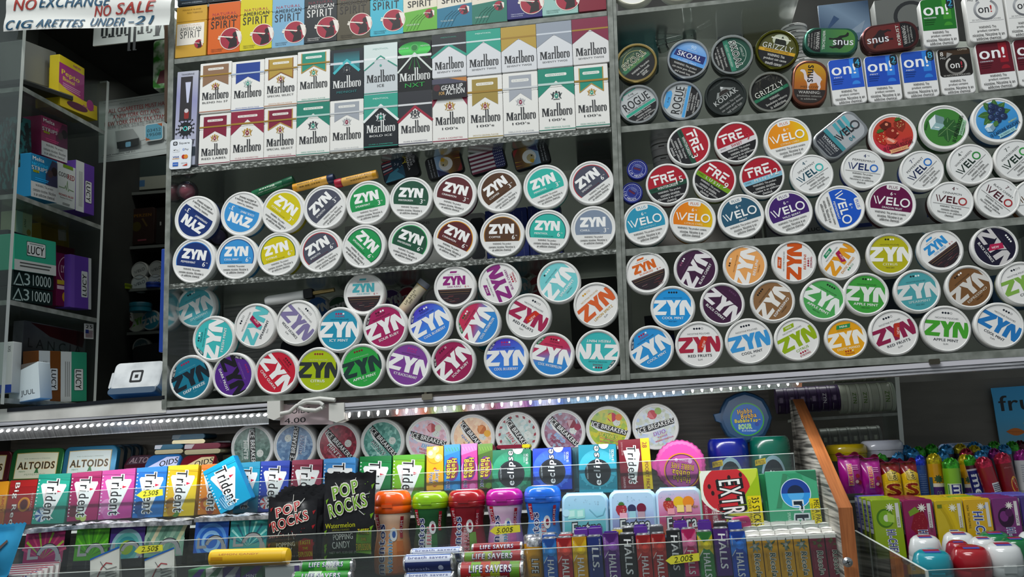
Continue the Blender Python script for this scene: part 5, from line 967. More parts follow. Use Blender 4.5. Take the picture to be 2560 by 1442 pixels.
def greytin(p, w, h):
    P = rr(-w/2*.87, -h/2*.85, w/2*.87, h/2*.85, min(w, h)*.24, 8); p.pg([(min(a, -w*.18), b) for a, b in P], '2c3038'); p.rc(-w*.18, -h*.42, -w*.10, h*.42, '3a8a94'); p.tx('WARNING', -w*.235, .0, h*.62, w*.06, 'c4c6c8', -90, .03)
    for i, l in enumerate(['This product contains', 'nicotine. Nicotine is an', 'addictive chemical.']): p.tx(l, -w*(.29+.045*i), 0, h*.6, w*.03, 'b4b6b8', -90)
    for i in range(3): p.pg([(w*(.02+.11*i), h*.40), (w*(.09+.11*i), h*.40), (w*(.06+.11*i), -h*.12), (w*(-.0+.11*i), h*.05)], ('4aa0ac', '3a8a98', '58aeb8')[i])
    velo(p, w*.15, -h*.02, w*.50, h*.24, '26282c', '3a3c40'); p.tx('04', w*.12, -h*.28, None, h*.12, '2f7f8c', 0, .03)
ovaltin(2101, 338, 138, 88, 39, 'silver grey oblong tin tilted up beside the orange and white tin', 'a4a8aa', 'a8acb0', greytin, 'oblong_tin', .30)
# ================================================================ small goods on the left case shelves
def stick(a, b, wpx, label, body, cap, capfrac, capend, txt, tcol, Y=.012, name='lip_balm_stick', group='lip balm sticks', end=None):
    A, B = at(*a, Y), at(*b, Y); L = (B-A).length; r = wpx/2*mmpx((a[0]+b[0])/2, (a[1]+b[1])/2, Y); f = mtx(A, B-A, Vector((0, -.0, 1)))
    t = thing(name, label, 'lip balm', f, group); c = L*capfrac; m = M()
    x0, x1 = (c, L) if capend == 'l' else (0, L-c)
    m.lathe([(0, x0), (r*.9, x0), (r*.95, x0+.001), (r*.95, x1-.001), (r*.9, x1), (0, x1)], mat(body, .35), 24, 'x'); m.build('tube', t)
    x2, x3 = (0, c-.0004) if capend == 'l' else (L-c+.0004, L); m = M(); m.lathe([(0, x2), (r*.96, x2), (r, x2+.001), (r, x3-.001), (r*.96, x3), (0, x3)], mat(cap, .35), 24, 'x'); m.build('cap', t)
    p = M(0); p.W = lambda x, z, d: (x, -(r*.96+d)*math.cos(z/r), (r*.96+d)*math.sin(z/r)); xm = (x0+x1)/2; l = x1-x0
    if end: p.bd(x0+l*.88 if capend == 'l' else x0, -r, x1 if capend == 'l' else x0+l*.12, r, end, 12, True)
    for s_, dz, hh, ww in txt: p.tx(s_, xm, dz*r, l*ww, r*hh, tcol, 180 if tcol == 'dfe9d8' else 0, .01)
    p.build('printed_wrap', t); return t
stick((633, 487), (734, 449), 20, 'dark green lip balm stick lying behind the yellow tin', '17603c', '125236', .25, 'r', [('Blistex', .15, .55, .5), ('MEDICATED MINT', -.45, .22, .6)], 'dfe9d8')
stick((735, 471), (836, 445), 22, 'yellow lip balm stick with a dark blue cap', 'd3a044', '1f2c4c', .16, 'r', [('BEESWAX LIP BALM', .3, .3, .7), ('88 05 1234', -.4, .3, .6)], '4a3a20', end='c98a14')
stick((839, 460), (943, 435), 22, 'yellow lip balm stick with a red cap', 'd3a04c', 'a01f34', .17, 'l', [('BEESWAX LIP BALM', .3, .3, .7), ('VANILLA', -.4, .3, .5)], '4a3a20', end='c08a0c')
stick((1008, 778), (1064, 704), 31, 'white and yellow lip balm stick leaning between two tins', 'dfd2b0', '8b9199', .16, 'r', [('LIP BALM', .2, .4, .55), ('SPF 15', -.3, .3, .35)], '4a4434', .03, group=None)
f_ = [o for o in COL.objects if o.get('label', '').startswith('white and yellow lip balm')][0]
m = M(); r = 15.2*mmpx(1040, 740, .03); L = (at(1064, 704, .03)-at(1008, 778, .03)).length; m.lathe([(r*.955, L*.45), (r*.965, L*.46), (r*.965, L*.83), (r*.955, L*.84)], gradmat(('dfd2b0', 'd6a83c'), 'X', L*.45, L*.7, 90), 24, 'x'); m.build('yellow_band', f_)
BLK2 = mat('15171a', .3)
def flagcase(px, py, ang, lab, kind):
    g = facing(px, py, ang, .035); k = mmpx(px, py, .035); w, h = 92*k, 58*k; t = thing('lighter_case', lab, 'lighter', g, 'black lighter cases behind the tins'); m = M(); m.prism(rr(-w/2, -h/2, w/2, h/2, .007), 0, .014, BLK2, None, .003); m.build('case', t); p = M(-.0001)
    if kind == 'flag':
        for i in range(10): p.rc(-w*.46, -h*.45+h*.09*i, w*.20, -h*.45+h*.09*(i+1), '6a1f3a' if i % 2 == 0 else 'cfcfd2')
        p.pg(rr(w*.20, -h*.45, w*.47, h*.45, .004), '262a5c')
        for i in range(5):
            for j in range(7): p.di(w*(.235+.05*i), h*(-.36+.12*j), w*.012, 'd4d6e0', 6)
    elif kind == 'eagle':
        p.rc(-w*.46, -h*.44, w*.22, h*.44, gradmat(('5a3a1c', '8a6a2c', '7fa3c8', 'a8bcd0'), 'X', -w*.3, w*.3, 90)); p.pg([(-w*.1, h*.44), (w*.2, h*.44), (w*.22, h*.1)], '2a2f5c'); p.pg([(-w*.46, h*.1), (-w*.3, h*.44), (-w*.4, h*.44), (-w*.46, h*.3)], '8a2a2a'); p.di(-w*.05, -h*.02, h*.30, 'd9d9d6', 18); p.di(-w*.02, -h*.08, h*.17, 'b5a67c', 14); p.pg([(-w*.02, -h*.12), (w*.08, -h*.2), (w*.02, -h*.34), (-w*.06, -h*.25)], 'c79a1c'); p.di(w*.02, -.0*h, h*.04, '1a1a1a', 6)
        for i in range(4): p.pg([(-w*.46, -h*(.1+.09*i)), (-w*.25, -h*(.16+.08*i)), (-w*.46, -h*(.14+.09*i))], ('b8902c', '7a2a1c', 'a8781c', '5a2c1c')[i])
        for i, l in enumerate(('LAND OF THE FREE,', 'HOME OF THE BRAVE')): p.tx(l, w*(.30+.08*i), 0, h*.8, w*.035, 'b9bcc0', -90)
    else:
        p.rc(-w*.46, -h*.44, w*.10, h*.44, '1c3146')
        for i in range(5): p.pg([(-w*.46, h*(.44-.12*i)), (-w*.20, h*(.44-.10*i)), (-w*.20, h*(.39-.10*i)), (-w*.46, h*(.38-.12*i))], '8f2f3c' if i % 2 == 0 else 'c3c4cc')
        p.pg([(-w*.46, -h*.44), (-w*.3, -h*.1), (-w*.05, h*.05), (w*.08, -h*.44)], '3c86a0'); p.pg([(-w*.1, -h*.1), (w*.1, h*.1), (w*.1, -h*.4)], '24506a')
        for i in range(10): p.di(w*random.uniform(-.15, .08), h*random.uniform(.05, .42), w*.012, 'c8ccd8', 6)
        p.tx('ψ' if False else 'Y', w*.15, h*.2, None, h*.2, 'c8b83c', -70, .02)
        for i, l in enumerate(('GOD', 'BLESS', 'AMERICA')): p.tx(l, w*(.40-.08*i), h*(.22 if i < 2 else .15), h*.13*len(l)*.75, w*.055, 'dfe1e4', -90, .02)
    p.build('picture', t)
flagcase(1000, 421, 17, 'black lighter case with a soldier picture and GOD BLESS AMERICA', 'god')
flagcase(1110, 412, 197, 'black lighter case with an eagle picture upside down', 'eagle')
flagcase(1217, 401, 16, 'black lighter case with stars and stripes', 'flag')
flagcase(1327, 389, 16, 'black lighter case with an eagle picture, last of the row', 'eagle')
CLEAR = acrylic('clear_capsule', 'f0eef0', .12, 'b8b4bc', .08, 1.0)
def ball(px, py, d, c, lab, Y):
    k = mmpx(px, py, Y); r = d/2*k; t = thing('toy_capsule', lab, 'capsule', Matrix.Translation(at(px, py, Y)), None); m = M(); pr = [(r*math.sin(math.pi*i/12), -r*math.cos(math.pi*i/12)) for i in range(13)]; pr[0] = (0, -r); pr[-1] = (0, r); m.lathe(pr, CLEAR, 28, 'z'); m.build('shell', t)
    m = M(); m.lathe([(a*.72, b*.72) for a, b in pr], mat(c, .3), 24, 'z'); m.build('sweet', t)
ball(468, 479, 50, 'a8304a', 'clear round capsule with a red sweet, above the first navy tin', .028)
ball(546, 592, 46, '6a5a8c', 'clear round capsule with a purple sweet among the navy and sky blue tins', .062)
A, B = at(664, 754, .03), at(836, 724, .03); L = (B-A).length; k = mmpx(740, 740, .03); t = thing('gas_match', 'white handled gas match with a brass rod lying above the lavender tin', 'lighter', mtx(A, B-A, Vector((0, 0, 1))))
m = M(); m.lathe([(0, 0), (10*k, .001), (12.5*k, .006), (11.5*k, L*.56), (10*k, L*.57), (0, L*.57)], mat('dcdcda', .3), 24, 'x'); m.build('handle', t); m = M(); m.prism(rr(L*.57, -11*k, L*.70, 12*k, .002), -.006, .006, BLK2, None, .001); m.build('collar', t); m = M(); m.lathe([(0, L*.70), (5.5*k, L*.70), (5*k, L), (0, L)], noisemat('aged_brass', '6a5a34', 'b09a68', (1, 30, 30), 20, 2, .35, .8), 16, 'x'); m.build('rod', t)
# ---------------------------------------------------------------- goods standing behind the tins
def carton(tl, tr, bl, Y, lab, col, draw=None, depth=.03, name='carton', cat='carton', r=.001, group=None, lean=0):
    f, w, h = frame(tl, tr, bl, Y, lean); t = thing(name, lab, cat, f, group); m = M(); m.prism(rr(-w/2, 0, w/2, h, r, 3), 0, depth, mat(col, .5) if isinstance(col, str) else col, None, .0008); m.build('box_body', t)
    if draw: p = M(-.0001); draw(p, w, h); p.build('printed_face', t)
    return t
def blink(p, w, h):
    p.ri(-w*.3, h*.86, h*.16, h*.175, '2a2c2c', 24); p.tx('BLINK', -w*.26, h*.86, w*.26, h*.09, '2a2c2c', 0, .03)
    for i in range(7): p.rc(-w*.45, h*(.42-.04*i), w*(.1-.02*(i % 3)), h*(.425-.04*i), '6a6c6a')
    p.rc(w*.05, h*.52, w*.18, h*.62, '2c3030'); p.rc(w*.24, h*.5, w*.38, h*.66, '4a3030'); p.tx('DIRECTIONS', w*.2, h*.92, w*.3, h*.05, '5a5c5a')
carton((862, 566), (1112, 542), (862, 690), .125, 'white leaflet carton behind the green tins', 'b9bab4', blink)
carton((1112, 540), (1212, 530), (1112, 668), .124, 'pale grey device box with a dark screen behind the maroon tins', 'a9a8a4', lambda p, w, h: (p.pg(rr(w*.12, h*.1, w*.46, h*.9, .006), '34363a'), p.pg(rr(-w*.1, h*.2, w*.05, h*.3, .001), '6a4a3c')), r=.006)
def bluel(p, w, h):
    for i in range(5):
        for j in range(3): p.tx('nicotine pouches strong mint', -w*.38+w*.19*i, h*(.2+.3*j), h*.26, w*.03, '8d97c8', 90)
carton((1212, 528), (1316, 517), (1212, 660), .122, 'blue carton with small white text behind the brown tins', '2c3c8c', bluel)
carton((1318, 516), (1398, 508), (1318, 650), .123, 'blue carton with small white text behind the teal tins', '2a3880', bluel)
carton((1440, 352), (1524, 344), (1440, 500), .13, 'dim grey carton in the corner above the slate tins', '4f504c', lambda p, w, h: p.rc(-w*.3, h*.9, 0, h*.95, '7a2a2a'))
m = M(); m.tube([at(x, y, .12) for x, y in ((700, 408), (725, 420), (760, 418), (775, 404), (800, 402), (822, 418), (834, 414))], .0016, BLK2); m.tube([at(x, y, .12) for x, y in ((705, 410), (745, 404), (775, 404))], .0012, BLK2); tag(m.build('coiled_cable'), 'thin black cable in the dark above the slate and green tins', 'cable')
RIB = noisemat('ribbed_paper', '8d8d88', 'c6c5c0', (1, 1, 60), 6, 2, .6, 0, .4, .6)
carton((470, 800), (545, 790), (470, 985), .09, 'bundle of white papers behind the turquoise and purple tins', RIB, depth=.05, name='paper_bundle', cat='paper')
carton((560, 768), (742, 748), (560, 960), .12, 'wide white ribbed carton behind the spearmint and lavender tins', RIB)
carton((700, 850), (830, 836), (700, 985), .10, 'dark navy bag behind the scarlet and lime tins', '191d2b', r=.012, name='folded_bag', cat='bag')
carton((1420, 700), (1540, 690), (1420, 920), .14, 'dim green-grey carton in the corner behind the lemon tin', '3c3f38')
BT = 'tins standing in the dim back row'
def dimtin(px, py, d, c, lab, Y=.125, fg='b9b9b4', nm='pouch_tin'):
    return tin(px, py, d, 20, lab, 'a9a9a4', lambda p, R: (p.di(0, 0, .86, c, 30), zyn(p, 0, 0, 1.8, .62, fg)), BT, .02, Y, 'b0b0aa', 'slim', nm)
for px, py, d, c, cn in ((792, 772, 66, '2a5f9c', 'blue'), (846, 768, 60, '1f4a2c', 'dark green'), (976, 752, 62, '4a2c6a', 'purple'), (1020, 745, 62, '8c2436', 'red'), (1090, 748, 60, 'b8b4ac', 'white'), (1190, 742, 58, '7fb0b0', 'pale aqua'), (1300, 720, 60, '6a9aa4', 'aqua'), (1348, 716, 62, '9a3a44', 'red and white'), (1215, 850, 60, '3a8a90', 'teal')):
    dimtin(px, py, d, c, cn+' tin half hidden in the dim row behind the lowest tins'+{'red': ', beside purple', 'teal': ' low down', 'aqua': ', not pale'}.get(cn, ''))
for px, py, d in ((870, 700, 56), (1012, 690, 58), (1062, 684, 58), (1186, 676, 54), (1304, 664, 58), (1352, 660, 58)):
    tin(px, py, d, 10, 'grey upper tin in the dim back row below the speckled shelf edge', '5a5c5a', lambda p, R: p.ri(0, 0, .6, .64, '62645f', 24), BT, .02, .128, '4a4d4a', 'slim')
# ---- right case backgrounds
def flatstack(px, py, wpx, hpx, n, lab, c, Y, group):
    for i in range(n):
        k = mmpx(px, py, Y); t = thing('pouch_tin', lab, 'tin', Matrix.Translation(at(px+i*5, py+i*hpx, Y)), group); r = wpx/2*k; h = hpx*k*.96; m = M()
        m.lathe([(0, -h/2), (r*.95, -h/2), (r*.97, h*.08)], mat(c, .4), 36, 'z'); m.build('tub', t); m = M(); m.lathe([(r*.98, h*.08), (r, h*.1), (r, h*.46), (r*.97, h/2), (0, h/2)], mat('cfcfcb', .35), 36, 'z'); m.build('lid', t)
        m = M(-0.0); m.W = lambda x, z, d: ((r+.0003+d)*math.sin(x/r), -(r+.0003+d)*math.cos(x/r), z); m.bd(-r*.5, h*.2, -r*.1, h*.3, '4a4440', 4); m.build('side_print', t)
flatstack(1660, 352, 74, 30, 3, 'white tin lying flat in the stack behind the wintergreen tins', 'c9c8c4', .075, 'white tins stacked flat behind the red and black tins')
flatstack(1985, 78, 66, 17, 6, 'pale tin lying flat in the stack beside the olive green tin', 'a8aaa6', .085, 'pale tins stacked flat beside the olive tin')
GLASS = acrylic('clear_glass', 'e2ebe8', .04, 'c8d4d0', .03, 1.6)
t = thing('glass_pipe', 'clear glass pipe fitting with side arms on the top shelf of the right case', 'glass pipe', Matrix.Translation(at(1722, 80, .10)))
def gl(pts, r, nme): m = M(); m.tube([at(x, y, .10)-at(1722, 80, .10) for x, y in pts], r, GLASS, 14); m.build(nme, t)
gl([(1716, 20), (1720, 60), (1724, 78)], .0075, 'stem'); gl([(1724, 85), (1752, 70), (1776, 56)], .005, 'side_arm'); gl([(1715, 88), (1690, 96), (1640, 108)], .005, 'side_arm'); gl([(1724, 74), (1724, 100)], .011, 'joint'); gl([(1652, 84), (1654, 108), (1660, 126)], .009, 'joint')
carton((1538, 66), (1640, 55), (1538, 180), .13, 'teal pouch in the dim corner behind the gold rimmed tin', '1c4a4a', lambda p, w, h: (p.rc(w*.2, h*.1, w*.42, h*.5, '3a5f5c'), p.rc(-w*.4, h*.2, -w*.1, h*.3, '2f6a66')), r=.008, name='teal_pouch', cat='pouch')
carton((1790, 26), (1850, 20), (1790, 120), .135, 'grey slanted carton behind the dark green tin', '53565a')
carton((1855, 22), (1960, 12), (1855, 120), .14, 'dull olive carton behind the olive green tin', '4a4a34')
carton((2044, 14), (2170, 0), (2044, 112), .11, 'blue-grey glossy magazine behind the dark green oval tin', gradmat(('3c5068', '6a7f94', '2f445c'), 'Z', 0, .07, 40), lambda p, w, h: (p.pg([(-w*.4, h*.3), (-w*.1, h*.6), (-w*.2, h*.7)], '2f4666'), p.pg([(0, h*.2), (w*.4, h*.5), (w*.3, h*.2)], '7a8a9a')), depth=.004, name='magazine', cat='magazine')
carton((2185, 2), (2330, -14), (2185, 110), .125, 'dark grey device box behind the dark red oval tin', '5c5f5c', lambda p, w, h: p.ri(w*.1, h*.55, h*.28, h*.36, '26282a', 24))
carton((1640, 560), (1900, 536), (1640, 628), .12, 'pale carton with a barcode behind the light blue tin row', 'a9a39c', lambda p, w, h: [p.rc(w*(.30+.02*i), h*.1, w*(.31+.02*i), h*.5, '2c2c2c') for i in range(7)])
carton((1910, 533), (2240, 500), (1910, 598), .12, 'long white carton behind the violet and royal blue tins', 'b0b1ae', lambda p, w, h: (p.rc(w*.1, h*.1, w*.3, h*.25, '3a4a8c'), p.tx('LUCY', -w*.12, h*.2, w*.12, h*.13, '2a2a2a', 0, .03)))
carton((2250, 500), (2560, 470), (2250, 566), .122, 'long white carton with blue bars behind the plum half tin', 'a4a6a4', lambda p, w, h: p.rc(-w*.3, h*.25, -w*.1, h*.4, '3a4a8c'))
carton((1610, 790), (1680, 783), (1610, 880), .12, 'dark box with a blue base behind the first sky blue tins', '20222a', lambda p, w, h: p.rc(-w/2, 0, w/2, h*.4, '1f2f72'))
carton((2200, 700), (2330, 686), (2200, 800), .135, 'blue-grey box behind the turquoise tin of the right case', '4a5a66')
carton((2470, 690), (2590, 676), (2470, 780), .135, 'deep blue box behind the pale green edge tin', '2f5676')
# ================================================================ gum and candy display under the light strips
YA, YB, YC = .07, -.012, -.085
ACL = acrylic('clear_lip', 'eef1f1', .035, '9aa0a0', .05, .6)
rack = thing('tiered_candy_rack', 'three tiered candy rack with clear front lips and a wooden end panel', 'rack', Matrix.Translation(at(1050, 1440, 0)))
def lip(a, b, drop, Y, shelfd):
    m = M(); A, B = at(*a, Y), at(*b, Y); d = Vector((0, 0, -drop)); k = Vector((0, .003, 0)); e = Vector((0, 0, -.0008))
    m.face([A, B, B+k, A+k], EDGEL); m.face([A, B, B+e, A+e], EDGEL); m.face([A+e, B+e, B+d, A+d], ACL); m.face([A+k+e, B+k+e, B+d+k, A+d+k], ACL); m.face([B, B+k, B+d+k, B+d], EDGEL); m.face([A, A+k, A+d+k, A+d], EDGEL)
    kid(m, 'lip', rack, 'clear front lip'); m = M(); g = Vector((0, shelfd, 0)); c = Vector((0, 0, -.004))
    m.face([A+d, B+d, B+d+g, A+d+g], ACRH); m.face([A+d+c, B+d+c, B+d+g+c, A+d+g+c], ACRH); m.face([A+d, B+d, B+d+c, A+d+c], EDGEL); kid(m, 'shelf', rack)
lip((-60, 1241), (1984, 1132), .062, YA-.012, .13); lip((-60, 1375), (2094, 1269), .074, YB-.034, .07); lip((-60, 1442), (2134, 1331), .075, YC-.006, .06)
ORW = noisemat('orange_wood_edge', '8a4f2a', 'b5703f', (60, 1, 4), 5, 4, .4, 0, .3, .7)
PALEW = noisemat('bleached_woodgrain', '47443f', 'b3aea4', (1, 1.5, 60), 5, 6, .55, 0, .38, .62, .1)
Xp = at(2095, 1269, -.12).x; a0, a1, a2 = atx(1981, 998, Xp), atx(2095, 1269, Xp), atx(2105, 1500, Xp); wd = .0165
P = [Vector((Xp, .232, a0.z)), a0, a1, Vector((Xp, a1.y, a2.z)), Vector((Xp, .232, a2.z))]; k = Vector((wd, 0, 0))
m = M(); m.face(P, PALEW); m.face([p+k for p in P], PALEW); m.face([P[0], P[1], P[1]+k, P[0]+k], ORW); m.face([P[3], P[4], P[4]+k, P[3]+k], PALEW); sp_ = kid(m, 'side_panel', rack, 'pale woodgrain side panel')
m = M(); e = Vector((0, -.0012, 0)); m.face([a0+e, a1+e, a1+k+e, a0+k+e], ORW); m.face([a1+e, P[3]+e, P[3]+k+e, a1+k+e], ORW); m.face([a0+e, a1+e, a1, a0], ORW); m.face([a1+e, P[3]+e, P[3], a1], ORW); m.face([a0+e, a0+k+e, a0+k, a0], ORW); o = m.build('edge_band'); o.parent = sp_; o.matrix_parent_inverse = sp_.matrix_world.inverted(); o['label'] = 'orange wood edge band'
c = at(2119, 1405, a1.y-.0125); m = M(); r = .0058; m.lathe([(0, -.003), (r*.5, -.0028), (r, -.001), (r, .002)], STEEL, 24, 'y')
for q in (0, 90):
    a = math.radians(q+20); m.face([(r*.5*math.cos(a)-r*.08*math.sin(a), -.0031, r*.5*math.sin(a)+r*.08*math.cos(a)), (r*.5*math.cos(a)+r*.08*math.sin(a), -.0031, r*.5*math.sin(a)-r*.08*math.cos(a)), (-r*.5*math.cos(a)+r*.08*math.sin(a), -.0031, -r*.5*math.sin(a)-r*.08*math.cos(a)), (-r*.5*math.cos(a)-r*.08*math.sin(a), -.0031, -r*.5*math.sin(a)+r*.08*math.cos(a))], BLK2)
o = m.build('screw', None, Matrix.Translation(c)); o.parent = rack; o.matrix_parent_inverse = rack.matrix_world.inverted(); o['label'] = 'steel cross-head screw'
# ---------------------------------------------------------------- round mint pucks
GI = 'round mint pucks in a row under the light strip'
def holo(c1, c2, c3, sc=16):
    k = ('holo', c1, c2, c3)
    if k in MATS: return MATS[k]
    m, n, l, b = nm('mottled_foil_print'); tc = n.new('ShaderNodeTexCoord'); v = n.new('ShaderNodeTexVoronoi'); v.inputs['Scale'].default_value = 190; l.new(tc.outputs['Object'], v.inputs['Vector'])
    r = n.new('ShaderNodeValToRGB'); e = r.color_ramp.elements; e.new(.5)
    for i, (pz, s) in enumerate(((.1, c1), (.5, c2), (.95, c3))): e[i].position = pz; e[i].color = lin(s)+[1]
    sp = n.new('ShaderNodeSeparateColor'); l.new(v.outputs['Color'], sp.inputs[0]); l.new(sp.outputs[0], r.inputs[0]); l.new(r.outputs[0], b.inputs['Base Color']); b.inputs['Roughness'].default_value = .3
    MATS[k] = m; return m
def puck(px, py, r, ang, lab, cs_, word, wc, flav, fc, extra=None):
    Y = .150
    def f(p, R):
        p.di(0, 0, .84, holo(*cs_), 48); p.di(.30, .34, .16, 'c9cec8', 18)
        for i in range(6): p.di(.30+random.uniform(-.09, .09), .34+random.uniform(-.09, .09), .015, '8a8f8a', 6)
        if extra: extra(p, R)
        p.pg([(-.84, .20), (-.70, -.10), (.80, -.14), (.86, .10)], '17181a'); p.pg([(-.86, -.02), (-.2, -.13), (.6, -.2), (.2, -.17), (-.4, -.20)], 'dadcda'); p.tx('ICE BREAKERS', .02, .03, 1.56, .20, 'e2e3e1', -2, .03, .06); p.tx(word, .06, -.30, min(.9, .14*len(word)+.1), .17, wc, -2, .04, .1, outline='e0e0e0' if wc not in ('dfe2e0', 'd9d25a') else '1c2022', ow=.035)
        for i, l in enumerate(flav): p.tx(l, .12+.04*i, -.47-.14*i, min(.8, .085*len(l)), .09, fc, -2, .02)
    t = tin(px, py, 2*r, ang, lab, 'c6c8c6', f, GI, .034, Y, 'cfd0cd', 'pouch', 'mint_puck', 'mints'); return t
fr = lambda a, b, c: (lambda p, R: (p.di(.05, .52, .2, a, 14), p.di(.34, .58, .15, b, 12), p.pg([(-.2, .5), (.1, .3), (.0, .7)], c)))
puck(630, 1118, 54, -86, 'mint puck with grey-green face turned on its side, leftmost of the puck row', ('3d5a50', '54756a', '6f8d82'), 'MINTS', 'a9b8b0', ['spearmint'], 'a9b8b0')
puck(736, 1114, 54, 84, 'mint puck with dull blue face, lettering climbing', ('4a6c94', '6288ae', '8aa8c4'), 'MINTS', '2a4a7a', ['coolmint'], 'dfe6ee')
puck(845, 1111, 55, -45, 'mint puck with crimson face', ('6a1226', '8c1c34', 'a83248'), 'MINTS', 'dfe2e0', ['CINNAMON'], 'e0b0b8')
puck(955.4, 1103.6, 55, -46, 'mint puck with teal-green glittery face, wintergreen', ('3f7f74', '5fa094', '8fc4b8'), 'MINTS', '1f4a44', ['wintergreen'], 'e6efec')
puck(1069, 1098.5, 56, -13, 'mint puck with pale pink and blue face picturing a strawberry', ('c495a4', 'd8b4c0', 'a9bcd6'), 'DUO', '2a8ac0', ['FRUIT+COOL', 'strawberry'], 'a82a44', fr('a8343c', 'c8ccb8', 'd88a94'))
puck(1181, 1092, 56, -48, 'mint puck with peach face picturing a mango', ('dcae8a', 'e6c4a4', 'e9d0a8'), 'sparklers', '3a5a8c', ['mango'], 'a8641c', fr('b8601c', 'd8a02c', 'd88a4a'))
puck(1293, 1085.7, 56, -51, 'mint puck with silver face and a candy cane border', ('a9b4ae', 'c4ccc8', '8fb4b4'), 'MINTS', '9a2a34', ['candy cane'], '2f7a4a', lambda p, R: [p.pg([(.74*math.cos(q), .74*math.sin(q)), (.84*math.cos(q+.05), .84*math.sin(q+.05)), (.84*math.cos(q+.2), .84*math.sin(q+.2)), (.74*math.cos(q+.14), .74*math.sin(q+.14))], '8f2a38') for q in [i*math.pi/8 for i in range(16)]])
puck(1407.5, 1079, 56, -42, 'mint puck with mauve face picturing raspberries', ('7a4a62', '9a6a80', '8fa8bc'), 'DUO', '2a7ac8', ['FRUIT+COOL', 'RASPBERRY'], '8a1c44', fr('7a1430', '8c1c3c', 'b8949c'))
puck(1520.6, 1071, 57, -13, 'mint puck with lime and yellow face, SOURS', ('8fb03a', 'c4bc2c', '6a9a3a'), 'SOURS', 'd9d25a', ['strawberry', 'green apple'], 'c8286a', fr('b82a4a', 'd8742c', 'd8c02c'))
puck(1638.7, 1066, 59, 20, 'mint puck with pearly face and a watermelon slice, last of the row', ('b4bca8', 'cdd4d6', 'a9bcdc'), 'DUO', '7a2a9a', ['+cool', 'watermelon'], 'b83a6a', fr('b83a44', '8fae5a', 'cf6a70'))
# ---------------------------------------------------------------- oblong mint tins
def mtin(tl, tr, bl, Y, lab, rim, cream, word=True, crop=1, grp='oblong mint tins standing up'):
    f, w, h = frame(tl, tr, bl, Y, .01); t = thing('mint_tin', lab, 'mints', f, grp); m = M(); m.prism(rr(-w/2, 0, w/2, h, w*.11, 6), 0, .011, mat(rim, .3, .4), None, .002); m.build('lid', t); m = M(); m.prism(rr(-w/2+.001, .001, w/2-.001, h-.001, w*.11, 6), .0112, .021, mat('8f8c84', .3, .7)); m.build('tray', t)
    p = M(-.0001); e = w*.40; z1 = h*.87
    p.pg([(-e, h*.12), (e, h*.12), (e, z1), (0, z1+h*.02), (-e, z1)], 'a8904c'); p.pg([(-e*.97, h*.13), (e*.97, h*.13), (e*.97, z1-h*.02), (0, z1), (-e*.97, z1-h*.02)], cream)
    if word: p.tx('ALTOIDS', 0, h*.50, w*.70, h*.20, '1a1714', 0, .03, 0, outline='b08a44', ow=.03); p.tx('THE CURIOUSLY STRONG', 0, h*.70, w*.5, h*.03, '6a7a6a'); p.tx('PEPPERMINT', 0, h*.24, w*.4, h*.05, '8a9a7a'); [leaf(p, w*(-.02+.03*i), h*.28, 30+40*i, w*.09, w*.02, '2f6a3a') for i in range(4)]; p.tx('MINTS', -w*.25, h*.33, w*.12, h*.04, '3f7a4a')
    p.build('printed_face', t); return t
mtin((33, 1123), (163, 1118), (31, 1208), .12, 'oblong mint tin with green rim and cream label', '1c5a2c', 'cfd0b8')
mtin((163, 1117), (296, 1111), (163, 1204), .12, 'oblong mint tin with blue rim and pale label', '1c5a78', 'c4cfcc')
mtin((-98, 1131), (33, 1126), (-100, 1212), .12, 'oblong mint tin with maroon rim cut off by the picture edge', '4a141c', 'c9bfa8')
for i in range(3): mtin((183+19*i, 1116-1*i), (314+20*i, 1110-1*i), (183+19*i, 1203), .148+.026*i, 'dark blue mint tin standing behind the blue rimmed one, only its edge showing', '1c2f3c', '5a5c54', False, grp='dark mint tins one behind the other')
def flat(px0, px1, py0, py1, Y, lab, top, lid_, wedge=None, word=None, up=0.0):
    """a small hinged tin seen on its edge or tipped towards the viewer"""
    f, w, h = frame((px0, py0), (px1, py0-(px1-px0)*.05), (px0, py1), Y, up); t = thing('mint_tin', lab, 'mints', f, 'small hinged mint tins in a heap'); d = .042 if up < .012 else .014
    if up < .012:
        m = M(); m.prism(rr(-w/2, h*.46, w/2, h, w*.09, 5), 0, d, mat(top, .3, .3), None, .0018); m.build('lid', t); m = M(); m.prism(rr(-w/2*.98, 0, w/2*.98, h*.45, w*.06, 5), .0005, d, mat('9a9276', .28, .75), None, .001); m.build('tray', t)
        if wedge: p = M(-.0001); p.pg([(-w*.48, h*.55), (-w*.28, h*.55), (-w*.2, h*.95), (-w*.46, h*.95)], wedge); p.build('printed_edge', t)
    else:
        m = M(); m.prism(rr(-w/2, 0, w/2, h, h*.35, 6), 0, .008, mat(top, .3, .3), None, .002); m.build('lid', t); m = M(); m.prism(rr(-w/2*.98, .0005, w/2*.98, h*.97, h*.35, 6), .0082, d, mat('8f8a74', .28, .75)); m.build('tray', t); p = M(-.0001)
        if wedge: p.pg([(-w*.45, 0), (w*.05, h*.8), (w*.42, h*.8), (w*.46, h*.1)], wedge); p.tx(word, w*.18, h*.42, w*.5, h*.4, '1a1818', 14, .03)
        elif word: p.pg([(-w*.42, h*.3), (w*.46, h*.35), (w*.46, h*.92), (-w*.38, h*.92)], '3a2a34'); p.tx(word, 0, h*.6, w*.66, h*.4, '8a7a80', 0, .02)
        p.build('printed_face', t)
    return t
flat(322, 388, 1138, 1172, .118, 'small mint tin with dark maroon face, leftmost of the heap', '3c1220', '', None, 'ALTO', .02)
flat(374, 459, 1137, 1172, .105, 'small mint tin with bright blue face and pale wedge, front of the heap', '2a68a8', '', 'b4bcdc', 'OIDS', .02)
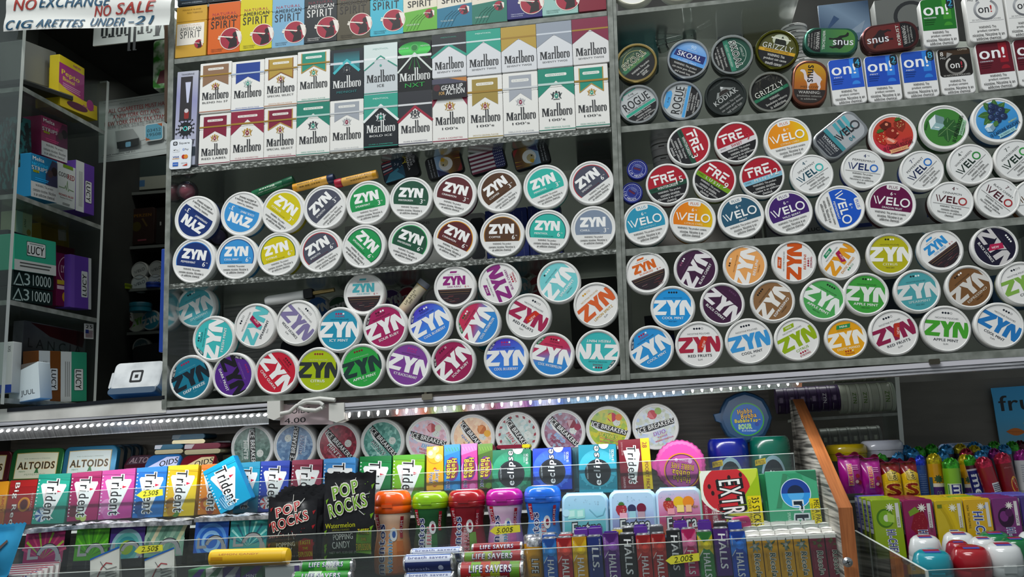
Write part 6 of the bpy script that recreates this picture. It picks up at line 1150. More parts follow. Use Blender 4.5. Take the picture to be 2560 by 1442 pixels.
flat(460, 546, 1138, 1172, .107, 'small mint tin with wine red face and cream wedge, front of the heap', '6a1422', '', 'c4b48c', 'OIDS', .02)
flat(385, 458, 1112, 1136, .125, 'small mint tin lying flat, teal lid and brass side, on the bright blue one', '184a60', '', 'aeb0b8')
flat(459, 552, 1110, 1137, .127, 'small mint tin lying flat with wine red lid and brass side', '5c1428', '', 'a8a4a8')
flat(428, 514, 1087, 1112, .155, 'small mint tin with deep teal lid on top of the heap', '123a4c', '', '5a6a74')
flat(517, 578, 1104, 1116, .175, 'small dark mint tin with a brass side behind the first puck', '2c3034', '')
flat(556, 590, 1120, 1150, .165, 'small dark mint tin almost hidden beside the first puck', '2a2c34', '')
# ---------------------------------------------------------------- stick gum packs, upper tier
GT = 'gum packs standing along the upper tier'
def tri(c, c2, fruit=None, strip='dfe2e6', word='Trident'):
    def f(p, w, h):
        p.pg([(w*.02, 0), (w/2, h*.0), (w/2, h*.74), (w*.30, h*.70)], c2); p.rc(-w/2, h*.90, w/2, h, c2); p.ln([(-w/2, h*.92), (w/2, h*.86)], h*.006, shade(c, .6))
        if fruit: fruit(p, w, h)
        p.pg([(-w*.38, h*.77), (-w*.33, h*.81), (w*.40, h*.78), (w*.42, h*.74), (w*.06, h*.14), (-w*.06, h*.14)], 'dcdfde'); p.tx(word, -w*.01, h*.485, h*.80, w*.34, '1a1a1c', -90, .045, .12, outline='e6e7e6', ow=.06); p.pg([(w*.16, h*.60), (w*.16, h*.66), (w*.30, h*.63)], 'b8203c'); p.tx('SUGAR FREE GUM', -w*.19, h*.55, h*.28, w*.035, 'c0303c', -90)
        for i in range(12): p.rc(-w*.47, h*(.10+.07*i), -w*.43, h*(.12+.07*i), strip)
    return f
def mintp(c):
    def f(p, w, h):
        p.di(-w*.22, h*.18, w*.2, 'c8d4dc', 20)
        for i in range(6): p.pg([(-w*.22, h*.18), (-w*.22+w*.2*math.cos(i*1.047), h*.18+w*.2*math.sin(i*1.047)), (-w*.22+w*.2*math.cos(i*1.047+.5), h*.18+w*.2*math.sin(i*1.047+.5))], c)
    return f
def blob(*cs): return lambda p, w, h: [p.di(w*x, h*z, w*r, c, 16) for x, z, r, c in cs]
def z7(x, y): return (x/3.122, 980+y/3.122)
def z8(x, y): return (560+x/3.2625, 1000+y/3.2625)
def z10(x, y): return (1000+x/3.1214, 980+y/3.1214)
def z15(x, y): return (1500+x/2.992, 960+y/2.992)
def gum(tl, tr, bl, lab, c, d, Y=YA, lean=.014, depth=.016, name='gum_pack', side=None, group=GT, top=None): return pack(tl, tr, bl, lab, c, d, side, depth, Y, lean, name, 'gum', group, top, .0012, False)
T_ = 'gum pack with a white triangle, '
for tl, tr, bl, lab, c, d in (
 (z7(305, 642), z7(556, 632), z7(268, 1030), 'mint green', '1f9a84', tri('1f9a84', '188a78', mintp('2f5a9a'))),
 (z7(562, 632), z7(798, 612), z7(525, 1012), 'dark magenta', '8f1250', tri('8f1250', '9c1c5c', blob((-.1, .1, .12, '8fae4a'), (-.3, .2, .16, '5a1c2c'), (.05, .05, .1, 'b8c46a')))),
 (z7(800, 614), z7(1060, 592), z7(768, 998), 'bubblegum pink', 'bc4a94', tri('bc4a94', 'b23a88', blob((-.25, .25, .22, 'd080b4'), (-.2, .12, .16, 'c468a4')))),
 (z7(1070, 592), z7(1308, 576), z7(1035, 985), 'bright blue, carrying the 2.50 tag', '1668b8', tri('1668b8', '1f78c8', blob((-.28, .2, .2, '1c3f7a'), (-.2, .08, .14, '26508c')))),
 (z7(1314, 575), z7(1552, 563), z7(1285, 972), 'yellow with a pineapple', 'd0a80c', tri('d0a80c', 'd8b80c', blob((-.26, .24, .2, '9a6a1c'), (-.1, .06, .12, '4a7a2c'), (-.25, .1, .14, 'b8841c')))),
 (z7(1574, 566), z7(1790, 553), z7(1550, 958), 'orange with tropical fruit', 'd07a14', tri('d07a14', 'c86a10', blob((-.2, .22, .22, 'b8561c'), (-.05, .08, .14, '8a3a24'), (-.2, .22, .12, 'd89a3c')))),
 (z8(96, 514), z8(298, 499), z8(66, 925), 'plain light blue, half hidden by the tilted pack', '1c94b8', tri('1c94b8', '1586a8')),
 (z8(301, 500), z8(540, 490), z8(278, 915), 'royal blue with a red swirl mint', '17349a', tri('17349a', '1c3ca4', mintp('b83a3c'))),
 (z8(556, 490), z8(806, 480), z8(540, 905), 'burgundy', '7a1c38', tri('7a1c38', '8c2846')),
 (z8(813, 480), z8(1074, 464), z8(800, 890), 'pale blue, beside the burgundy one', '3a82c0', tri('3a82c0', '4a90cc')),
 (z8(1108, 461), z8(1368, 452), z8(1090, 880), 'dark green', '127a3c', tri('127a3c', '0f6a34')),
 (z8(1378, 450), z8(1640, 440), z8(1368, 870), 'lime green, last before the slim packs', '6fa81c', tri('6fa81c', '4f9a24', blob((-.4, .3, .08, 'b84a4a'), (-.4, .2, .1, 'c86a5c'))))):
    gum(tl, tr, bl, T_+lab, c, d)
gum(z7(-20, 700), z7(72, 692), z7(-40, 1040), 'deep yellow gum pack at the left picture edge', 'd08a0c', lambda p, w, h: (p.tx('JUICY', w*.2, h*.5, h*.4, w*.3, 'b02a14', -90, .04), p.rc(-w/2, 0, w/2, h*.3, 'a8540c')))
def bigred(p, w, h):
    p.rc(-w/2, h*.85, w/2, h, 'a01c1c'); p.tx('Big Red', -w*.24, h*.48, h*.92, w*.22, 'dfdcd6', -90, .05, 0, outline='5a0f10', ow=.05); p.di(w*.14, h*.45, w*.22, 'c88a14', 24, ry=h*.16); p.di(w*.14, h*.45, w*.18, 'a85a10', 24, ry=h*.13); p.di(w*.14, h*.45, w*.14, '4a0f10', 20, ry=h*.11); p.tx('SLIM PACK', w*.40, h*.5, h*.4, w*.06, 'c8a0a0', -90)
gum(z7(85, 690), z7(298, 680), z7(42, 1040), 'red gum pack with a yellow ring, beside the mint green pack', '8c1416', bigred)
# tilted pack lying on the row
f, w, h = frame(z7(1583, 622), z7(1820, 492), z7(1730, 950), .045, 0); t = thing('gum_pack', T_+'light blue, tilted across the row', 'gum', f, GT); m = M(); m.prism(rr(-w/2, 0, w/2, h, .0012, 2), 0, .016, mat('1c9ac4', .3), mat('1586c0', .35), .0008); m.build('box_body', t); p = M(-.0002); tri('1c9ac4', '1590b8', blob((-.2, .2, .22, '2a7aa4'), (-.15, .1, .16, '4a94b8')))(p, w, h)
for i in range(6): p.ln([(-w*.38+i*w*.06, h*.30), (-w*.3+i*w*.06, h*.06)], w*.02, '9ac4d8')
p.build('printed_face', t)
def slimp(draw, tl, tr, bl, lab, c, side=None): gum(tl, tr, bl, lab, c, draw, YA-.002, .014, .03, 'slim_gum_pack', side)
def juicy(p, w, h):
    for x, z, r in ((-.2, .82, .26), (.22, .72, .24), (.05, .92, .2)): p.di(w*x, h*z, w*r, 'e8c870', 18); p.di(w*x-w*.05, h*z+w*.05, w*r*.5, 'f0e0b0', 12)
    p.ri(0, h*.78, w*.44, w*.47, 'a8741c', 20, 180, 330); p.tx('Juicy', w*.12, h*.32, h*.28, w*.28, '3a2f8c', -90, .04, 0, outline='e6e0cc', ow=.05); p.tx('Fruit', -w*.2, h*.28, h*.24, w*.26, '3a2f8c', -90, .04, 0, outline='e6e0cc', ow=.05); p.pg([(0, h*.52), (w*.14, h*.47), (-w*.14, h*.47)], 'a84a1c'); p.pg([(0, h*.07), (w*.14, h*.11), (-w*.14, h*.11)], 'a84a1c')
slimp(juicy, z10(206, 425), z10(340, 416), z10(210, 770), 'tall yellow slim gum pack, first of the slim packs', 'd89c0c', 'b8820c')
def hub(c1, c2, c3):
    def f(p, w, h):
        p.pg([(-w/2, h*.75), (w/2, h*.85), (w/2, h), (-w/2, h)], c2); p.ri(0, h*.46, w*.36, w*.5, c3, 20); p.di(0, h*.46, w*.42, '5a1f7a', 22, ry=h*.26); p.di(0, h*.46, w*.36, '7a2a2a', 22, ry=h*.22); p.tx('Hubba', w*.13, h*.47, h*.42, w*.30, 'e3cc1c', -92, .06, 0, outline='3a1450', ow=.07); p.tx('Bubba', -w*.18, h*.45, h*.40, w*.30, 'e3cc1c', -92, .06, 0, outline='3a1450', ow=.07); p.tx('MAX', -w*.25, h*.12, h*.16, w*.2, '3a2a8c', -90, .06, .2, outline='d8d8e0', ow=.04); p.di(w*.2, h*.06, w*.2, c2, 12)
        for i in range(5): p.ln([(-w*.4+.18*i*w, h*.93), (-w*.3+.18*i*w, h*.85)], w*.04, c3)
    return f
slimp(hub('1c6ab0', '2f86c4', '2f9a4a'), z10(343, 412), z10(470, 404), z10(343, 768), 'tall blue slim gum pack with purple badge', '1c74b8')
slimp(hub('c83a8c', 'd06aa8', 'e090c0'), z10(476, 406), z10(603, 398), z10(472, 762), 'tall pink slim gum pack with purple badge', 'c83a8c')
slimp(hub('7a1c34', '4f7a1c', '6f9a2c'), z10(607, 406), z10(724, 399), z10(605, 755), 'tall dark green and red slim gum pack with purple badge', '3c5a18', '6a1428')
f, w, h = frame(z10(752, 415), z10(1012, 404), z10(752, 445), YA+.03, 0); t = thing('gum_pack', 'wine red stick gum pack with yellow end lying across the tops', 'gum', f, None); m = M(); m.prism(rr(-w/2, 0, w*.26, h, .002, 3), 0, .02, mat('6a1428', .3), None, .001); m.build('sleeve', t); m = M(); m.prism(rr(w*.262, 0, w/2, h, .002, 3), .0002, .02, mat('c8b81c', .3), None, .001); m.build('end_band', t)
def ecl(c, c2):
    def f(p, w, h):
        p.di(0, h*.5, w*.49, gradmat((c, c2, shade(c, 1.25), c2, c), 'Z', 0, h), 30)
        for i in range(16): a = i*math.pi/8+.1; p.pg([(w*.12*math.cos(a), h*.46+w*.12*math.sin(a)), (w*.49*math.cos(a-.045), h*.46+w*.49*math.sin(a-.045)), (w*.49*math.cos(a+.045), h*.46+w*.49*math.sin(a+.045))], c2)
        p.di(0, h*.42, w*.34, '12161c', 32); p.ri(0, h*.42, w*.31, w*.315, '3a4450', 30); p.tx('eclipse', w*.0, h*.56, h*.80, w*.22, 'e4e6e6', 93, .05, .1, outline='1a2028', ow=.06); p.tx('INCREDIBLY FRESH BREATH', -w*.27, h*.44, h*.3, w*.035, 'b4c0c4', 93); p.tx('18 PIECES', w*.40, h*.76, h*.24, w*.06, 'd8e0e0', 90, .02); p.tx('SUGARFREE GUM', w*.33, h*.78, h*.2, w*.035, 'b8c8cc', 90)
        p.di(w*.17, h*1.0, w*.13, 'c9cbcb', 18, 180, 360)
    return f
EC = 'wide gum box with a black disc, '
gum(z10(718, 452), z10(1022, 441), z10(722, 785), EC+'green', '156a4c', ecl('156a4c', '2f8f6c'), YA-.004, .014, .02, 'gum_box', '0f5a3c')
gum(z10(1032, 440), z10(1336, 426), z10(1032, 770), EC+'royal blue', '1c3fb0', ecl('1c3fb0', '3a68cc'), YA-.004, .014, .02, 'gum_box', '16308c')
gum(z10(1388, 411), z10(1688, 402), z10(1392, 790), EC+'turquoise, standing forward', '1c7f94', ecl('1c7f94', '3a9cb0'), YA-.010, .014, .024, 'gum_box', '14525e')
gum(z10(1338, 432), z10(1420, 425), z10(1342, 780), 'dark teal gum box half hidden behind the turquoise one', '14525e', lambda p, w, h: p.rc(-w*.2, h*.3, -w*.1, h*.9, '1c6a78'), YA+.016, .014, .018, 'gum_box')
def pocket(p, w, h):
    p.rc(w*.22, 0, w/2, h, 'd0b40c'); p.pg([(-w*.35, h*.78), (w*.15, h*.80), (w*.18, h*.7), (-w*.02, h*.12), (-w*.1, h*.12)], 'd9dad8'); p.tx('Trident', -w*.09, h*.50, h*.72, w*.26, '1a1a1c', -90, .045, .1, outline='e6e7e6', ow=.06); p.tx('28', w*.35, h*.87, None, w*.13, '7a1424', -90, .04); p.tx('STICKS', w*.27, h*.87, h*.12, w*.05, '7a1424', -90); p.tx('POCKET PACK', w*.36, h*.27, h*.52, w*.11, '7a1424', -90, .04); p.tx('CINNAMON', -w*.38, h*.16, h*.22, w*.07, 'c8a4a8', -90, .02); p.tx('28 STICKS SUGAR FREE', -w*.38, h*.82, h*.26, w*.05, 'b89094', -90)
gum(z15(130, 418), z15(366, 402), z15(142, 800), 'dark red gum box with yellow strip, POCKET PACK', '6a1020', pocket, YA-.004, .014, .02, 'gum_box', '5a0c1a')
# ---------------------------------------------------------------- tape gum and lidded tubs at the right end
def tape(px, py, r, rl, lx, ly, ang, lab, c, draw, Y, n):
    k = mmpx(px, py, Y); R = r*k; g = facing(px, py, 0, Y); t = thing('tape_gum_case', lab, 'gum', g); m = M(); o = []
    for i in range(n*2): a = math.pi*i/n; q = R*(1.0 if i % 2 == 0 else .965); o.append((q*math.cos(a), q*math.sin(a)))
    m.prism(o, 0, .03, mat(c, .35), mat(shade(c, .9), .4), .006); m.build('case', t); m = M(); m.prism([(-R*1.18, R*.12), (-R*.8, R*.2), (-R*.72, -R*.3), (-R*1.1, -R*.14)], .002, .028, mat(c, .35), None, .001); m.build('cutter', t)
    p = M(-.0001, rl*k); f2 = facing(px+lx, py+ly, ang, Y); draw(p); o = p.build('printed_disc'); o.parent = t; o.matrix_world = f2; return t
def tp(p):
    p.di(0, 0, 1.05, 'c8821c', 36); p.di(0, 0, .98, '4a1450', 36); p.di(0, 0, .93, 'a8488c', 36); p.tx('Hubba', -.02, .48, 1.0, .34, 'ddb81c', 0, .06, 0, outline='3a0f3c', ow=.07); p.tx('Bubba', .05, .14, 1.0, .34, 'ddb81c', 0, .06, 0, outline='3a0f3c', ow=.07); p.tx('BUBBLE TAPE', 0, -.26, 1.3, .32, 'd8a81c', 0, .06, 0, outline='3a0f3c', ow=.06); p.di(-.4, -.62, .13, 'd0a0c4', 10); p.di(.4, -.6, .1, 'd0a0c4', 10); p.tx('ORIGINAL', 0, -.62, .5, .1, 'e0c4dc')
def tb(p):
    p.di(0, 0, 1.06, '2f8a2c', 36); p.di(0, 0, .98, '1c58a0', 36); p.tx('Hubba', -.14, .52, .9, .30, 'd9a81c', 8, .06, 0, outline='241040', ow=.07); p.tx('Bubba', .1, .24, .95, .30, 'd9a81c', 8, .06, 0, outline='241040', ow=.07); p.tx('BubbleTape', .02, -.10, 1.6, .30, 'd8c81c', 4, .06, 0, outline='241040', ow=.06); p.tx('SOUR', -.15, -.46, .8, .28, '3fae2c', 4, .07, 0, outline='d8d8c0', ow=.05); p.di(.6, -.3, .14, '1f3f8c', 12); p.di(.75, -.14, .12, '24489a', 12); p.tx('BLUE RASPBERRY', .1, -.72, .9, .1, 'b8d4e8')
tape(1701, 1163, 65, 43, 4, 14, 172, 'pink ribbed tape gum case with its label upside down', 'd04a9a', tp, .075, 30)
tape(1864, 1043, 68, 40, 4, 5, 0, 'dark blue tape gum case with a green ringed label', '1c3f60', tb, .14, 8)
def eclb(pxc, top, wpx, lab, c, Y=.13):
    k = mmpx(pxc, top+60, Y); R = wpx/2*k; h = .085; c0 = at(pxc, top+6, Y); t = thing('gum_tub', lab, 'gum', Matrix.Translation(Vector((c0.x, Y, c0.z-h))), 'lidded gum tubs by the wooden panel'); cm = mat(c, .2, 0, .5, .4)
    m = M(); m.lathe([(0, 0), (R*.93, 0), (R*.96, .004), (R, h*.45), (R, h*.68), (R*.98, h*.695)], cm, 40, 'z'); m.build('body', t); m = M(); m.lathe([(R*.99, h*.70), (R*1.0, h*.715), (R*.96, h*.93), (R*.88, h*.985), (R*.84, h), (0, h)], cm, 40, 'z'); m.build('lid', t)
    m = M(); m.lathe([(0, h+.0004), (R*.80, h+.0004), (R*.80, h)], mat('9ab0b4', .3), 30, 'z'); p = m
    p.y = 0; p.W = lambda x, z, d: (x, z*1.0, h+.0006+d); p.tx('ECLIPSE', 0, -R*.1, R*1.2, R*.34, '14202c', 0, .04); p.build('top_label', t)
    p = M(0); p.W = lambda x, z, d: ((R*1.01+d)*math.sin(x/R), -(R*1.01+d)*math.cos(x/R), z); p.di(0, h*.28, R*.62, '8aa8b4', 24, ry=h*.40); p.di(0, h*.27, R*.52, '141c26', 24, ry=h*.34); p.tx('eclipse', R*.05, h*.32, R*1.4, h*.22, 'd8dee0', 4, .05, .08, outline='18222c', ow=.05); p.pg([(-R*.95, h*.50), (-R*.35, h*.54), (-R*.35, h*.64), (-R*.95, h*.60)], 'd0b41c'); p.tx('60 PIECES', -R*.65, h*.57, R*.5, h*.06, '1a1a1a', 3, .03); p.build('printed_side', t)
eclb(1817.5, 1090, 104, 'royal blue lidded gum tub beside the pink tape case', '101c7c'); eclb(1922, 1085, 103, 'green lidded gum tub against the wooden panel', '0c5a48')
# ---------------------------------------------------------------- second tier: black gum packs, pouches, bottles, tins
G5_ = 'black gum packs with colourful tops on the middle tier'
def five(art):
    def f(p, w, h):
        art(p, w, h); p.rc(-w/2, 0, w/2, h*.20, '1a1b1e'); p.ri(w*.12, h*.34, w*.20, w*.30, '2a2c2e', 20, -10, 170); p.ri(w*.12, h*.325, w*.20, w*.29, '8f9193', 20, -20, 165); p.rc(-w*.40, h*.30, -w*.33, h*.56, '8f9193'); p.rc(-w*.40, h*.30, -w*.12, h*.37, '8f9193'); p.pg([(w*.33, h*.42), (w*.43, h*.38), (w*.49, h*.22), (w*.43, h*.20)], '8f9193'); p.tx('GUM', -w*.1, h*.1, h*.16, w*.035, '5a5c60', 90)
    return f
def rays(c1, c2, c3):
    def f(p, w, h):
        p.rc(-w/2, h*.18, w/2, h, c1)
        for i in range(9): a = math.radians(20+17*i); p.pg([(0, h*.3), (w*.6*math.cos(a-.05), h*.3+h*.65*math.sin(a-.05)), (w*.6*math.cos(a+.05), h*.3+h*.65*math.sin(a+.05))], c2 if i % 2 else c3)
    return f
def arcs(bg, cs_):
    def f(p, w, h):
        p.rc(-w/2, h*.18, w/2, h, bg)
        for i, c in enumerate(cs_): p.di(0, h*.46, w*(.46-.09*i), c, 24, ry=h*(.44-.09*i))
    return f
def tiles(p, w, h):
    p.rc(-w/2, h*.18, w/2, h, '6f9a84')
    for i in range(5): x = -w*.5+i*w*.22; p.pg([(x, h*.5), (x+w*.2, h), (x+w*.1, h), (x-w*.08, h*.6)], ('9ab8a0', 'c4bc9a', '557f6c', '8fb09a', 'b8b890')[i]); p.pg([(x, h*.3), (x+w*.14, h*.62), (x+w*.06, h*.7), (x-w*.04, h*.4)], ('4f7a6a', '7fa48f', '9fc0a4', '5f8a78', '7fa48f')[i])
for tl, tr, bl, lab, art in (((67, 1327), (166, 1319), (60, 1432), 'magenta top with green spikes', rays('8a1c4c', '7f9a2c', 'a83a5c')), ((194, 1317), (277, 1312), (190, 1424), 'bright green top', rays('3f8a14', '57a81c', '2f6a0f')), ((279, 1314), (366, 1308), (276, 1420), 'purple top with teal arcs', arcs('3a2470', ['7fa8b0', '4f9a94', '2a7f86', '7a9a24'])), ((368, 1312), (465, 1306), (366, 1414), 'pale green tiled top', tiles), ((490, 1299), (575, 1294), (486, 1404), 'blue streaked top', arcs('1c4fa8', ['4a86cc', '1c5ab4', '7fb0dc', '2a62b8'])), ((578, 1298), (671, 1292), (576, 1398), 'teal fan top', rays('2a8f90', '8fd0c8', '1c5a70'))):
    pack(tl, tr, bl, 'black gum pack, '+lab, '1c1d20', five(art), '0f1012', .014, YB-.012, .012, 'gum_pack', 'gum', G5_, None, .0012, False)
FILM = noisemat('silvery_shrink_film', '6a6c70', 'dcdde0', (1.2, 3, 1), 60, 4, .25, .3, .4, .7, .6)
def film(pts, Y, D, lab):
    A = [at(x, y, Y) for x, y in pts]; n = len(A)-1; m = M()
    def fn(u, v):
        s = u*n; i = min(int(s), n-1); q = A[i].lerp(A[i+1], s-i); return q+Vector((0, D*v, .0024*math.sin(9*s+2*v)*math.sin(5*v+s)+random.uniform(-.0008, .0008)))
    m.sheet(fn, n*14, 6, FILM); q = [p+Vector((0, -.0004, 0)) for p in A]; d = Vector((0, 0, -.006))
    for a, b in zip(q, q[1:]): m.face([a, b, b+d, a+d], FILM)
    return tag(m.build('shrink_film'), lab, 'wrapping film')
film([(60, 1325), (165, 1315), (200, 1312), (360, 1305), (480, 1301)], YB-.010, .055, 'crinkled silvery film over the packs with magenta to pale green tops'); film([(486, 1295), (580, 1291), (676, 1287)], YB-.010, .055, 'crinkled silvery film over the blue and teal topped packs')
def pouchbag(tl, tr, bl, Y, lab, c, ink, flav, flavc, ex, depth=.010, full=True, group='black popping candy pouches'):
    f, w, h = frame(tl, tr, bl, Y, .012); t = thing('candy_pouch', lab, 'candy', f, group); m = M(); bm = noisemat('glossy_black_film', '0c0c0e', '222226', (1, 1, 1), 40, 3, .2, 0, .3, .7, .25) if ('film',) not in MATS else MATS[('film',)]; MATS[('film',)] = bm
    def fr_(s): return lambda u, v: ((u-.5)*w*(1-.03*math.sin(math.pi*v)), s*depth*(math.sin(math.pi*min(max(v*1.12-.06, 0), 1)))*math.sin(math.pi*u)**.6 + .0006*math.sin(23*u+9*v)*math.sin(math.pi*v), v*h+(.0012*math.sin(40*u) if v > .99 else 0))
    m.sheet(fr_(-1), 22, 22, bm); m.sheet(fr_(.5), 22, 22, bm); m.build('film_bag', t)
    if not full: return t
    g = fr_(-1); p = M(0); p.W = lambda x, z, d: (lambda q: (x, q[1]-.0006-d, z))(g(min(max(x/w+.5, 0), 1), min(max(z/h, 0), 1)))
    for i in range(9): x, z = random.choice((-.44, .42)), random.uniform(.05, .95); p.pg([(w*x, h*z), (w*(x+.06), h*(z+.02)), (w*(x+.02), h*(z-.05))], ink)
    for i in range(14): p.di(w*random.uniform(-.4, .4), h*random.uniform(.42, .9), w*.008, ink, 6)
    for i in range(5): a = random.uniform(0, 6); p.ln([(w*.3*math.cos(a), h*.68+w*.3*math.sin(a)), (w*.42*math.cos(a), h*.68+w*.42*math.sin(a))], w*.012, 'c9c9c4')
    for (s_, x, z, ww) in (('POP', -.06, .80, .48), ('ROCKS', .0, .62, .72)): p.tx(s_, w*x, h*z, w*ww, h*.15, ink, 17, .05, 0, outline='dcd8cc', ow=.045); None
    p.tx(flav, -w*.12, h*.40, w*.58, h*.055, flavc, 3, .03); p.tx('ARTIFICIALLY FLAVORED', -w*.1, h*.35, w*.34, h*.02, shade(flavc, .7), 3)
    p.tx('POPPING', -w*.06, h*.275, w*.38, h*.065, 'd2d2ce', 4, .03); p.tx('CANDY', -w*.1, h*.185, w*.34, h*.075, 'd2d2ce', 4, .03); p.tx('NET WT. 0.33 OZ (9.5G)', -w*.02, h*.10, w*.6, h*.03, '9a9a98', 2)
    for i in range(2): p.pg([(w*(.20-.02*i), h*.32), (w*.30, h*.36), (w*.46, h*.34), (w*.46, h*(.02+.1*ex)), (w*.18, h*(.04+.1*ex))], ink) if i == 0 else None
    for i, l in enumerate(('TASTE', 'THE', 'EXPLOSION')): p.tx(l, w*.32, h*(.30-.085*i)+h*.05*ex, w*(.20, .1, .26)[i], h*(.06, .035, .075)[i], 'd8bc1c', 2, .05, 0, outline='1a1a12', ow=.05)
    p.build('printed_front', t); return t
pouchbag((672, 1242), (795, 1237), (669, 1410), YB-.024, 'black candy pouch with red bubble lettering, Strawberry', '', '9c1820', 'Strawberry', 'c0807c', 0)
pouchbag((812, 1182), (941, 1179), (791, 1404), YB-.026, 'black candy pouch with green bubble lettering, Watermelon', '', '6a9a1c', 'Watermelon', 'b4b41c', .6)
for i in range(4): pouchbag((688+7*i, 1238-7*i), (808+6*i, 1229-7*i), (690+6*i, 1400), YB-.006+.010*i, 'black candy pouch behind the red lettered one, only its crimped top showing', '', '9c1820', '', '', 0, .006, False, 'hidden popping candy pouches')
def mbottle(pxc, lt, lb, bot, wpx, lab, lid, body, wave, side, Y=.015, extra=''):
    k = mmpx(pxc, lb, Y); R = wpx/2*k; zl = at(pxc, lb, Y); H = (at(pxc, lt, Y)-zl).length; B = (at(pxc, bot, Y)-zl).length; t = thing('gum_bottle', lab, 'gum', Matrix.Translation(Vector((zl.x, Y, zl.z-B))), 'gum bottles with coloured lids on the middle tier')
    prof = [(0, 0), (.88, 0), (.97, .03), (1.0, .14), (.98, .38), (.86, .62), (.84, .72), (.92, .86), (.97, .95), (.97, 1.0)]; rad = lambda q: next((r0+(r1-r0)*(q-z0)/(z1-z0 or 1) for (r0, z0), (r1, z1) in zip(prof, prof[1:]) if z0 <= q <= z1), .97)
    m = M(); m.lathe([(r*R*.97, z*B) for r, z in prof], gradmat(tuple(body), 'Z', 0, B) if isinstance(body, list) else mat(body, .22, 0, .5, .3), 36, 'z'); m.build('body', t)
    lm = mat(lid, .22, 0, .5, .35); m = M(); m.lathe([(R*.97, B), (R*1.0, B+.0015), (R*1.0, B+H*.30), (R*.985, B+H*.32), (R*.985, B+H*.36), (R*1.0, B+H*.38), (R*.99, B+H*.58), (R*.92, B+H*.82), (R*.78, B+H*.97), (R*.66, B+H), (0, B+H)], lm, 36, 'z'); m.build('flip_lid', t)
    m = M(); m.box(-R*.28, R*.28, -R*1.035, -R*.95, B+H*.27, B+H*.42, lm); m.build('latch', t)
    m = M(0); m.W = lambda x, z, d: (x, z, B+H+.0003+d); m.di(0, 0, R*.6, 'c9c6cc', 24); m.tx('mentos', 0, R*.1, R*.8, R*.2, '8a1c2c', 0, .03); m.tx('GUM', 0, -R*.2, R*.4, R*.16, '2a4a9a', 0, .03); m.build('top_label', t)
    p = M(0); p.W = lambda x, z, d: (lambda r: (r*math.sin(x/R), -r*math.cos(x/R), z))(R*.97*rad(min(max(z/B, 0), 1))+.0003+d)
    for (x0, x1, c) in wave: p.bd(R*x0, B*.04, R*x1, B*.55, c, 10, True)
    p.bd(-R*.85, B*.70, -R*.55, B*.99, 'a8182c', 4, True); p.tx('GUM', -R*.70, B*.82, B*.24, R*.22, 'dcd6d8', 90, .015); p.tx('mentos', -R*.36, B*.42, B*.80, R*.36, '1c2466', 90, .06, 0, outline='dcdce4', ow=.06); p.tx(side, R*.12, B*.36, B*.62, R*.26, 'c03a4c' if side.startswith('P') else '3a86b8', 90, .04, 0, outline='e2e2e2', ow=.04); p.di(R*.34, B*.66, R*.22, 'e0e2e2', 16, ry=R*.34); p.di(R*.36, B*.66, R*.11, '8a1c34' if side.startswith('P') else '2a5aa8', 12, ry=R*.18); p.bd(R*.72, B*.60, R*.92, B*.95, 'a8182c', 4, True); p.tx('GUM', R*.82, B*.78, B*.2, R*.16, 'dcd6d8', 90, .015); p.build('printed_wrap', t)
mbottle(981.5, 1226, 1281, 1432, 93, 'gum bottle with orange lid', 'd8520c', ['c8601c', 'd98a4a', 'e2c4ac'], ((-.3, .2, 'e0a878'), (.5, .9, 'c86a24')), 'vitamins')
mbottle(1077, 1229, 1269, 1405, 89, 'gum bottle with lime green lid', '7fb00c', ['3a0f1c', '24442c', '1c5a2c'], ((.25, .6, '2f6a34'), (-.1, .25, 'c9d0c4')), 'PURE FRESH')
mbottle(1168, 1224, 1265, 1402, 92, 'gum bottle with red lid', '94101a', ['a83a48', '8c1424', '7a0f1c'], ((.3, .7, '6a9a3a'), (-.2, .1, 'c8808a')), 'PURE FRESH')
mbottle(1262, 1221, 1261, 1398, 92, 'gum bottle with magenta lid', 'a8148a', ['a84a9a', 'c48ac0', 'd6c0d4'], ((-.2, .15, 'd8d0dc'), (.4, .8, 'c46aac')), 'vitamins')
mbottle(1357.5, 1214, 1254, 1394, 92, 'gum bottle with bright blue lid', '1c66d0', ['7fb4dc', '3a8cd8', '1668c8'], ((-.15, .2, 'b4d0e8'), (.35, .8, '2a7ad0')), 'PURE FRESH')
def extratin(tl, tr, bl, lab, cols, art, sub):
    f, w, h = frame(tl, tr, bl, YB-.006, .014); t = thing('gum_tin', lab, 'gum', f, 'flip top gum cases with rounded corners on the middle tier'); gm = gradmat(tuple(cols), 'Z', 0, h); o = rr(-w/2, 0, w/2, h, w*.17, 7); m = M(); m.prism([q for q in o], .0, .024, gm, mat(cols[-1], .3), .005); m.build('case', t)
    m = M(); m.prism(rr(-w*.40, h*.965, w*.40, h*1.012, .004, 4), .004, .02, mat(shade(cols[-1], .95), .3), None, .001); m.build('flip_lid', t); p = M(-.0002); art(p, w, h); p.tx('Extra', w*.03, h*.30, w*.62, h*.23, 'dfe3e3', 4, .05, .12, outline='1c2428', ow=.07); p.tx(sub, w*.16, h*.14, w*.5, h*.09, 'd0d6d8', 5, .03, .2); p.build('printed_face', t)
def splash(p, w, h): [p.di(w*random.uniform(-.42, .42), h*random.uniform(.75, .88), w*random.uniform(.006, .016), '8fb4c8', 6) for i in range(12)]
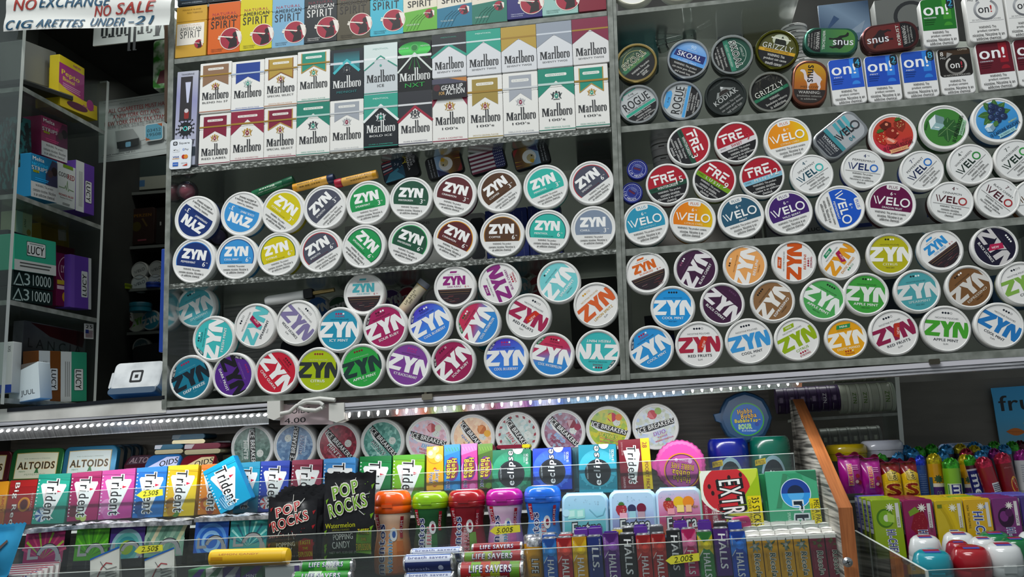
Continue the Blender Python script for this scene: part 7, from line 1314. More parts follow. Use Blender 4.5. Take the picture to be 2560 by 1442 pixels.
def a1(p, w, h):
    splash(p, w, h)
    for x in (-.28, -.1): p.pg([(w*(x-.08), h*.48), (w*(x+.1), h*.5), (w*(x+.1), h*.68), (w*(x-.08), h*.66)], '8fd0c8'); p.pg([(w*(x-.06), h*.52), (w*(x+.06), h*.53), (w*(x+.06), h*.65), (w*(x-.06), h*.64)], 'b4e0d8')
    p.di(-w*.40, h*.6, w*.08, 'a8d4e4', 10); p.ln([(w*.1, h*.66), (w*.25, h*.52), (w*.38, h*.55), (w*.44, h*.68)], w*.02, '6aa8bc')
def a2(p, w, h): splash(p, w, h); berry(p, -w*.24, h*.60, w*.14, '9a2434', 'd8a08a'); p.di(-w*.02, h*.62, w*.09, '2a2f52', 14); p.di(w*.18, h*.63, w*.1, '6a1430', 14); p.pg([(-w*.28, h*.40), (-w*.12, h*.40), (-w*.12, h*.54), (-w*.28, h*.54)], 'd8a0b4'); p.pg([(-w*.08, h*.44), (w*.06, h*.44), (w*.06, h*.57), (-w*.08, h*.57)], '8fc0cc'); p.pg([(w*.1, h*.42), (w*.25, h*.42), (w*.25, h*.56), (w*.1, h*.56)], 'a8909c')
def a3(p, w, h): splash(p, w, h); berry(p, -w*.22, h*.64, w*.14, 'a8342c', 'd8a08a'); p.di(w*.0, h*.70, w*.12, 'd8b01c', 16); p.di(w*.2, h*.70, w*.12, 'd8801c', 16); p.pg([(-w*.25, h*.46), (-w*.1, h*.46), (-w*.1, h*.58), (-w*.25, h*.58)], 'd8909c'); p.pg([(-w*.05, h*.50), (w*.1, h*.50), (w*.1, h*.64), (-w*.05, h*.64)], 'e3cc74'); p.pg([(w*.14, h*.50), (w*.26, h*.50), (w*.26, h*.64), (w*.14, h*.64)], 'e0b084'); p.tx('NEW', w*.34, h*.60, w*.12, h*.05, '8a6a1c', 0, .03)
extratin((1403, 1232), (1519, 1229), (1404, 1360), 'rounded gum case, turquoise, picturing two pellets', ['1f8a90', '58b4bc', '8fc4dc', 'a4cce4'], a1, '')
extratin((1521, 1225), (1639, 1222), (1522, 1352), 'rounded gum case, pale blue and lilac with berries', ['5a4a9a', '8f9acc', 'a4c4e0', 'a9cce4'], a2, 'Refreshers')
extratin((1636, 1219), (1753, 1215), (1638, 1346), 'rounded gum case, pink to orange with citrus', ['b8742c', 'b03a6c', 'c890b4', 'a9c4dc'], a3, 'Refreshers')
def wmel(p, w, h):
    p.clip = [(-w/2, 0), (w/2, 0), (w/2, h), (-w/2, h)]
    p.rc(-w/2, 0, -w*.12, h*.55, '8a1436'); p.di(-w*.08, h*.72, w*.47, 'dfe2d4', 30, 100, 330); p.di(-w*.06, h*.66, w*.40, 'b8242c', 30)
    for x, z in ((-.2, .8), (0, .86), (.12, .8), (-.3, .6), (-.35, .72), (.2, .9)): p.di(w*x, h*z, w*.03, '2a0f10', 8, ry=h*.045)
    p.pg([(w*.1, h*.35), (w*.46, h*.85), (w*.5, h), (w*.5, h*.2)], '8fae0c'); p.tx('EXTRA', w*.02, h*.44, h*.76, w*.36, 'dfe2dd', -86, .05, .05, outline='14181a', ow=.09); p.rc(w*.27, h*.0, w*.5, h*.52, 'd0c00c'); p.tx('35 STICKS', w*.40, h*.25, h*.48, w*.12, '17170f', -90, .04); p.tx('OVER 2 PACKS', w*.30, h*.24, h*.44, w*.05, '17170f', -90, .01); p.tx('LONG LASTING', -w*.2, h*.2, h*.4, w*.05, '1a1a1a', -88, .02); p.tx('SWEET WATERMELON', -w*.30, h*.16, h*.34, w*.09, 'd8d0cc', -88, .03); p.tx('35 STICKS SUGARFREE GUM', -w*.44, h*.2, h*.4, w*.04, 'e0b0bc', -88)
gum(z15(738, 652), z15(1178, 628), z15(776, 1080), 'large gum box with a watermelon slice and 35 STICKS strip', 'b8c83a', wmel, YB-.008, .016, .02, 'gum_box', '7fa81c', None, 'cfd6cc')
def orb(p, w, h):
    p.pg([(-w*.35, h*.35), (-w*.15, h*.95), (-w*.05, h*.95), (-w*.25, h*.35)], '357a58'); p.pg([(-w*.1, h*.95), (w*.3, h*.6), (w*.2, h*.95)], '2c8a60'); p.pg([(w*.1, h*.98), (w*.5, h*.8), (w*.5, h*.98)], '256a4c'); p.di(w*.06, h*.60, w*.29, '163c8c', 36, 0, 180); p.di(w*.06, h*.60, w*.29, '2a8ad0', 36, 180, 360); p.ri(w*.06, h*.60, w*.28, w*.295, 'c4d8e4', 36); p.di(w*.06, h*.60, w*.16, '122240', 30, 0, 180); p.di(w*.06, h*.60, w*.16, '4a9fd8', 30, 180, 360); p.tx('rb', w*.12, h*.24, h*.42, w*.26, '14202c', -90, .06, 0, outline='c8d4d8', ow=.06); p.tx('SPEARMINT', -w*.12, h*.14, h*.26, w*.06, 'b8dcc8', -90, .02); p.rc(w*.30, 0, w*.49, h*.50, 'c8b80c'); p.tx('MEGA PACK', w*.43, h*.24, h*.46, w*.10, '1a1a0f', -90, .04); p.tx('OVER 2 PACKS', w*.34, h*.22, h*.38, w*.045, '1a1a0f', -90, .01)
gum(z15(1228, 655), z15(1612, 638), z15(1256, 1085), 'large green gum box with a blue ring, MEGA PACK', '3f9a72', orb, YB-.008, .016, .02, 'gum_box', '2f7f5c', None, 'b8c8c0')
gum(z15(1186, 672), z15(1240, 668), z15(1214, 1085), 'narrow dark green gum box beside the large green one', '0f6a3c', lambda p, w, h: p.rc(-w*.1, h*.1, w*.1, h*.5, '1c8a54'), YB+.006, .016, .02, 'gum_box')
# ---------------------------------------------------------------- front tier
G6 = 'cough drop sticks in the front tier'
YH = YC
def halls(x0, x1, yt, lab, c, kind, c2=None, word='HALLS', wpos=.25, wh=.62):
    bl = (x0-3, yt+122); f, w, h = frame((x0, yt), (x1, yt-(x1-x0)*.05), bl, YH, .004); t = thing('cough_drop_stick', lab, 'cough drops', f, G6); m = M(); w -= .0005; sd = mat(shade(c, .7), .35); m.prism(rr(-w/2, 0, w/2, h*.985, .001, 2), 0, .021, mat(c, .26, 0, .45, .3), sd, .0006); m.build('wrapper', t)
    top = FOIL if kind != 'p' else mat('4a1c86', .25, 0, .5, .4); m = M()
    m.sheet(lambda u, v: ((u-.5)*w*.98, .021*v, h*.985+.0012*math.sin(math.pi*u)*math.sin(math.pi*v)+random.uniform(0, .0008)), 6, 5, top); m.box(-w*.40, w*.40, .004, .016, h*.985, h*.985+.0022, top); m.build('folded_top', t)
    p = M(-.0001); l = c2 or shade(c, 1.35)
    if kind in 'xp':
        p.pg([(-w/2, h*.93), (0, h*.72), (-w/2, h*.44)], l); p.pg([(w/2, h*.93), (0, h*.72), (w/2, h*.5)], shade(l, .9)); p.pg([(-w*.45, h*.97), (w*.45, h*.97), (0, h*.75)], shade(c, .85)); p.di(w*.1, h*.70, w*.28, shade(l, 1.1), 16); p.di(w*.06, h*.72, w*.14, shade(l, 1.25), 12); p.ln([(-w*.45, h*.48), (-w*.2, h*.60)], w*.04, 'd8d8d8')
        p.tx('SUGAR FREE', -w*.38, h*.80, h*.2, w*.06, 'd4d4d4', 90)
    else: p.tx('EXTRA STRONG', w*.36, h*.76, h*.34, w*.09, 'c4c4c2', -90, .02)
    p.tx(word, w*.02, h*(.30 if kind != 'k' else .52), h*wh*(.78 if kind != 'k' else 1.15), w*.46, 'e3e4e4', -90 if kind != 'u' else 90, .05, .06); p.tx('MENTHOL COUGH SUPPRESSANT', -w*.34, h*.26, h*.34, w*.07, shade(c, 1.7), -90); p.build('printed_face', t); return t
HL = 'cough drop stick, '
halls(1354.5, 1390, 1345, HL+'bright blue with folded corners, beside the gold roll', '1c4fa0', 'x', '2f7fc4'); halls(1390, 1428, 1343, HL+'red, beside the yellow stick', 'a01c20', 'x', 'c84a3c'); halls(1428.5, 1465, 1340, HL+'yellow', 'c8940c', 'x', 'd8b41c'); halls(1466.5, 1503, 1340, HL+'dark blue with fine print, between yellow and purple', '16286a', 'k', None, 'LLS.', .2, .4); halls(1505.5, 1545, 1331, HL+'purple with blueberries', '4f1c74', 'p', '7a4a9a'); halls(1546, 1586, 1334, HL+'black, next to the purple one with blueberries', '161618', 'k', None, 'HALLS')
halls(1588, 1625, 1336, HL+'red, right after the first black one', 'a01a1c', 'x', 'b83a30'); halls(1626, 1662, 1333, HL+'red, left of the black one with the 2.00 tag', '9c181a', 'x', 'b43a30'); halls(1664, 1701, 1324, HL+'black, behind the 2.00 tag', '161618', 'k', None, 'HALLS'); halls(1702, 1738, 1321, HL+'hot pink with a watermelon slice', 'b81c5c', 'x', 'd06a94'); halls(1741, 1779, 1328, HL+'green and yellow with an orange drop', '2f7a34', 'x', 'c4b41c'); halls(1781, 1821, 1320, HL+'plain purple with large white lettering', '42186a', 'k', None, 'HALLS'); halls(1822, 1862, 1327, HL+'bright blue, beside the first yellow herb packet', '1440a0', 'x', '2a72cc')
G7 = 'cough drop sticks in the second row, only their tops showing'
for i, (x, y, c, kind, cn) in enumerate(((1372, 1333, '1c4fa0', 'x', 'blue stick behind the bright blue one near the gold roll'), (1414, 1332, 'a01c2c', 'x', 'red stick behind the first red one'), (1452, 1320, '4f1c84', 'p', 'purple stick behind the yellow one'), (1487, 1316, '4a1c80', 'p', 'purple stick behind the dark blue one'), (1546, 1321, 'c8b41c', 'x', 'foil topped yellow stick behind the purple one'), (1572, 1316, '17171a', 'x', 'foil topped black stick behind the first black one'), (1600, 1313, '4c1c84', 'p', 'purple stick behind the red pair'), (1640, 1313, '3a3a40', 'x', 'open foil topped stick behind the red pair'), (1700, 1303, '4c1c84', 'p', 'purple stick behind the tagged black one'), (1760, 1301, '4a1c80', 'p', 'purple stick behind the green one'), (1800, 1304, '17171a', 'x', 'black foil topped stick behind the plain purple one'), (1836, 1302, '16308c', 'x', 'dark blue stick with a white band behind the last blue one'))):
    f, w, h = frame((x-17, y+2), (x+17, y), (x-18, y+100), YH+.026, .003); t = thing('cough_drop_stick', cn, 'cough drops', f, G7); m = M(); m.prism(rr(-w/2, 0, w/2, h*.985, .001, 2), 0, .02, mat(c, .28, 0, .45, .3), None, .0006); m.build('wrapper', t); top = FOIL if kind == 'x' else mat('4a1c86', .25, 0, .5, .4); m = M(); m.sheet(lambda u, v: ((u-.5)*w*.98, .02*v, h*.985+.0015*math.sin(math.pi*u)*math.sin(math.pi*v)+random.uniform(0, .001)), 6, 5, top); m.box(-w*.40, w*.40, .004, .016, h*.985, h*.985+.0024, top); m.build('folded_top', t)
carton((1830, 1296), (1874, 1290), (1836, 1360), YH+.05, 'hot pink candy pack lying behind the last blue stick', 'c0246c', lambda p, w, h: p.tx('EXTRA', 0, h*.8, w*.5, h*.07, 'd8a0bc'), .018, 'candy_pack', 'candy', .004)
# herb drop packets
G8 = 'herb drop packets with folded white tops'
WP = mat('d9d8d2', .6)
def herb(x0, x1, yt, lab, c, red):
    f, w, h = frame((x0, yt), (x1, yt-(x1-x0)*.05), (x0-1, yt+112), YH, .003); t = thing('herb_drop_packet', lab, 'cough drops', f, G8); w -= .0006; m = M(); m.prism(rr(-w/2, 0, w/2, h, .0012, 2), 0, .02, mat(c, .35), mat(shade(c, .8), .4), .0007); m.build('box_body', t)
    m = M(); m.box(-w/2-.0001, w/2+.0001, -.0002, .0199, h-.005, h+.0006, WP); m.sheet(lambda u, v: ((u-.5)*w*.97, .0006+.019*v, h+.0008+.0018*abs(math.sin(math.pi*u))*math.sin(math.pi*v)+random.uniform(0, .0006)), 6, 5, WP, False); m.build('folded_top', t); p = M(-.0001)
    for i in range(14): a = random.uniform(20, 330); leaf(p, w*.02, h*.80, a, w*random.uniform(.25, .48), w*.06, random.choice(('4f6a4a', '6a7a6a', '3a5a3a', '7a8a84')) if not red else random.choice(('5a6a2c', '4a5a24', '6a2430', '3f5a2c')))
    p.di(w*.02, h*.80, w*.12, 'a8aca0' if not red else '6a1c2c', 10); p.tx('Ricola', w*.10, h*.36, h*.52, w*.36, '24402c' if not red else '2a3c2c', -90, .06, .1, outline='dcd8cc', ow=.07)
    p.tx('HERB COUGH DROPS', -w*.30, h*.42, h*.4, w*.05, '6a5010' if not red else 'a86a74', -90); p.tx('ORIGINAL', -w*.2, h*.36, h*.25, w*.04, '6a5010' if not red else 'a86a74', -90); p.build('printed_face', t); return t
hs = [herb(1864.5+38.8*i, 1903+38.8*i, 1343-1.9*i, 'yellow herb drop packet, '+('next to the blue stick', 'second from the blue stick', 'third from the blue stick', 'beside the red packets')[i], 'cf980c', False) for i in range(4)]+[herb(2021, 2059, 1336, 'wine red herb drop packet beside the yellow ones', '7a1030', True), herb(2060.5, 2096, 1334, 'wine red herb drop packet beside the wooden panel', '7a1030', True)]
for r in range(3):
    for q in hs[:-1] if r == 2 else hs: dup(q, Matrix.Translation((0, .0208*(r+1), -.0002+.0037*(r+1))) @ q.matrix_world, 'herb drop packet behind the front row, only its folded white top showing', 'herb drop packets in the hidden rows')
# rolls
def roll(a, b, wpx, lab, body, ends, draw, Y=YH, name='candy_roll', group='wrapped candy rolls in the front tier', foil=True):
    A, B = at(*a, Y), at(*b, Y); L = (B-A).length; r = wpx/2*mmpx((a[0]+b[0])/2, (a[1]+b[1])/2, Y); t = thing(name, lab, 'candy', mtx(A, B-A, Vector((0, 0, 1))), group); m = M(); bm = body if not isinstance(body, str) else mat(body, .25, 0, .5, .3)
    m.lathe([(r, L*.06), (r, L*.94)], bm, 28, 'x'); m.build('wrapper', t); m = M(); em = FOIL if foil else bm
    m.lathe([(0, 0), (r*.5, .0008), (r*.9, .0016), (r*.985, L*.05), (r*.99, L*.06)], em, 28, 'x'); m.build('twisted_end', t); m = M(); m.lathe([(r*.99, L*.94), (r*.985, L*.95), (r*.9, L-.0016), (r*.5, L-.0008), (0, L)], em, 28, 'x'); m.build('twisted_end', t)
    p = M(0); p.W = lambda x, z, d: (x, -(r*1.001+d)*math.cos(z/r), (r*1.001+d)*math.sin(z/r)); draw(p, L, r); p.build('printed_wrap', t); return t
def ls(bg, cs_, sub):
    def f(p, L, r):
        for i, c in enumerate(cs_): p.bd(L*(.07+.86*i/len(cs_)), -r*1.3, L*(.07+.86*(i+1)/len(cs_)), r*1.3, c, 12, True)
        p.tx('LIFE SAVERS', L*.5, r*.35, L*.62, r*.72, 'e3e3e3', 0, .06, .05, outline='1c2a6a', ow=.06); p.tx(sub, L*.45, -r*.55, L*.6, r*.26, 'e0e0d8', 0, .03)
    return f
GRN = ['2f8a34', '4fae3c', 'c8d8c4', '3f9a3a']; FRT = ['9c1c20', '6a9a1c', 'a8381c', '8a9a24', '7a1420', '5a8a24']
roll((1146, 1428), (1314, 1424), 46, 'candy roll in red and green fruit wrapper, lowest of three', '8c1c20', FOIL, ls('', FRT, '5 FLAVORS   HARD CANDY')); roll((1154, 1396), (1314, 1391), 34, 'candy roll in fruit wrapper, middle of three', '8c1c20', FOIL, ls('', FRT[1:]+FRT[:1], 'HARD CANDY'), YH+.022); roll((1178, 1372), (1310, 1366), 26, 'candy roll with red end and white lettering, highest of three', '8c1420', FOIL, ls('', ['8c1420', '8c1420', 'a03a24', '8c1420'], ' '), YH+.04)
roll((753, 1416), (888, 1412), 30, 'green and white candy roll, upper of the two', '2f8a34', FOIL, ls('', GRN, ' ')); roll((732, 1444), (884, 1440), 30, 'green and white candy roll, lower of the two', '2f8a34', FOIL, ls('', GRN[::-1], ' '), YH-.004)
def bs(p, L, r): p.bd(L*.07, r*.2, L*.93, r*1.35, 'b4bccc', 8, True); p.bd(L*.07, -r*1.3, L*.93, r*.1, '1c2a5c', 8, True); p.bd(L*.07, r*.95, L*.93, r*1.1, '2a5ab0', 3, True); p.tx('breath savers', L*.5, r*.68, L*.75, r*.34, '2a3a7a', 0, .04); p.tx('breath', L*.32, -r*.6, L*.4, r*.4, '8a94b4', 0, .04); p.di(L*.75, -r*.5, r*.3, 'a8b0c4', 14)
roll((1010, 1408), (1139, 1403), 44, 'dark blue mint roll with foil ends, front one', '1c2a5c', FOIL, bs); roll((1026, 1386), (1160, 1380), 30, 'blue and white mint roll behind the dark blue ones', '24468c', FOIL, bs, YH+.024); roll((1012, 1450), (1140, 1446), 40, 'dark blue mint roll at the bottom picture edge', '1c2a5c', FOIL, bs, YH-.004)
roll((527, 1395), (724, 1390), 40, 'plain yellow candy roll lying across the front', gradmat(('b8860c', 'd8a81c', 'e0b81c'), 'Z', -.01, .01), None, lambda p, L, r: (p.tx('LEMON CANDY', L*.4, r*.5, L*.5, r*.2, 'a8480c'), p.bd(L*.05, -r*.2, L*.2, r*.2, 'b8820c', 4, True)), YH+.004, 'candy_roll', None, False)
for x, y, w_, Yq, lab in ((1333, 1345, 42, YH+.004, 'gold upright candy roll with foil top, front one'), (1325, 1338, 38, YH+.03, 'gold upright candy roll with foil top, behind the front one')):
    k = mmpx(x, y, Yq); r = w_/2*k; c0 = at(x, y, Yq); h = .07; t = thing('candy_roll', lab, 'candy', Matrix.Translation(Vector((c0.x, Yq+r, c0.z-h))), 'upright gold candy rolls'); m = M(); m.lathe([(0, 0), (r, 0), (r, h*.84)], mat('c08a14', .28, 0, .5, .3), 28, 'z'); m.build('wrapper', t); m = M(); m.lathe([(r*.995, h*.84), (r*.99, h*.97), (r*.85, h), (r*.4, h*.985), (0, h*.99)], FOIL, 28, 'z'); m.build('foil_end', t)
    p = M(0); p.W = lambda x, z, d: ((r*1.001+d)*math.sin(x/r), -(r*1.001+d)*math.cos(x/r), z); p.tx('LIFE SAVERS', r*.1, h*.22, h*.8, r*.8, 'dfe0e0', -90, .06, .05, outline='2a2a2a', ow=.08); p.build('printed_wrap', t)
# small stacked mint boxes, leaflets, wrapper
for i, (x0, x1, y, c, c2, lab) in enumerate(((470, 512, 1424, '3f7a4c', '4a2c7a', 'green box nearest the leaflets'), (514, 556, 1421, 'c4c6c0', '3f7a4c', 'white and green box'), (558, 600, 1418, '4a2c7a', 'b4b6b8', 'purple box'), (602, 656, 1416, '2f6a44', '5a3a8c', 'green and purple box'))):
    carton((x0, y), (x1, y-2), (x0-4, y+40), YH+.004+.001*i, 'small mint carton in the bottom row, '+lab, c, lambda p, w, h: (p.pg([(-w*.5, h*.3), (w*.2, h), (w*.5, h), (-w*.1, 0)], c2), p.tx('MINT', 0, h*.4, w*.5, h*.2, 'd0d4d4', 0, .03)), .05, 'mint_carton', 'mints', .001, 'small mint cartons at the bottom edge')
carton((662, 1417), (748, 1413), (660, 1462), YH, 'white mint carton with purple print beside the green candy rolls', 'c8c9c8', lambda p, w, h: (p.rc(-w*.3, 0, w*.3, h*.25, '5a2c8c'), p.rc(w*.36, h*.2, w*.5, h, '6a4a9a'), p.tx('L', -.0, h*.14, None, h*.18, 'd8d8dc', 0, .05)), .03, 'mint_carton', 'mints')
for tl, tr, bl, lab in (((226, 1369), (299, 1365), (236, 1462), 'white folded leaflet with a blue top edge, nearer the blue wrapper'), ((362, 1371), (436, 1367), (370, 1462), 'white folded leaflet with a blue top edge, under the lower 2.50 tag')):
    f, w, h = frame(tl, tr, bl, YH+.002, 0); t = thing('folded_leaflet', lab, 'leaflet', f, 'white leaflets with blue edges'); m = M(); pm = mat('c9ccc4', .5); m.sheet(lambda u, v: ((u-.5)*w, -.005*math.sin(math.pi*u)*(1-v*.6), v*h*(.70+.30*u)), 10, 4, pm); m.sheet(lambda u, v: ((u-.5)*w, .008*(1-v), v*h*(.70+.30*u)), 4, 4, pm); m.build('sheet', t); p = M(0); p.W = lambda x, z, d: (x, -.005*math.sin(math.pi*min(max(x/w+.5, 0), 1))*(1-z/h*.6)-.0004-d, z)
    p.pg([(-w*.5, h*.66), (w*.5, h*.955), (w*.5, h), (-w*.5, h*.70)], '1c5aa8'); p.ln([(-w*.2, h*.2), (-w*.05, h*.45), (w*.1, h*.58), (w*.28, h*.55)], w*.03, '9a2a34'); p.ln([(-w*.1, h*.62), (w*.0, h*.5), (w*.12, h*.42)], w*.02, '4a4c4c')
    for i in range(5): p.ln([(w*.1, h*(.40-.08*i)), (w*.42, h*(.46-.08*i))], w*.025, '6a6c6a')
    p.build('print', t)
for i in range(7):
    f, w, h = frame((-30-2*i, 1448-5.6*i), (62+14.5*i, 1441-6.3*i), (-30, 1500), YH-.006+.006*i, .01); t = thing('match_folder', 'thin white card with red and blue edges in the stack at the bottom corner', 'card', f, 'stack of thin white cards'); m = M(); m.prism(rr(-w/2, 0, w/2, h, .0008, 2), 0, .004, mat('d0d0cc', .45), mat('c4b0b0', .45), .0004); m.build('card', t); p = M(-.0001); p.rc(-w/2, h*.96, w/2, h*.985, 'a8304a'); p.rc(w*.38, 0, w*.42, h*.94, '24408c'); p.rc(w*.32, 0, w*.36, h*.94, '8c1c2c'); p.build('print', t)
f, w, h = frame((-70, 1318), (66, 1308), (-90, 1450), YC-.010, 0); t = thing('candy_wrapper', 'bright blue candy wrapper with a serrated top at the left edge', 'candy', f); m = M(); bw = noisemat('blue_foil_film', '1c84b8', '3aa4d4', (1, 1, 1), 20, 3, .3, 0, .3, .7, .3)
def bl_(s): return lambda u, v: (w*(-.5+u*(1-.32*(1-v))) , s*(.010*math.sin(math.pi*u)*math.sin(math.pi*min(1, v*1.15)) if v < .87 else .0004), h*v+(.002*(int(u*28) % 2) if v > .99 else 0))
m.sheet(bl_(-1), 28, 16, bw); m.sheet(bl_(1), 28, 16, bw); m.build('film', t); g = bl_(-1); p = M(0); p.W = lambda x, z, d: (x, g(min(max(x/w+.5, 0), 1), min(max(z/h, 0), .86))[1]-.0008-d, z); p.pg([(w*.0, h*.5), (w*.20, h*.72), (w*.22, h*.68), (w*.02, h*.44)], '5a4640')
for i in range(5): p.di(w*(.02+.04*(i % 2)), h*(.2+.07*i), w*.018, '3a3a54', 8)
for i in range(4): p.rc(-w*.1, h*(.90+.02*i), w*.3, h*(.904+.02*i), '1c6ea0')
p.build('print', t)
# price flags stuck on the lips
def flag(pts, Y, lab, txt, box, ang):
    A = [at(x, y, Y) for x, y in pts]; c = sum(A, Vector())/len(A); f = mtx(c, A[3]-A[2], Vector((0, 0, 1))); inv = f.inverted(); q = [inv @ a for a in A]; t = thing('price_tag', lab, 'price tag', f, 'yellow arrow price tags'); m = M(); m.prism([(a.x, a.z) for a in q], -.0006, -.0001, 'd6d23c'); m.build('paper', t); k = mmpx(*box[:2], Y); b = inv @ at(box[0], box[1], Y); p = M(-.0007); p.tx(txt, b.x, b.z, box[2]*k, box[3]*k, '2c3414', 2, .0, .25); p.build('handwriting', t)
zz = lambda f, L: [f(x, y) for x, y in L]
flag(zz(z7, ((1110, 830), (1065, 805), (1110, 770), (1270, 755), (1272, 805))), YA-.013, 'yellow arrow price tag 2.50 on the bright blue gum pack', '2.50$', (*z7(1178, 790), 40, 12), 0)
flag(zz(z7, ((1090, 1262), (1050, 1245), (1090, 1200), (1270, 1190), (1272, 1236))), YB-.035, 'yellow arrow price tag 2.50 on the lower lip near the leaflets', '2.50$', (*z7(1172, 1224), 44, 13), 0)
flag(zz(z10, ((745, 1112), (700, 1085), (740, 1048), (935, 1035), (940, 1090))), YB-.035, 'yellow arrow price tag 5.00 below the magenta lidded bottle', '5.00$', (*z10(818, 1078), 43, 13), 0)
flag(zz(z15, ((530, 1348), (490, 1320), (535, 1285), (740, 1262), (745, 1320))), YC-.007, 'yellow arrow price tag 2.00 across the black and pink sticks', '2.00$', (*z15(625, 1308), 50, 16), 0)
# ================================================================ the opening at the left: side rack, notices, dim shelves behind
XR = -.648
rk = thing('acrylic_side_rack', 'clear acrylic side rack of three shelves at the left of the opening', 'rack', Matrix.Translation((XR-.07, .1, -.175)))
def rbox(m, x0, x1, y0, y1, z0, z1, face, edge): m.box(x0, x1, y0, y1, z0, z1, face, None, edge, None); m.face([(x1+.0002, y0, z0), (x1+.0002, y1, z0), (x1+.0002, y1, z1), (x1+.0002, y0, z1)], edge)
for zt in (.344, .157, -.0205, -.178):
    m = M(); rbox(m, XR-.16, XR, -.014, .212, zt, zt+.008, ACRH, EDGED); kid(m, 'shelf', rk)
for y0 in (-.022, .212):
    m = M(); m.box(XR-.16, XR, y0, y0+.0075, -.18, .60 if y0 < 0 else .455, ACR); m.face([(XR+.0002, y0-.0002, -.18), (XR+.0002, y0+.0075, -.18), (XR+.0002, y0+.0075, .6 if y0 < 0 else .455), (XR+.0002, y0-.0002, .6 if y0 < 0 else .455)], EDGEL); kid(m, 'upright_panel', rk)
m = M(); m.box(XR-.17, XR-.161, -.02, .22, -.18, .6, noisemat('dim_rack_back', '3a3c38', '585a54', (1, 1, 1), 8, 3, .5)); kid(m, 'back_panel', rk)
def rackbox(tl, tr, bl, lab, col, draw=None, dx=.012, depth=.06, name='carton', cat='carton', group='cartons in the clear side rack'):
    f, w, h = frame(tl, tr, bl, XR-dx, 0, atx); t = thing(name, lab, cat, f, group); m = M(); m.prism(rr(-w/2, 0, w/2, h, .001, 2), 0, depth, mat(col, .45) if isinstance(col, str) else col, None, .0006); m.build('box_body', t)
    if draw: p = M(-.0001); draw(p, w, h); p.build('printed_face', t)
    return t
def lines(p, x, z, w, h, n, c, ang=0):
    for i in range(n): (p.rc(x-w/2, z-h*i, x+w/2*(.9 if i % 2 else 1), z-h*i-h*.4, c) if ang == 0 else p.rc(x+h*i, z-w/2, x+h*i+h*.4, z+w/2, c))
def pepto(p, w, h): p.rc(-w/2, h*.08, w/2, h*.80, '8a2a6a'); p.tx('Pepto', -w*.05, h*.56, w*.7, h*.17, 'c8b81c', 0, .05); p.tx('Bismol', -w*.12, h*.42, w*.45, h*.1, 'c8b81c', 0, .03); lines(p, 0, h*.30, w*.7, h*.05, 3, 'b88aa4'); p.pg([(-w/2, 0), (w/2, 0), (w/2, h*.1), (-w*.2, h*.16), (-w/2, h*.25)], 'b8a41c'); p.tx('NEW', w*.2, h*.9, w*.3, h*.06, '8a2a6a', 0, .03)
rackbox((149, 135), (211.5, 171.6), (153, 232), 'yellow and purple stomach remedy box, taller front one', 'b8a41c', pepto, .03, .02); rackbox((135, 167), (152, 176), (136, 225), 'yellow and purple stomach remedy box peeping out behind', 'b8a41c', pepto, .05, .02)
rackbox((150, 226), (243, 266), (146, 262), 'yellow cardboard tray on the top rack shelf', 'b09a10', lambda p, w, h: (p.di(-w*.05, h*.4, w*.28, '4a1c34', 20, ry=h*.25), p.tx('Pepto', w*.25, h*.6, w*.3, h*.2, '8a2a6a', 0, .04), p.di(w*.3, h*.85, w*.1, '8a2a6a', 12)), .012, .05)
rackbox((57, 99), (140, 131), (60, 198), 'plain grey carton on the top rack shelf', '6a6c68', None, .06, .05); rackbox((54, 196), (183, 240), (54, 208), 'long black tray edge on the top rack shelf', '161817', lambda p, w, h: p.rc(-w/2, h*.8, w/2, h, '5a5c58'), .01, .05, 'black_tray', 'tray')
WL3 = ['WARNING: This product', 'contains nicotine. Nicotine', 'is an addictive chemical.']
def strips(c, c2):
    def f(p, w, h):
        p.rc(-w/2, 0, w/2, h*.36, 'c4c6c4'); p.warn(WL3, 0, h*.28, h*.06, h*.10, w*.85, '1d1d1d', 0, .02); p.tx('Melta', -w*.22, h*.90, w*.42, h*.09, 'dcdedd', 0, .05); p.tx('NICOTINE', -w*.16, h*.77, w*.6, h*.07, shade(c, 1.9), 0, .01); p.tx('STRIPS', -w*.18, h*.68, w*.58, h*.09, 'd4d6d6', 0, .03); p.rc(-w*.42, h*.58, -w*.2, h*.63, 'a8a81c'); p.tx('2mg', -w*.31, h*.605, w*.16, h*.04, '1a1a1a', 0, .03)
        p.pg([(w*.05, h*.36), (w/2, h*.36), (w/2, h*.95), (w*.3, h*.97), (w*.2, h*.8), (w*.05, h*.6)], c2); p.di(w*.38, h*.72, w*.12, '2a2022', 14); p.di(w*.22, h*.64, w*.1, '4a3a3c', 12); lines(p, -w*.1, h*.46, w*.5, h*.04, 2, shade(c, 1.7))
    return f
rackbox((103.5, 287), (168, 313), (118, 391), 'magenta strips carton leaning on the blue one', '8c3358', strips('7c2a4c', '5a2a44'), .028, .04); rackbox((77, 381), (143, 403), (73, 489), 'blue strips carton on the middle rack shelf', '1c7aa8', strips('1c6a94', '3a3a54'), .010, .03)
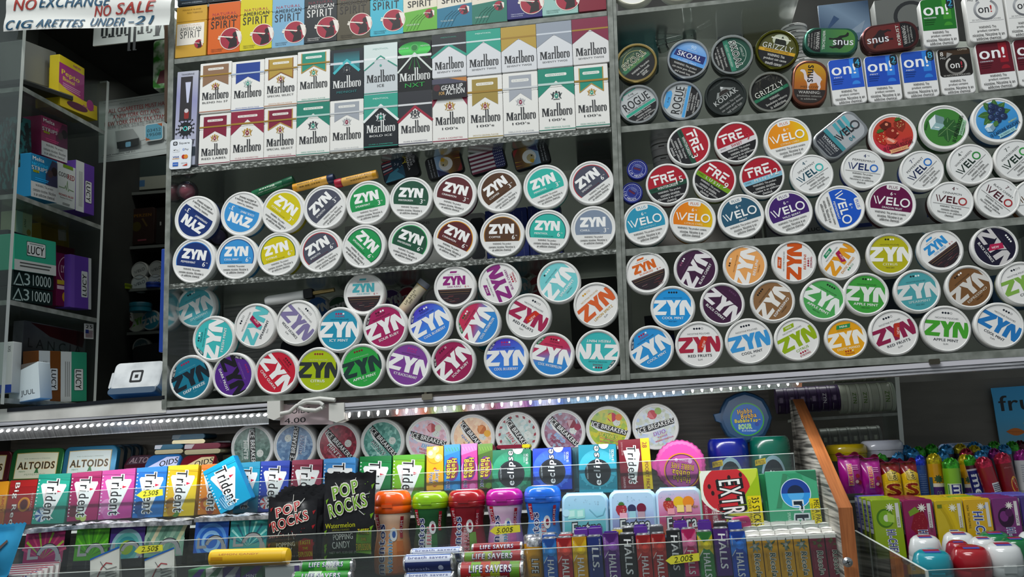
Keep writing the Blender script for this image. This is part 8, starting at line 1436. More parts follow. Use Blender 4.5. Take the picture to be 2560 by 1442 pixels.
rackbox((143.7, 403.7), (189, 421), (139.7, 509), 'white eye drops carton with a green pulse line', 'c2c8c4', lambda p, w, h: (p.tx('CODE', -w*.18, h*.74, w*.5, h*.10, '2a2426', 0, .03, .1), p.tx('RED', w*.25, h*.73, w*.38, h*.12, '8a1c20', 0, .04, .1), p.ln([(-w*.4, h*.43), (-w*.1, h*.43), (-w*.05, h*.50), (0, h*.40), (w*.05, h*.62), (w*.1, h*.38), (w*.15, h*.43), (w*.4, h*.42)], w*.025, '6a8a5a'), p.tx('REDNESS RELIEF', 0, h*.26, w*.8, h*.045, '9a2a30', 0, .03), p.tx('Soothes Dry Eyes', 0, h*.19, w*.66, h*.04, '2a2c2a'), p.rc(-w*.2, h*.92, w*.35, h, '6a8a1c'), lines(p, 0, h*.08, w*.4, h*.03, 2, '6a6c6a')), .010, .03)
def lucyv(c, white=.42, ang=-90):
    def f(p, w, h):
        p.rc(-w/2, 0, -w/2+w*white, h, 'c3c8c4'); lines(p, -w/2+w*white*.4, h*.45, h*.7, w*.07, 3, '7a7c7a', 1); p.pg(rr(w*.0, h*.22, w*.36, h*.66, .002), '1a1c1b'); p.pg(rr(w*.012, h*.225, w*.348, h*.655, .002), 'c9cdca'); p.tx('LUCY', w*.17, h*.44, h*.38, w*.22, '161717', ang, .05, .1)
    return f
rackbox((190, 399), (236, 417), (191, 526), 'white and purple pouch carton on end, middle rack shelf', '5a3a90', lucyv('5a3a90', .44), .010, .03)
rackbox((48, 290), (77, 300), (50, 470), 'dark teal patterned cartons at the near end of the middle shelf', noisemat('teal_scrawl_print', '0f1c1e', '1f5a5a', (1, 3, 1), 70, 2, .5, 0, .48, .56), None, .03, .04)
rackbox((36, 583), (140, 605), (33, 673), 'mint green carton with a white band on the bottom rack', '2f9a7c', lambda p, w, h: (p.rc(-w/2, 0, w/2, h*.30, 'b9bdb9'), p.pg(rr(-w*.22, h*.45, w*.24, h*.86, .002), '1c1e1d'), p.pg(rr(-w*.21, h*.465, w*.23, h*.845, .002), 'c9cdca'), p.tx('LUCY', w*.0, h*.63, w*.40, h*.24, '141515', 0, .05, .1), p.rc(-w*.15, h*.79, w*.18, h*.81, '5a6a64'), lines(p, 0, h*.24, w*.75, h*.09, 2, '4a4c4a')), .008, .06)
def ab(p, w, h): p.ln([(-w*.48, h*.1), (-w*.36, h*.85), (-w*.26, h*.1)], w*.025, '9fb4b0'); p.ln([(-w*.44, h*.1), (-w*.30, h*.1)], w*.022, '9fb4b0'); p.tx('3', -w*.17, h*.5, w*.14, h*.78, '9fb4b0', 0, .0); p.tx('10000', w*.20, h*.5, w*.46, h*.72, 'a8b8b4', 0, .0)
rackbox((33, 674), (134, 689), (31, 713), 'black vape carton with large 10000, upper of two', '10201f', ab, .010, .06); rackbox((31, 714), (132, 729), (29, 751), 'black vape carton with large 10000, lower of two', '10201f', ab, .010, .06)
rackbox((141, 612), (186, 622), (134, 763), 'dark magenta gummies carton with a lemon', '5a0a34', lambda p, w, h: (p.rc(-w/2, h*.88, w/2, h, '2a0a14'), p.ri(w*.1, h*.62, w*.46, w*.49, 'b89aa4', 24), p.tx('LYVWELL', w*.12, h*.62, w*.72, h*.12, 'c8b4bc', 0, .03), p.rc(-w*.45, h*.36, w*.5, h*.43, 'a8941c'), p.rc(-w*.45, h*.28, w*.4, h*.34, 'c0a8b0'), p.di(w*.1, h*.16, w*.28, 'b08a0c', 16, ry=h*.10), p.di(w*.2, h*.80, w*.12, 'b8941c', 8)), .020, .04)
rackbox((176, 635), (228, 646), (173, 767), 'purple pouch carton on the bottom rack shelf', '5a3a96', lambda p, w, h: (p.rc(w*.36, 0, w/2, h, 'b4b8b8'), p.rc(-w/2, 0, -w*.3, h, '6a4aa4'), p.pg(rr(w*.02, h*.22, w*.32, h*.72, .002), 'c9cdca'), p.tx('LUCY', w*.17, h*.46, h*.42, w*.2, '161717', 90, .05, .1)), .008, .03)
rackbox((41, 525), (81, 537), (36, 592), 'pale mint carton behind the mint green one', '9aa684', lambda p, w, h: (p.rc(-w/2, 0, -w*.1, h, '8fb0a0'), p.tx('MINT', w*.05, h*.6, h*.3, w*.12, '2a4a34', -90, .02), p.di(w*.3, h*.3, w*.14, '8a7a3c', 10)), .05, .03); rackbox((102, 556), (171, 566), (103, 612), 'dim yellow carton behind the mint green one', '6a5a10', lambda p, w, h: p.rc(w*.1, h*.3, w*.4, h*.8, '8a8a7c'), .075, .02)
carton((-34, 577), (21, 573), (-34, 752), .02, 'dark slate carton at the picture edge on the bottom shelf', '1c242a', lambda p, w, h: p.tx('XL', w*.3, h*.88, w*.24, h*.06, 'b4b8b8', 0, .03), .05)
carton((18, 918), (95, 903), (4, 1013), .02, 'white device carton with a slanted top, lettering at its foot', 'c3cfd2', lambda p, w, h: (p.pg([(-w/2, h*.75), (w/2, h*1.0), (-w/2, h*1.0)], '5a5550'), p.tx('JUUL', w*.12, h*.2, w*.44, h*.17, '2c3138')), .03, group='cartons in the clear side rack')
rackbox((97, 876), (152, 878), (92, 1006), 'white and brown pouch carton on end at the foot of the rack', '6a3c14', lucyv('6a3c14', .5), .006, .03); rackbox((152, 878), (217, 881), (145, 1005), 'white and mint green pouch carton on end at the foot of the rack', '2a8a6a', lucyv('2a8a6a', .40), .006, .03)
rackbox((60, 800), (215, 830), (62, 950), 'crumpled grey plastic bag with faded lettering under the bottom shelf', noisemat('grey_plastic_bag', '34363a', '6a6c70', (1, 2, 1), 9, 4, .35, 0, .3, .7, .4), lambda p, w, h: (p.tx('L A N C I A', 0, h*.64, w*.85, h*.16, '2a2a2c'), p.pg([(-w*.4, h*.98), (w*.5, h*.99), (w*.45, h*.7), (-w*.1, h*.80)], '3c0f16')), .04, .02, 'plastic_bag', 'bag')
rackbox((211, 808), (234, 810), (207, 846), 'tiny white sticker with stripes, 25', 'b9bab6', lambda p, w, h: (p.tx('25', 0, h*.8, w*.7, h*.22, '1a1a1a', 0, .05), [p.rc(-w*.4, h*(.1+.08*i), w*.4, h*(.14+.08*i), '5a2a3a') for i in range(6)], p.rc(-w*.4, h*.36, -w*.05, h*.6, '24306a')), .004, .0008, 'price_sticker', 'sticker')
carton((-34, 858), (34, 853), (-34, 985), .0, 'white carton with a blue base at the bottom left of the rack', 'b4b8b6', lambda p, w, h: (p.rc(-w/2, 0, w/2, h*.16, '1c3a8c'), p.tx('XXS', w*.36, h*.86, h*.12, w*.1, '2a2c2e', -90)), .02)
m = M(); A = [at(x, y, .0) for x, y in ((19, 1022), (150, 1012), (290, 999), (413, 990))]; n = len(A)-1
m.sheet(lambda u, v: (lambda i, q: A[i].lerp(A[i+1], q)+Vector((0, .12*v, .002*math.sin(6*u))))(min(int(u*n), n-1), u*n-min(int(u*n), n-1)), 18, 4, mat('2f6fa8', .4))
for a, b in zip(A, A[1:]): m.face([a+Vector((0, -.001, .001)), b+Vector((0, -.001, .001)), b+Vector((0, -.001, -.005)), a+Vector((0, -.001, -.005))], mat('0f141c', .4))
tag(m.build('counter_mat'), 'thin blue and black mat lying along the white ledge', 'mat')
# card reader stand
f, w, h = frame((290, 908), (412, 900), (285, 983), .05, .02); t = thing('card_reader', 'white card reader stand with a square emblem on the ledge', 'card reader', f); m = M(); m.prism(rr(-w/2, h*.12, w/2, h, .008), 0, .045, noisemat('smudged_white_plastic', 'aeb2b3', 'd3d6d6', (1, 1, 1), 30, 3, .35, 0, .25, .55), None, .003); m.build('housing', t); m = M(); m.prism(rr(-w/2*.98, -.004, w/2*.98, h*.13, .005), -.004, .05, mat('46586a', .35), None, .002); m.build('base', t); m = M(); m.prism(rr(-w/2-.005, h*.2, -w/2-.001, h*.72, .002), .004, .03, mat('b9bcbc', .4)); m.build('side_flap', t)
p = M(-.0001); k = mmpx(346, 941, .05); s = 15.5*k; p.pg(rr(-s, h*.52-s, s, h*.52+s, s*.28), '1c1d1f'); p.pg(rr(-s*.66, h*.52-s*.66, s*.66, h*.52+s*.66, s*.14), 'c9cccc'); p.rc(-s*.28, h*.52-s*.28, s*.28, h*.52+s*.28, '1c1d1f'); p.build('emblem', t)
# notices
f, w, h = frame((26, -42), (438, -62), (10, 79), -.03, 0); t = thing('hand_lettered_sign', 'white hand lettered sign in blue and red taped above the opening', 'sign', f); m = M(); gw = mat('d6d8d4', .18, 0, .6); m.sheet(lambda u, v: ((u-.5)*w, -.0022*math.sin(7*u+2*v)-.0015*math.sin(13*v+3*u), v*h), 24, 10, gw); m.build('paper', t)
p = M(0); p.W = lambda x, z, d: (x, -.0022*math.sin(7*(x/w+.5)+2*z/h)-.0015*math.sin(13*z/h+3*(x/w+.5))-.0008-d, z); RD, BL = 'a03a34', '1c4a66'
p.tx('NO', -w*.38, h*.52, w*.14, h*.22, RD, 0, .05, .2); p.tx('EXCHANGE', -w*.08, h*.555, w*.42, h*.22, BL, 0, .05, .15); p.tx('NO', w*.09, h*.35, w*.10, h*.20, RD, 1, .03, .25); p.tx('SALE', w*.29, h*.38, w*.24, h*.22, RD, 1, .03, .25)
for t_, x, ww in (('C', -.455, .05), ('IG', -.365, .10), ('ARETTES', -.15, .28), ('UNDER', .13, .2), ('-21', .33, .15)): p.tx(t_, w*x, h*.12+w*x*.006, w*ww, h*(.17 if t_ != 'C' else .2), BL, -1, .05 if len(t_) > 2 else .07, .2)
p.build('lettering', t)
f, w, h = frame((247, 254), (432, 226), (242, 408), .27, 0); t = thing('tax_stamp_notice', 'white printed notice with red heading about the tax stamp in the opening', 'notice', f); m = M(); m.sheet(lambda u, v: ((u-.5)*w, .003*math.sin(3*u), v*h), 12, 4, mat('b4bab6', .5)); m.build('paper', t); p = M(-.004); RB = '7a1f1c'
for i, (s_, x, ww) in enumerate((('ALL CIGARETTES MUST HAVE', .06, .82), ('A NEW YORK CITY AND', .02, .62), ('NEW YORK STATE TAX STAMP', .02, .84))): p.tx(s_, w*x, h*(.80-.105*i)-.0*w, w*ww, h*.068, RB, 0, .05)
p.rc(-w*.42, h*.94, w*.48, h*.944, '4a4c4a'); p.tx('PENALTIES FOR VIOLATION UP TO', .0, h*.90, w*.4, h*.025, '4a4c4a'); p.rc(-w*.45, h*.06, w*.48, h*.064, '4a4c4a'); p.tx('report violations, call 311.', -w*.2, h*.09, w*.44, h*.035, '2c2e2c', 0, .03)
p.pg([(-w*.26, h*.46), (-w*.02, h*.46), (w*.06, h*.30), (-w*.24, h*.28)], '8a8f8c'); p.pg([(-w*.24, h*.28), (w*.06, h*.30), (w*.06, h*.19), (-w*.23, h*.17)], '2c3030'); p.pg(rr(-w*.12, h*.18, -w*.05, h*.26, .002), '6a9ab0'); p.pg(rr(w*.14, h*.22, w*.38, h*.50, .006), 'c4ccca'); p.pg(rr(w*.15, h*.235, w*.37, h*.485, .004), '5a9ab0'); p.tx('03452', w*.26, h*.39, w*.18, h*.05, '2c4a54', 0, .02); p.tx('19508', w*.26, h*.32, w*.18, h*.05, '2c4a54', 0, .02); p.pg([(w*.3, h*.485), (w*.37, h*.485), (w*.37, h*.43)], 'a85a34'); p.pg([(w*.15, h*.235), (w*.22, h*.235), (w*.15, h*.29)], 'a85a34'); p.ln([(w*.06, h*.24), (w*.2, h*.27)], w*.006, '6a6c6a'); p.tx('NYC', w*.44, h*.2, w*.1, h*.04, '2c2e2c', 0, .05); p.build('print', t)
f, w, h = frame((236, 44), (428, 22), (262, 112), .16, 0); t = thing('hanging_card', 'grey card with upside down lettering under the sign', 'card', f); m = M(); m.prism(rr(-w/2, 0, w/2, h, .001, 2), 0, .003, mat('8f9390', .4), mat('b4b8b4', .3)); m.build('card', t); p = M(-.0001); marl(p, w*.06, h*.78, w*.92, '1c1e1f', True); p.build('lettering', t)
m = M(); A, B = at(411, 20, .03), at(411, 305, .03); C, D = at(420, 20, .03), at(418, 305, .03); k = Vector((0, .03, 0)); m.face([A, C, D, B], mat('4a3420', .5)); m.face([A, A+k, B+k, B], mat('4a3420', .5)); m.face([C, C+k, D+k, D], mat('3a2818', .5)); m.face([B, D, D+k, B+k], mat('3a2818', .5)); tag(m.build('wooden_batten'), 'narrow brown wooden batten along the left side of the case', 'batten')
carton((404, 622), (416, 621), (404, 880), .035, 'narrow blue carton edge between the opening and the case', '143c94', None, .08)
carton((384, 102), (428, 96), (392, 222), .22, 'green and white sweet bag hanging in the dark beside the batten', noisemat('sweet_bag_print', '2a6a1c', 'aab4a4', (1, 1, 1), 45, 2, .3, 0, .42, .6), lambda p, w, h: p.pg([(-w*.3, h*.1), (w*.4, h*.1), (w*.45, h*.4), (-w*.1, h*.35)], '4a1a20'), .02, 'sweet_bag', 'candy', .006)
# dim shelves behind
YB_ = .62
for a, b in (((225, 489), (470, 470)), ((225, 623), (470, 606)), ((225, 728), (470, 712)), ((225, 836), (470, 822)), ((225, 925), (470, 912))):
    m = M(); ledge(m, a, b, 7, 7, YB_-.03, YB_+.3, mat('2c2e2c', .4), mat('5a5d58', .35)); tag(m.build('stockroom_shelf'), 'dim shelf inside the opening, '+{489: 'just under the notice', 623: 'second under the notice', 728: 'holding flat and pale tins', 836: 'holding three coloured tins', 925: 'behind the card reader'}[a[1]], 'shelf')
SG = 'cartons on the dim stockroom shelves'
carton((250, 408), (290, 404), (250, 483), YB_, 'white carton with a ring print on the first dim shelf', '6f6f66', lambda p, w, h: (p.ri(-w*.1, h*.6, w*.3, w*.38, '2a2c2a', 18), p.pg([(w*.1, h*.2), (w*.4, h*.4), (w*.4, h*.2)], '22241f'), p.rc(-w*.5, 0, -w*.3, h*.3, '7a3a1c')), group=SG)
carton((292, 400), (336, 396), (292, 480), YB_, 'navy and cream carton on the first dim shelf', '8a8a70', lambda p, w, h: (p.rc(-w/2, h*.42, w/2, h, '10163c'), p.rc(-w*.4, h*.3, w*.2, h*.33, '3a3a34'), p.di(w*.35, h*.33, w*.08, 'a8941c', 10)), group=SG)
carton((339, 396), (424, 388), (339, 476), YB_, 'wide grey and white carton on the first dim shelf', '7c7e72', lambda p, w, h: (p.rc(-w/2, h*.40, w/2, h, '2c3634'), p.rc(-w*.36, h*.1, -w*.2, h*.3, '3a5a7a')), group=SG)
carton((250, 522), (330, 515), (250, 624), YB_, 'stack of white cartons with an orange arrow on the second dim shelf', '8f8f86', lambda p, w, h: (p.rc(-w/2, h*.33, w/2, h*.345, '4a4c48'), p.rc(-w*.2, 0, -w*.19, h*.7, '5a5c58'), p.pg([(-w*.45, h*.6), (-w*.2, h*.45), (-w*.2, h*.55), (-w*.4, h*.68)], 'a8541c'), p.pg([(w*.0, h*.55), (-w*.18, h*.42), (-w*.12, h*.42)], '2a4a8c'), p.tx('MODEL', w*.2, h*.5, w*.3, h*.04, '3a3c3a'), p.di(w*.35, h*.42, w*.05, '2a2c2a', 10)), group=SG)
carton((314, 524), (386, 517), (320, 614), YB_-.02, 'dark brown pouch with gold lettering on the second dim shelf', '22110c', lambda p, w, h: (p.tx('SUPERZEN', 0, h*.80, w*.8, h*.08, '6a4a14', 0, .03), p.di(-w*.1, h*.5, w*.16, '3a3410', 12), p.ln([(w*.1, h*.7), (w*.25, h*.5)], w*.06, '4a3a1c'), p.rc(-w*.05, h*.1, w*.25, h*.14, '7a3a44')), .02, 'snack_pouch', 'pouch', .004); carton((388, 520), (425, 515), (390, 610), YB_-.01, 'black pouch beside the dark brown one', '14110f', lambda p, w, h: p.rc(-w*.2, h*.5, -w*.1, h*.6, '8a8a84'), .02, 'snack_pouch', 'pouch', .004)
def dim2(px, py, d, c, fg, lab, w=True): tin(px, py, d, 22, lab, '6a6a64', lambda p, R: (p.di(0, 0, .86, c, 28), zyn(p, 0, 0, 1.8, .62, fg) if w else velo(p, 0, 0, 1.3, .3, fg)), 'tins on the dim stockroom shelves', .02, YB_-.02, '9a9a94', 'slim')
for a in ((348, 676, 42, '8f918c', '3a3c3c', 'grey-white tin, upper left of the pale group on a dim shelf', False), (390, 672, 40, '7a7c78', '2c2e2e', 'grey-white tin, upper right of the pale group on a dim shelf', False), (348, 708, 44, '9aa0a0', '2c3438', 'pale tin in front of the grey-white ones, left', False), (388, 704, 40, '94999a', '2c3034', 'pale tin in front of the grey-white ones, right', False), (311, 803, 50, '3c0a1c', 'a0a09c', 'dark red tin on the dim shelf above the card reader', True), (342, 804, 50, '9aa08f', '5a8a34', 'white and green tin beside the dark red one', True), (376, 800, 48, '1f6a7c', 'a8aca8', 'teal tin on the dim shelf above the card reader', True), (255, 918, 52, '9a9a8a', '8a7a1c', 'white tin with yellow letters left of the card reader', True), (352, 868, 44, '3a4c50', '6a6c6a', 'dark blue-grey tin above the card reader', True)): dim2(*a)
def lying(px, py, wpx, hpx, c, lab, Y=YB_-.03, grp='tins lying flat on a dim shelf'):
    k = mmpx(px, py, Y); r, h = wpx/2*k, hpx*k; t = thing('pouch_tin', lab, 'tin', Matrix.Translation(at(px, py, Y)), grp); m = M(); m.lathe([(0, -h/2), (r*.96, -h/2), (r*.97, 0)], mat(c, .4), 28, 'z'); m.build('tub', t); m = M(); m.lathe([(r, .0004), (r, h*.42), (r*.96, h/2), (0, h/2)], mat(shade(c, .8), .4), 28, 'z'); m.build('lid', t)
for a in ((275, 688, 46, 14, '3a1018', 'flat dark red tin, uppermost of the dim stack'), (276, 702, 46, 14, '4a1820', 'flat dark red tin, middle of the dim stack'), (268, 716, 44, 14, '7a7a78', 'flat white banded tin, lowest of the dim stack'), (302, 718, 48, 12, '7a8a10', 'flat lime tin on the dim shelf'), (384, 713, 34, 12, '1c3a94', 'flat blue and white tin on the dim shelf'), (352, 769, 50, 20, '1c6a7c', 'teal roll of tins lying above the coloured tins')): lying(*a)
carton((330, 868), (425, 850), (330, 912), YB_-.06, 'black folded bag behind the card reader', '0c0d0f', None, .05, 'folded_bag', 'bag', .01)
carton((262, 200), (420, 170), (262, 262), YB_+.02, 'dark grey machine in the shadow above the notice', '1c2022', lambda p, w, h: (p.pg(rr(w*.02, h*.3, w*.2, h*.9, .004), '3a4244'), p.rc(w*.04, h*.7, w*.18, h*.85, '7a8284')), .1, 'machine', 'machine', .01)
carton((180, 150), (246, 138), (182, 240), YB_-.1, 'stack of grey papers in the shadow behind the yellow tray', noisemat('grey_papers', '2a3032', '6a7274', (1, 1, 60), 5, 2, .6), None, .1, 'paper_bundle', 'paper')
# ================================================================ right end: tins on edge, poster, rolls, chew boxes, bottles
YR = .31
tc = thing('acrylic_tin_rack', 'clear acrylic rack of tins standing on edge behind the wooden panel', 'rack', Matrix.Translation(at(2120, 1110, YR)))
m = M(); ledge(m, (1990, 1046), (2246, 1031), 7, 7, YR-.045, YR+.06, ACRH, EDGED); kid(m, 'shelf', tc); m = M(); upright(m, (2236, 930), (2252, 1135), 11, 11, YR-.047, YR+.06, ACR, EDGEL); kid(m, 'side_panel', tc); m = M(); ledge(m, (2000, 1132), (2252, 1116), 6, 6, YR-.045, YR+.06, ACRH, EDGED); kid(m, 'shelf', tc)
def edgetin(x0, x1, yc, rpx, c, lab, grp, mark=None, ink='4a6a24', Y=YR):
    A, B = at(x0, yc, Y), at(x1, yc-(x1-x0)*.06, Y); L = (B-A).length; r = rpx*mmpx(x0, yc, Y); f = mtx(A, B-A, Vector((0, 0, 1))); t = thing('pouch_tin', lab, 'tin', f, grp); m = M(); m.lathe([(0, 0), (r*.96, 0), (r*.98, L*.06), (r*.98, L*.66)], mat(c, .35), 36, 'x'); m.build('tub', t); m = M(); m.lathe([(r*.97, L*.68), (r, L*.70), (r, L*.95), (r*.96, L*.99), (0, L*.99)], mat(shade(c, 1.12), .35), 36, 'x'); m.build('lid', t)
    p = M(0); p.W = lambda x, z, d: (x, -(r*.985+d)*math.cos(z/r), (r*.985+d)*math.sin(z/r))
    if mark: p.tx(mark, L*.34, 0, r*.75, L*.34, 'c9c6cc' if ink == 'p' else ink, -90, .04)
    else: p.bd(L*.2, -r*.2, L*.5, r*.2, '7a6a86' if ink == 'p' else '9aa090', 3, True)
    p.bd(L*.15, -r*1.0, L*.2, -r*.4, '8a8a8c', 4, True); p.build('side_print', t)
E1, E2 = 'purple tins on edge in the clear rack', 'white and green tins on edge in the clear rack'
PX = [1940, 1967, 1993, 2021, 2048, 2073.6, 2096]
for i in range(6): edgetin(PX[i], PX[i+1], 1003-1.6*i, 34, '2f1c42', 'purple tin on edge, '+('hidden end of its row', 'second from the hidden end', 'third from the hidden end, behind the panel top', 'third from the white ones', 'with upright lettering, second from the white ones', 'next to the white tins')[i], E1, 'ZYN' if i == 4 else None, 'p')
WX = [2096, 2121, 2147, 2173.5, 2200, 2232]
for i in range(5): edgetin(WX[i], WX[i+1], 998-1.4*i, 38, '9a9e90', 'white and green tin on edge, '+('next to the purple ones', 'second from the purple ones', 'middle of the five', 'second from the clear side panel', 'next to the clear side panel')[i], E2, 'ZYN' if i in (1, 2, 4) else None)
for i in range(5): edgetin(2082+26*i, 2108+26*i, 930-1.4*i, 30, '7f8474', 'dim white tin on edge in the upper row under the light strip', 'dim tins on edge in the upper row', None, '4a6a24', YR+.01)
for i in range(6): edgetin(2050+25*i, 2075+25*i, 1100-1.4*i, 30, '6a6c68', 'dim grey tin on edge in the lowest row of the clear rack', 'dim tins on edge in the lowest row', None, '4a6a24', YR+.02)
f, w, h = frame((2478, 970), (2620, 960), (2484, 1120), .41, 0); t = thing('fruit_poster', 'light blue poster with black lettering and an orange leaf', 'poster', f); m = M(); m.prism(rr(-w/2, 0, w/2, h, .001, 2), 0, .002, gradmat(('5a8fa8', '3f9ac8', '2f8fc4'), 'Z', 0, h)); m.build('paper', t); p = M(-.0001); p.tx('frut', -w*.02, h*.73, w*.78, h*.26, '161a1e', 0, .02); leaf(p, -w*.36, h*.26, -5, w*.34, w*.07, 'b8641c', '8a4a14'); leaf(p, -w*.1, h*.04, 20, w*.3, w*.06, '8a4a1c'); p.di(w*.1, h*.38, w*.14, 'b8b48c', 12, ry=h*.03); p.build('print', t)
# rack floor and clear tray
dk = thing('candy_tray', 'clear acrylic candy tray holding the boxes and bottles at the bottom right', 'tray', Matrix.Translation(at(2350, 1440, -.1)))
c1, c2, c3 = at(2134, 1325, -.065), at(2313, 1426, -.245), at(2640, 1410, -.245); dn = Vector((0, 0, -.06)); th = Vector((.003, 0, 0)); ty = Vector((0, .003, 0))
def pane(a, b, t_): m = M(); m.face([a, b, b+t_, a+t_], EDGEL); m.face([a, b, b+dn, a+dn], ACL); m.face([a+t_, b+t_, b+t_+dn, a+t_+dn], ACL); m.face([a, a+t_, a+t_+dn, a+dn], EDGEL); m.face([b, b+t_, b+t_+dn, b+dn], EDGEL); return m
kid(pane(c1, c2, th), 'side_lip', dk); kid(pane(c2, c3, ty), 'front_lip', dk); m = M(); b4 = c1+Vector((.42, 0, 0)); m.face([c1+dn, c2+dn, c3+dn, b4+dn], ACRH); m.face([p_+dn+Vector((0, 0, -.004)) for p_ in (c1, c2, c3, b4)], ACRH); kid(m, 'floor_panel', dk)
m = M(); ledge(m, (2096, 1252), (2660, 1226), 6, 6, .02, .20, ACRH, EDGED); tag(m.build('candy_shelf'), 'clear shelf under the candy rolls at the right', 'shelf')
# chew boxes: rows going back
HG = 'chewy candy boxes in rows in the clear tray'
def chew(x0, x1, yt, c, c2, lab, fruit, flav, Y, group=HG, front=True, depth=.026):
    f, w, h = frame((x0, yt), (x1, yt-(x1-x0)*.04), (x0+4, yt+150), Y, .002); t = thing('chew_box', lab, 'candy', f, group); w -= .0008; m = M(); m.prism(rr(-w/2, 0, w/2, h, .002, 3), 0, depth, mat(c, .22, 0, .5, .3), None, .0012); m.build('wrapped_box', t)
    p = M(-.0001); p.W = lambda x, z, d: (-w/2-d-.0002, x, z)
    if front is True or front == 'side': p.rc(depth*.15, h*.42, depth*.85, h*.97, 'bcbfc4'); [p.rc(depth*.2, h*(.5+.03*i), depth*.8, h*(.5+.03*i)+h*(.012 if i % 3 else .02), '2a2f7a') for i in range(14)]; p.tx('Vit', depth*.5, h*.34, depth*.6, h*.07, '24306a', 90, .05); p.build('side_print', t)
    if front is True:
        p = M(-.0001); fruit(p, w, h); p.rc(w*.30, h*.52, w*.42, h*.93, 'c3c1c0'); p.tx(flav, w*.36, h*.62, h*.2*len(flav)/6, w*.07, shade(c, .7), 90, .02)
        if lab.find('mango') < 0: p.tx('HI-CHEW', w*.08, h*.26, h*.46, w*.28, '1c2068', -88, .06, .1, outline='c4c6d4', ow=.07)
        for a in range(0, 360, 40): leaf(p, w*.12, h*.86, a+10, w*.16, w*.02, 'dcdcd0')
        p.build('printed_face', t)
    return t
def kiwi(p, w, h): p.di(-w*.08, h*.68, w*.30, '3f6a0f', 26, ry=h*.16); p.di(-w*.06, h*.68, w*.25, '6a9a1c', 24, ry=h*.13); p.di(-w*.04, h*.68, w*.10, 'c4ccb0', 16, ry=h*.06); p.pg([(w*.0, h*.78), (w*.25, h*.72), (w*.22, h*.60), (0, h*.62)], '9ab84a')
def strb(p, w, h): p.pg([(-w*.32, h*.52), (-w*.1, h*.84), (w*.16, h*.80), (w*.28, h*.62), (w*.2, h*.46), (-w*.1, h*.40)], '7a0c20'); p.pg([(-w*.34, h*.80), (-w*.1, h*.88), (w*.05, h*.80), (-w*.3, h*.72)], '6a8a24'); [p.di(w*random.uniform(-.2, .2), h*random.uniform(.48, .76), w*.014, 'a8484a', 6) for i in range(16)]
def bana(p, w, h):
    for o in (0, .1, .2): p.ln([(w*(-.3+o), h*.90), (w*(-.12+o), h*.74), (w*(.0+o), h*.56), (w*(.02+o), h*.42)], w*.14, ('a8900c', 'b89c10', 'c4a814')[int(o*10)])
    p.rc(-w*.42, h*.86, -w*.25, h*.92, '5a6a1c')
def mang(p, w, h): p.tx('HI-CHEW', w*.0, h*.42, h*.72, w*.34, '1c2a7a', -88, .06, .1, outline='b8c4d8', ow=.07); p.di(w*.25, h*.30, w*.2, 'c8641c', 14); p.tx('TROPICAL MIX', -w*.38, h*.7, h*.4, w*.08, '6a5a0c', 90, .02); p.di(w*.3, h*.86, w*.08, '6a7a9a', 8)
def acai(p, w, h): p.di(-w*.05, h*.66, w*.30, '2a0f2c', 24, ry=h*.17); p.di(-w*.12, h*.68, w*.16, '6a2a6a', 16, ry=h*.09); p.di(w*.08, h*.74, w*.14, '4a1a4a', 14, ry=h*.07); p.pg([(-w*.3, h*.44), (w*.3, h*.40), (w*.1, h*.5)], '7a3a7a')
cols = [(2176, 2250, 1249, '7f9a0c', kiwi, 'KIWI', 'lime green', 'picturing a kiwi'), (2254, 2330, 1250, '7c0c48', strb, 'STRAWBERRY', 'dark magenta', 'picturing a strawberry'), (2334, 2405, 1250, 'b8a010', bana, 'BANANA', 'yellow', 'picturing bananas'), (2407, 2474, 1247, 'c49a10', mang, '', 'golden', 'with large blue lettering, mango mix'), (2477, 2545, 1244, '6a2464', acai, 'ACAI', 'purple', 'picturing dark berries'), (2549, 2620, 1241, '3a2a6a', acai, 'GRAPE', 'indigo', 'cut off by the picture edge')]
YF = -.085
backc = [['7f9a0c', '8aa40c', '5a58a8'], ['74103c', '7a1038', '7a1c24'], ['b8a40c', 'b8a00c', 'c0a40c'], ['c8a40c', '7a9a10', 'b8980c'], ['6a2468', '6a2464', '4a4aa0'], ['5a58a8', '4a4aa0', '4a4ca4']]
for ci, (x0, x1, yt, c, fr_, fl, cn, ex) in enumerate(cols):
    q = chew(x0, x1, yt, c, c, cn+' chewy candy box, front of its row, '+ex, fr_, fl, YF)
    for r in range(3):
        
        o = Vector((0, .0265*(r+1), 0)); bq = q.matrix_world.copy(); t2 = q.copy(); COL.objects.link(t2); t2.matrix_world = Matrix.Translation(o) @ bq; t2['label'] = cn+' row of chewy candy boxes, box '+('second', 'third', 'last')[r]+' from the front, top showing'; t2['group'] = 'chewy candy boxes behind the front ones'
        for ch in q.children:
            if ch.name.startswith('printed_face') or (ch.name.startswith('side_print') and ci > 0): continue
            cc = ch.copy(); COL.objects.link(cc); cc.parent = t2
            if ch.name.startswith('wrapped_box'): me = ch.data.copy(); me.materials[0] = mat(backc[ci][r], .22, 0, .5, .3); cc.data = me
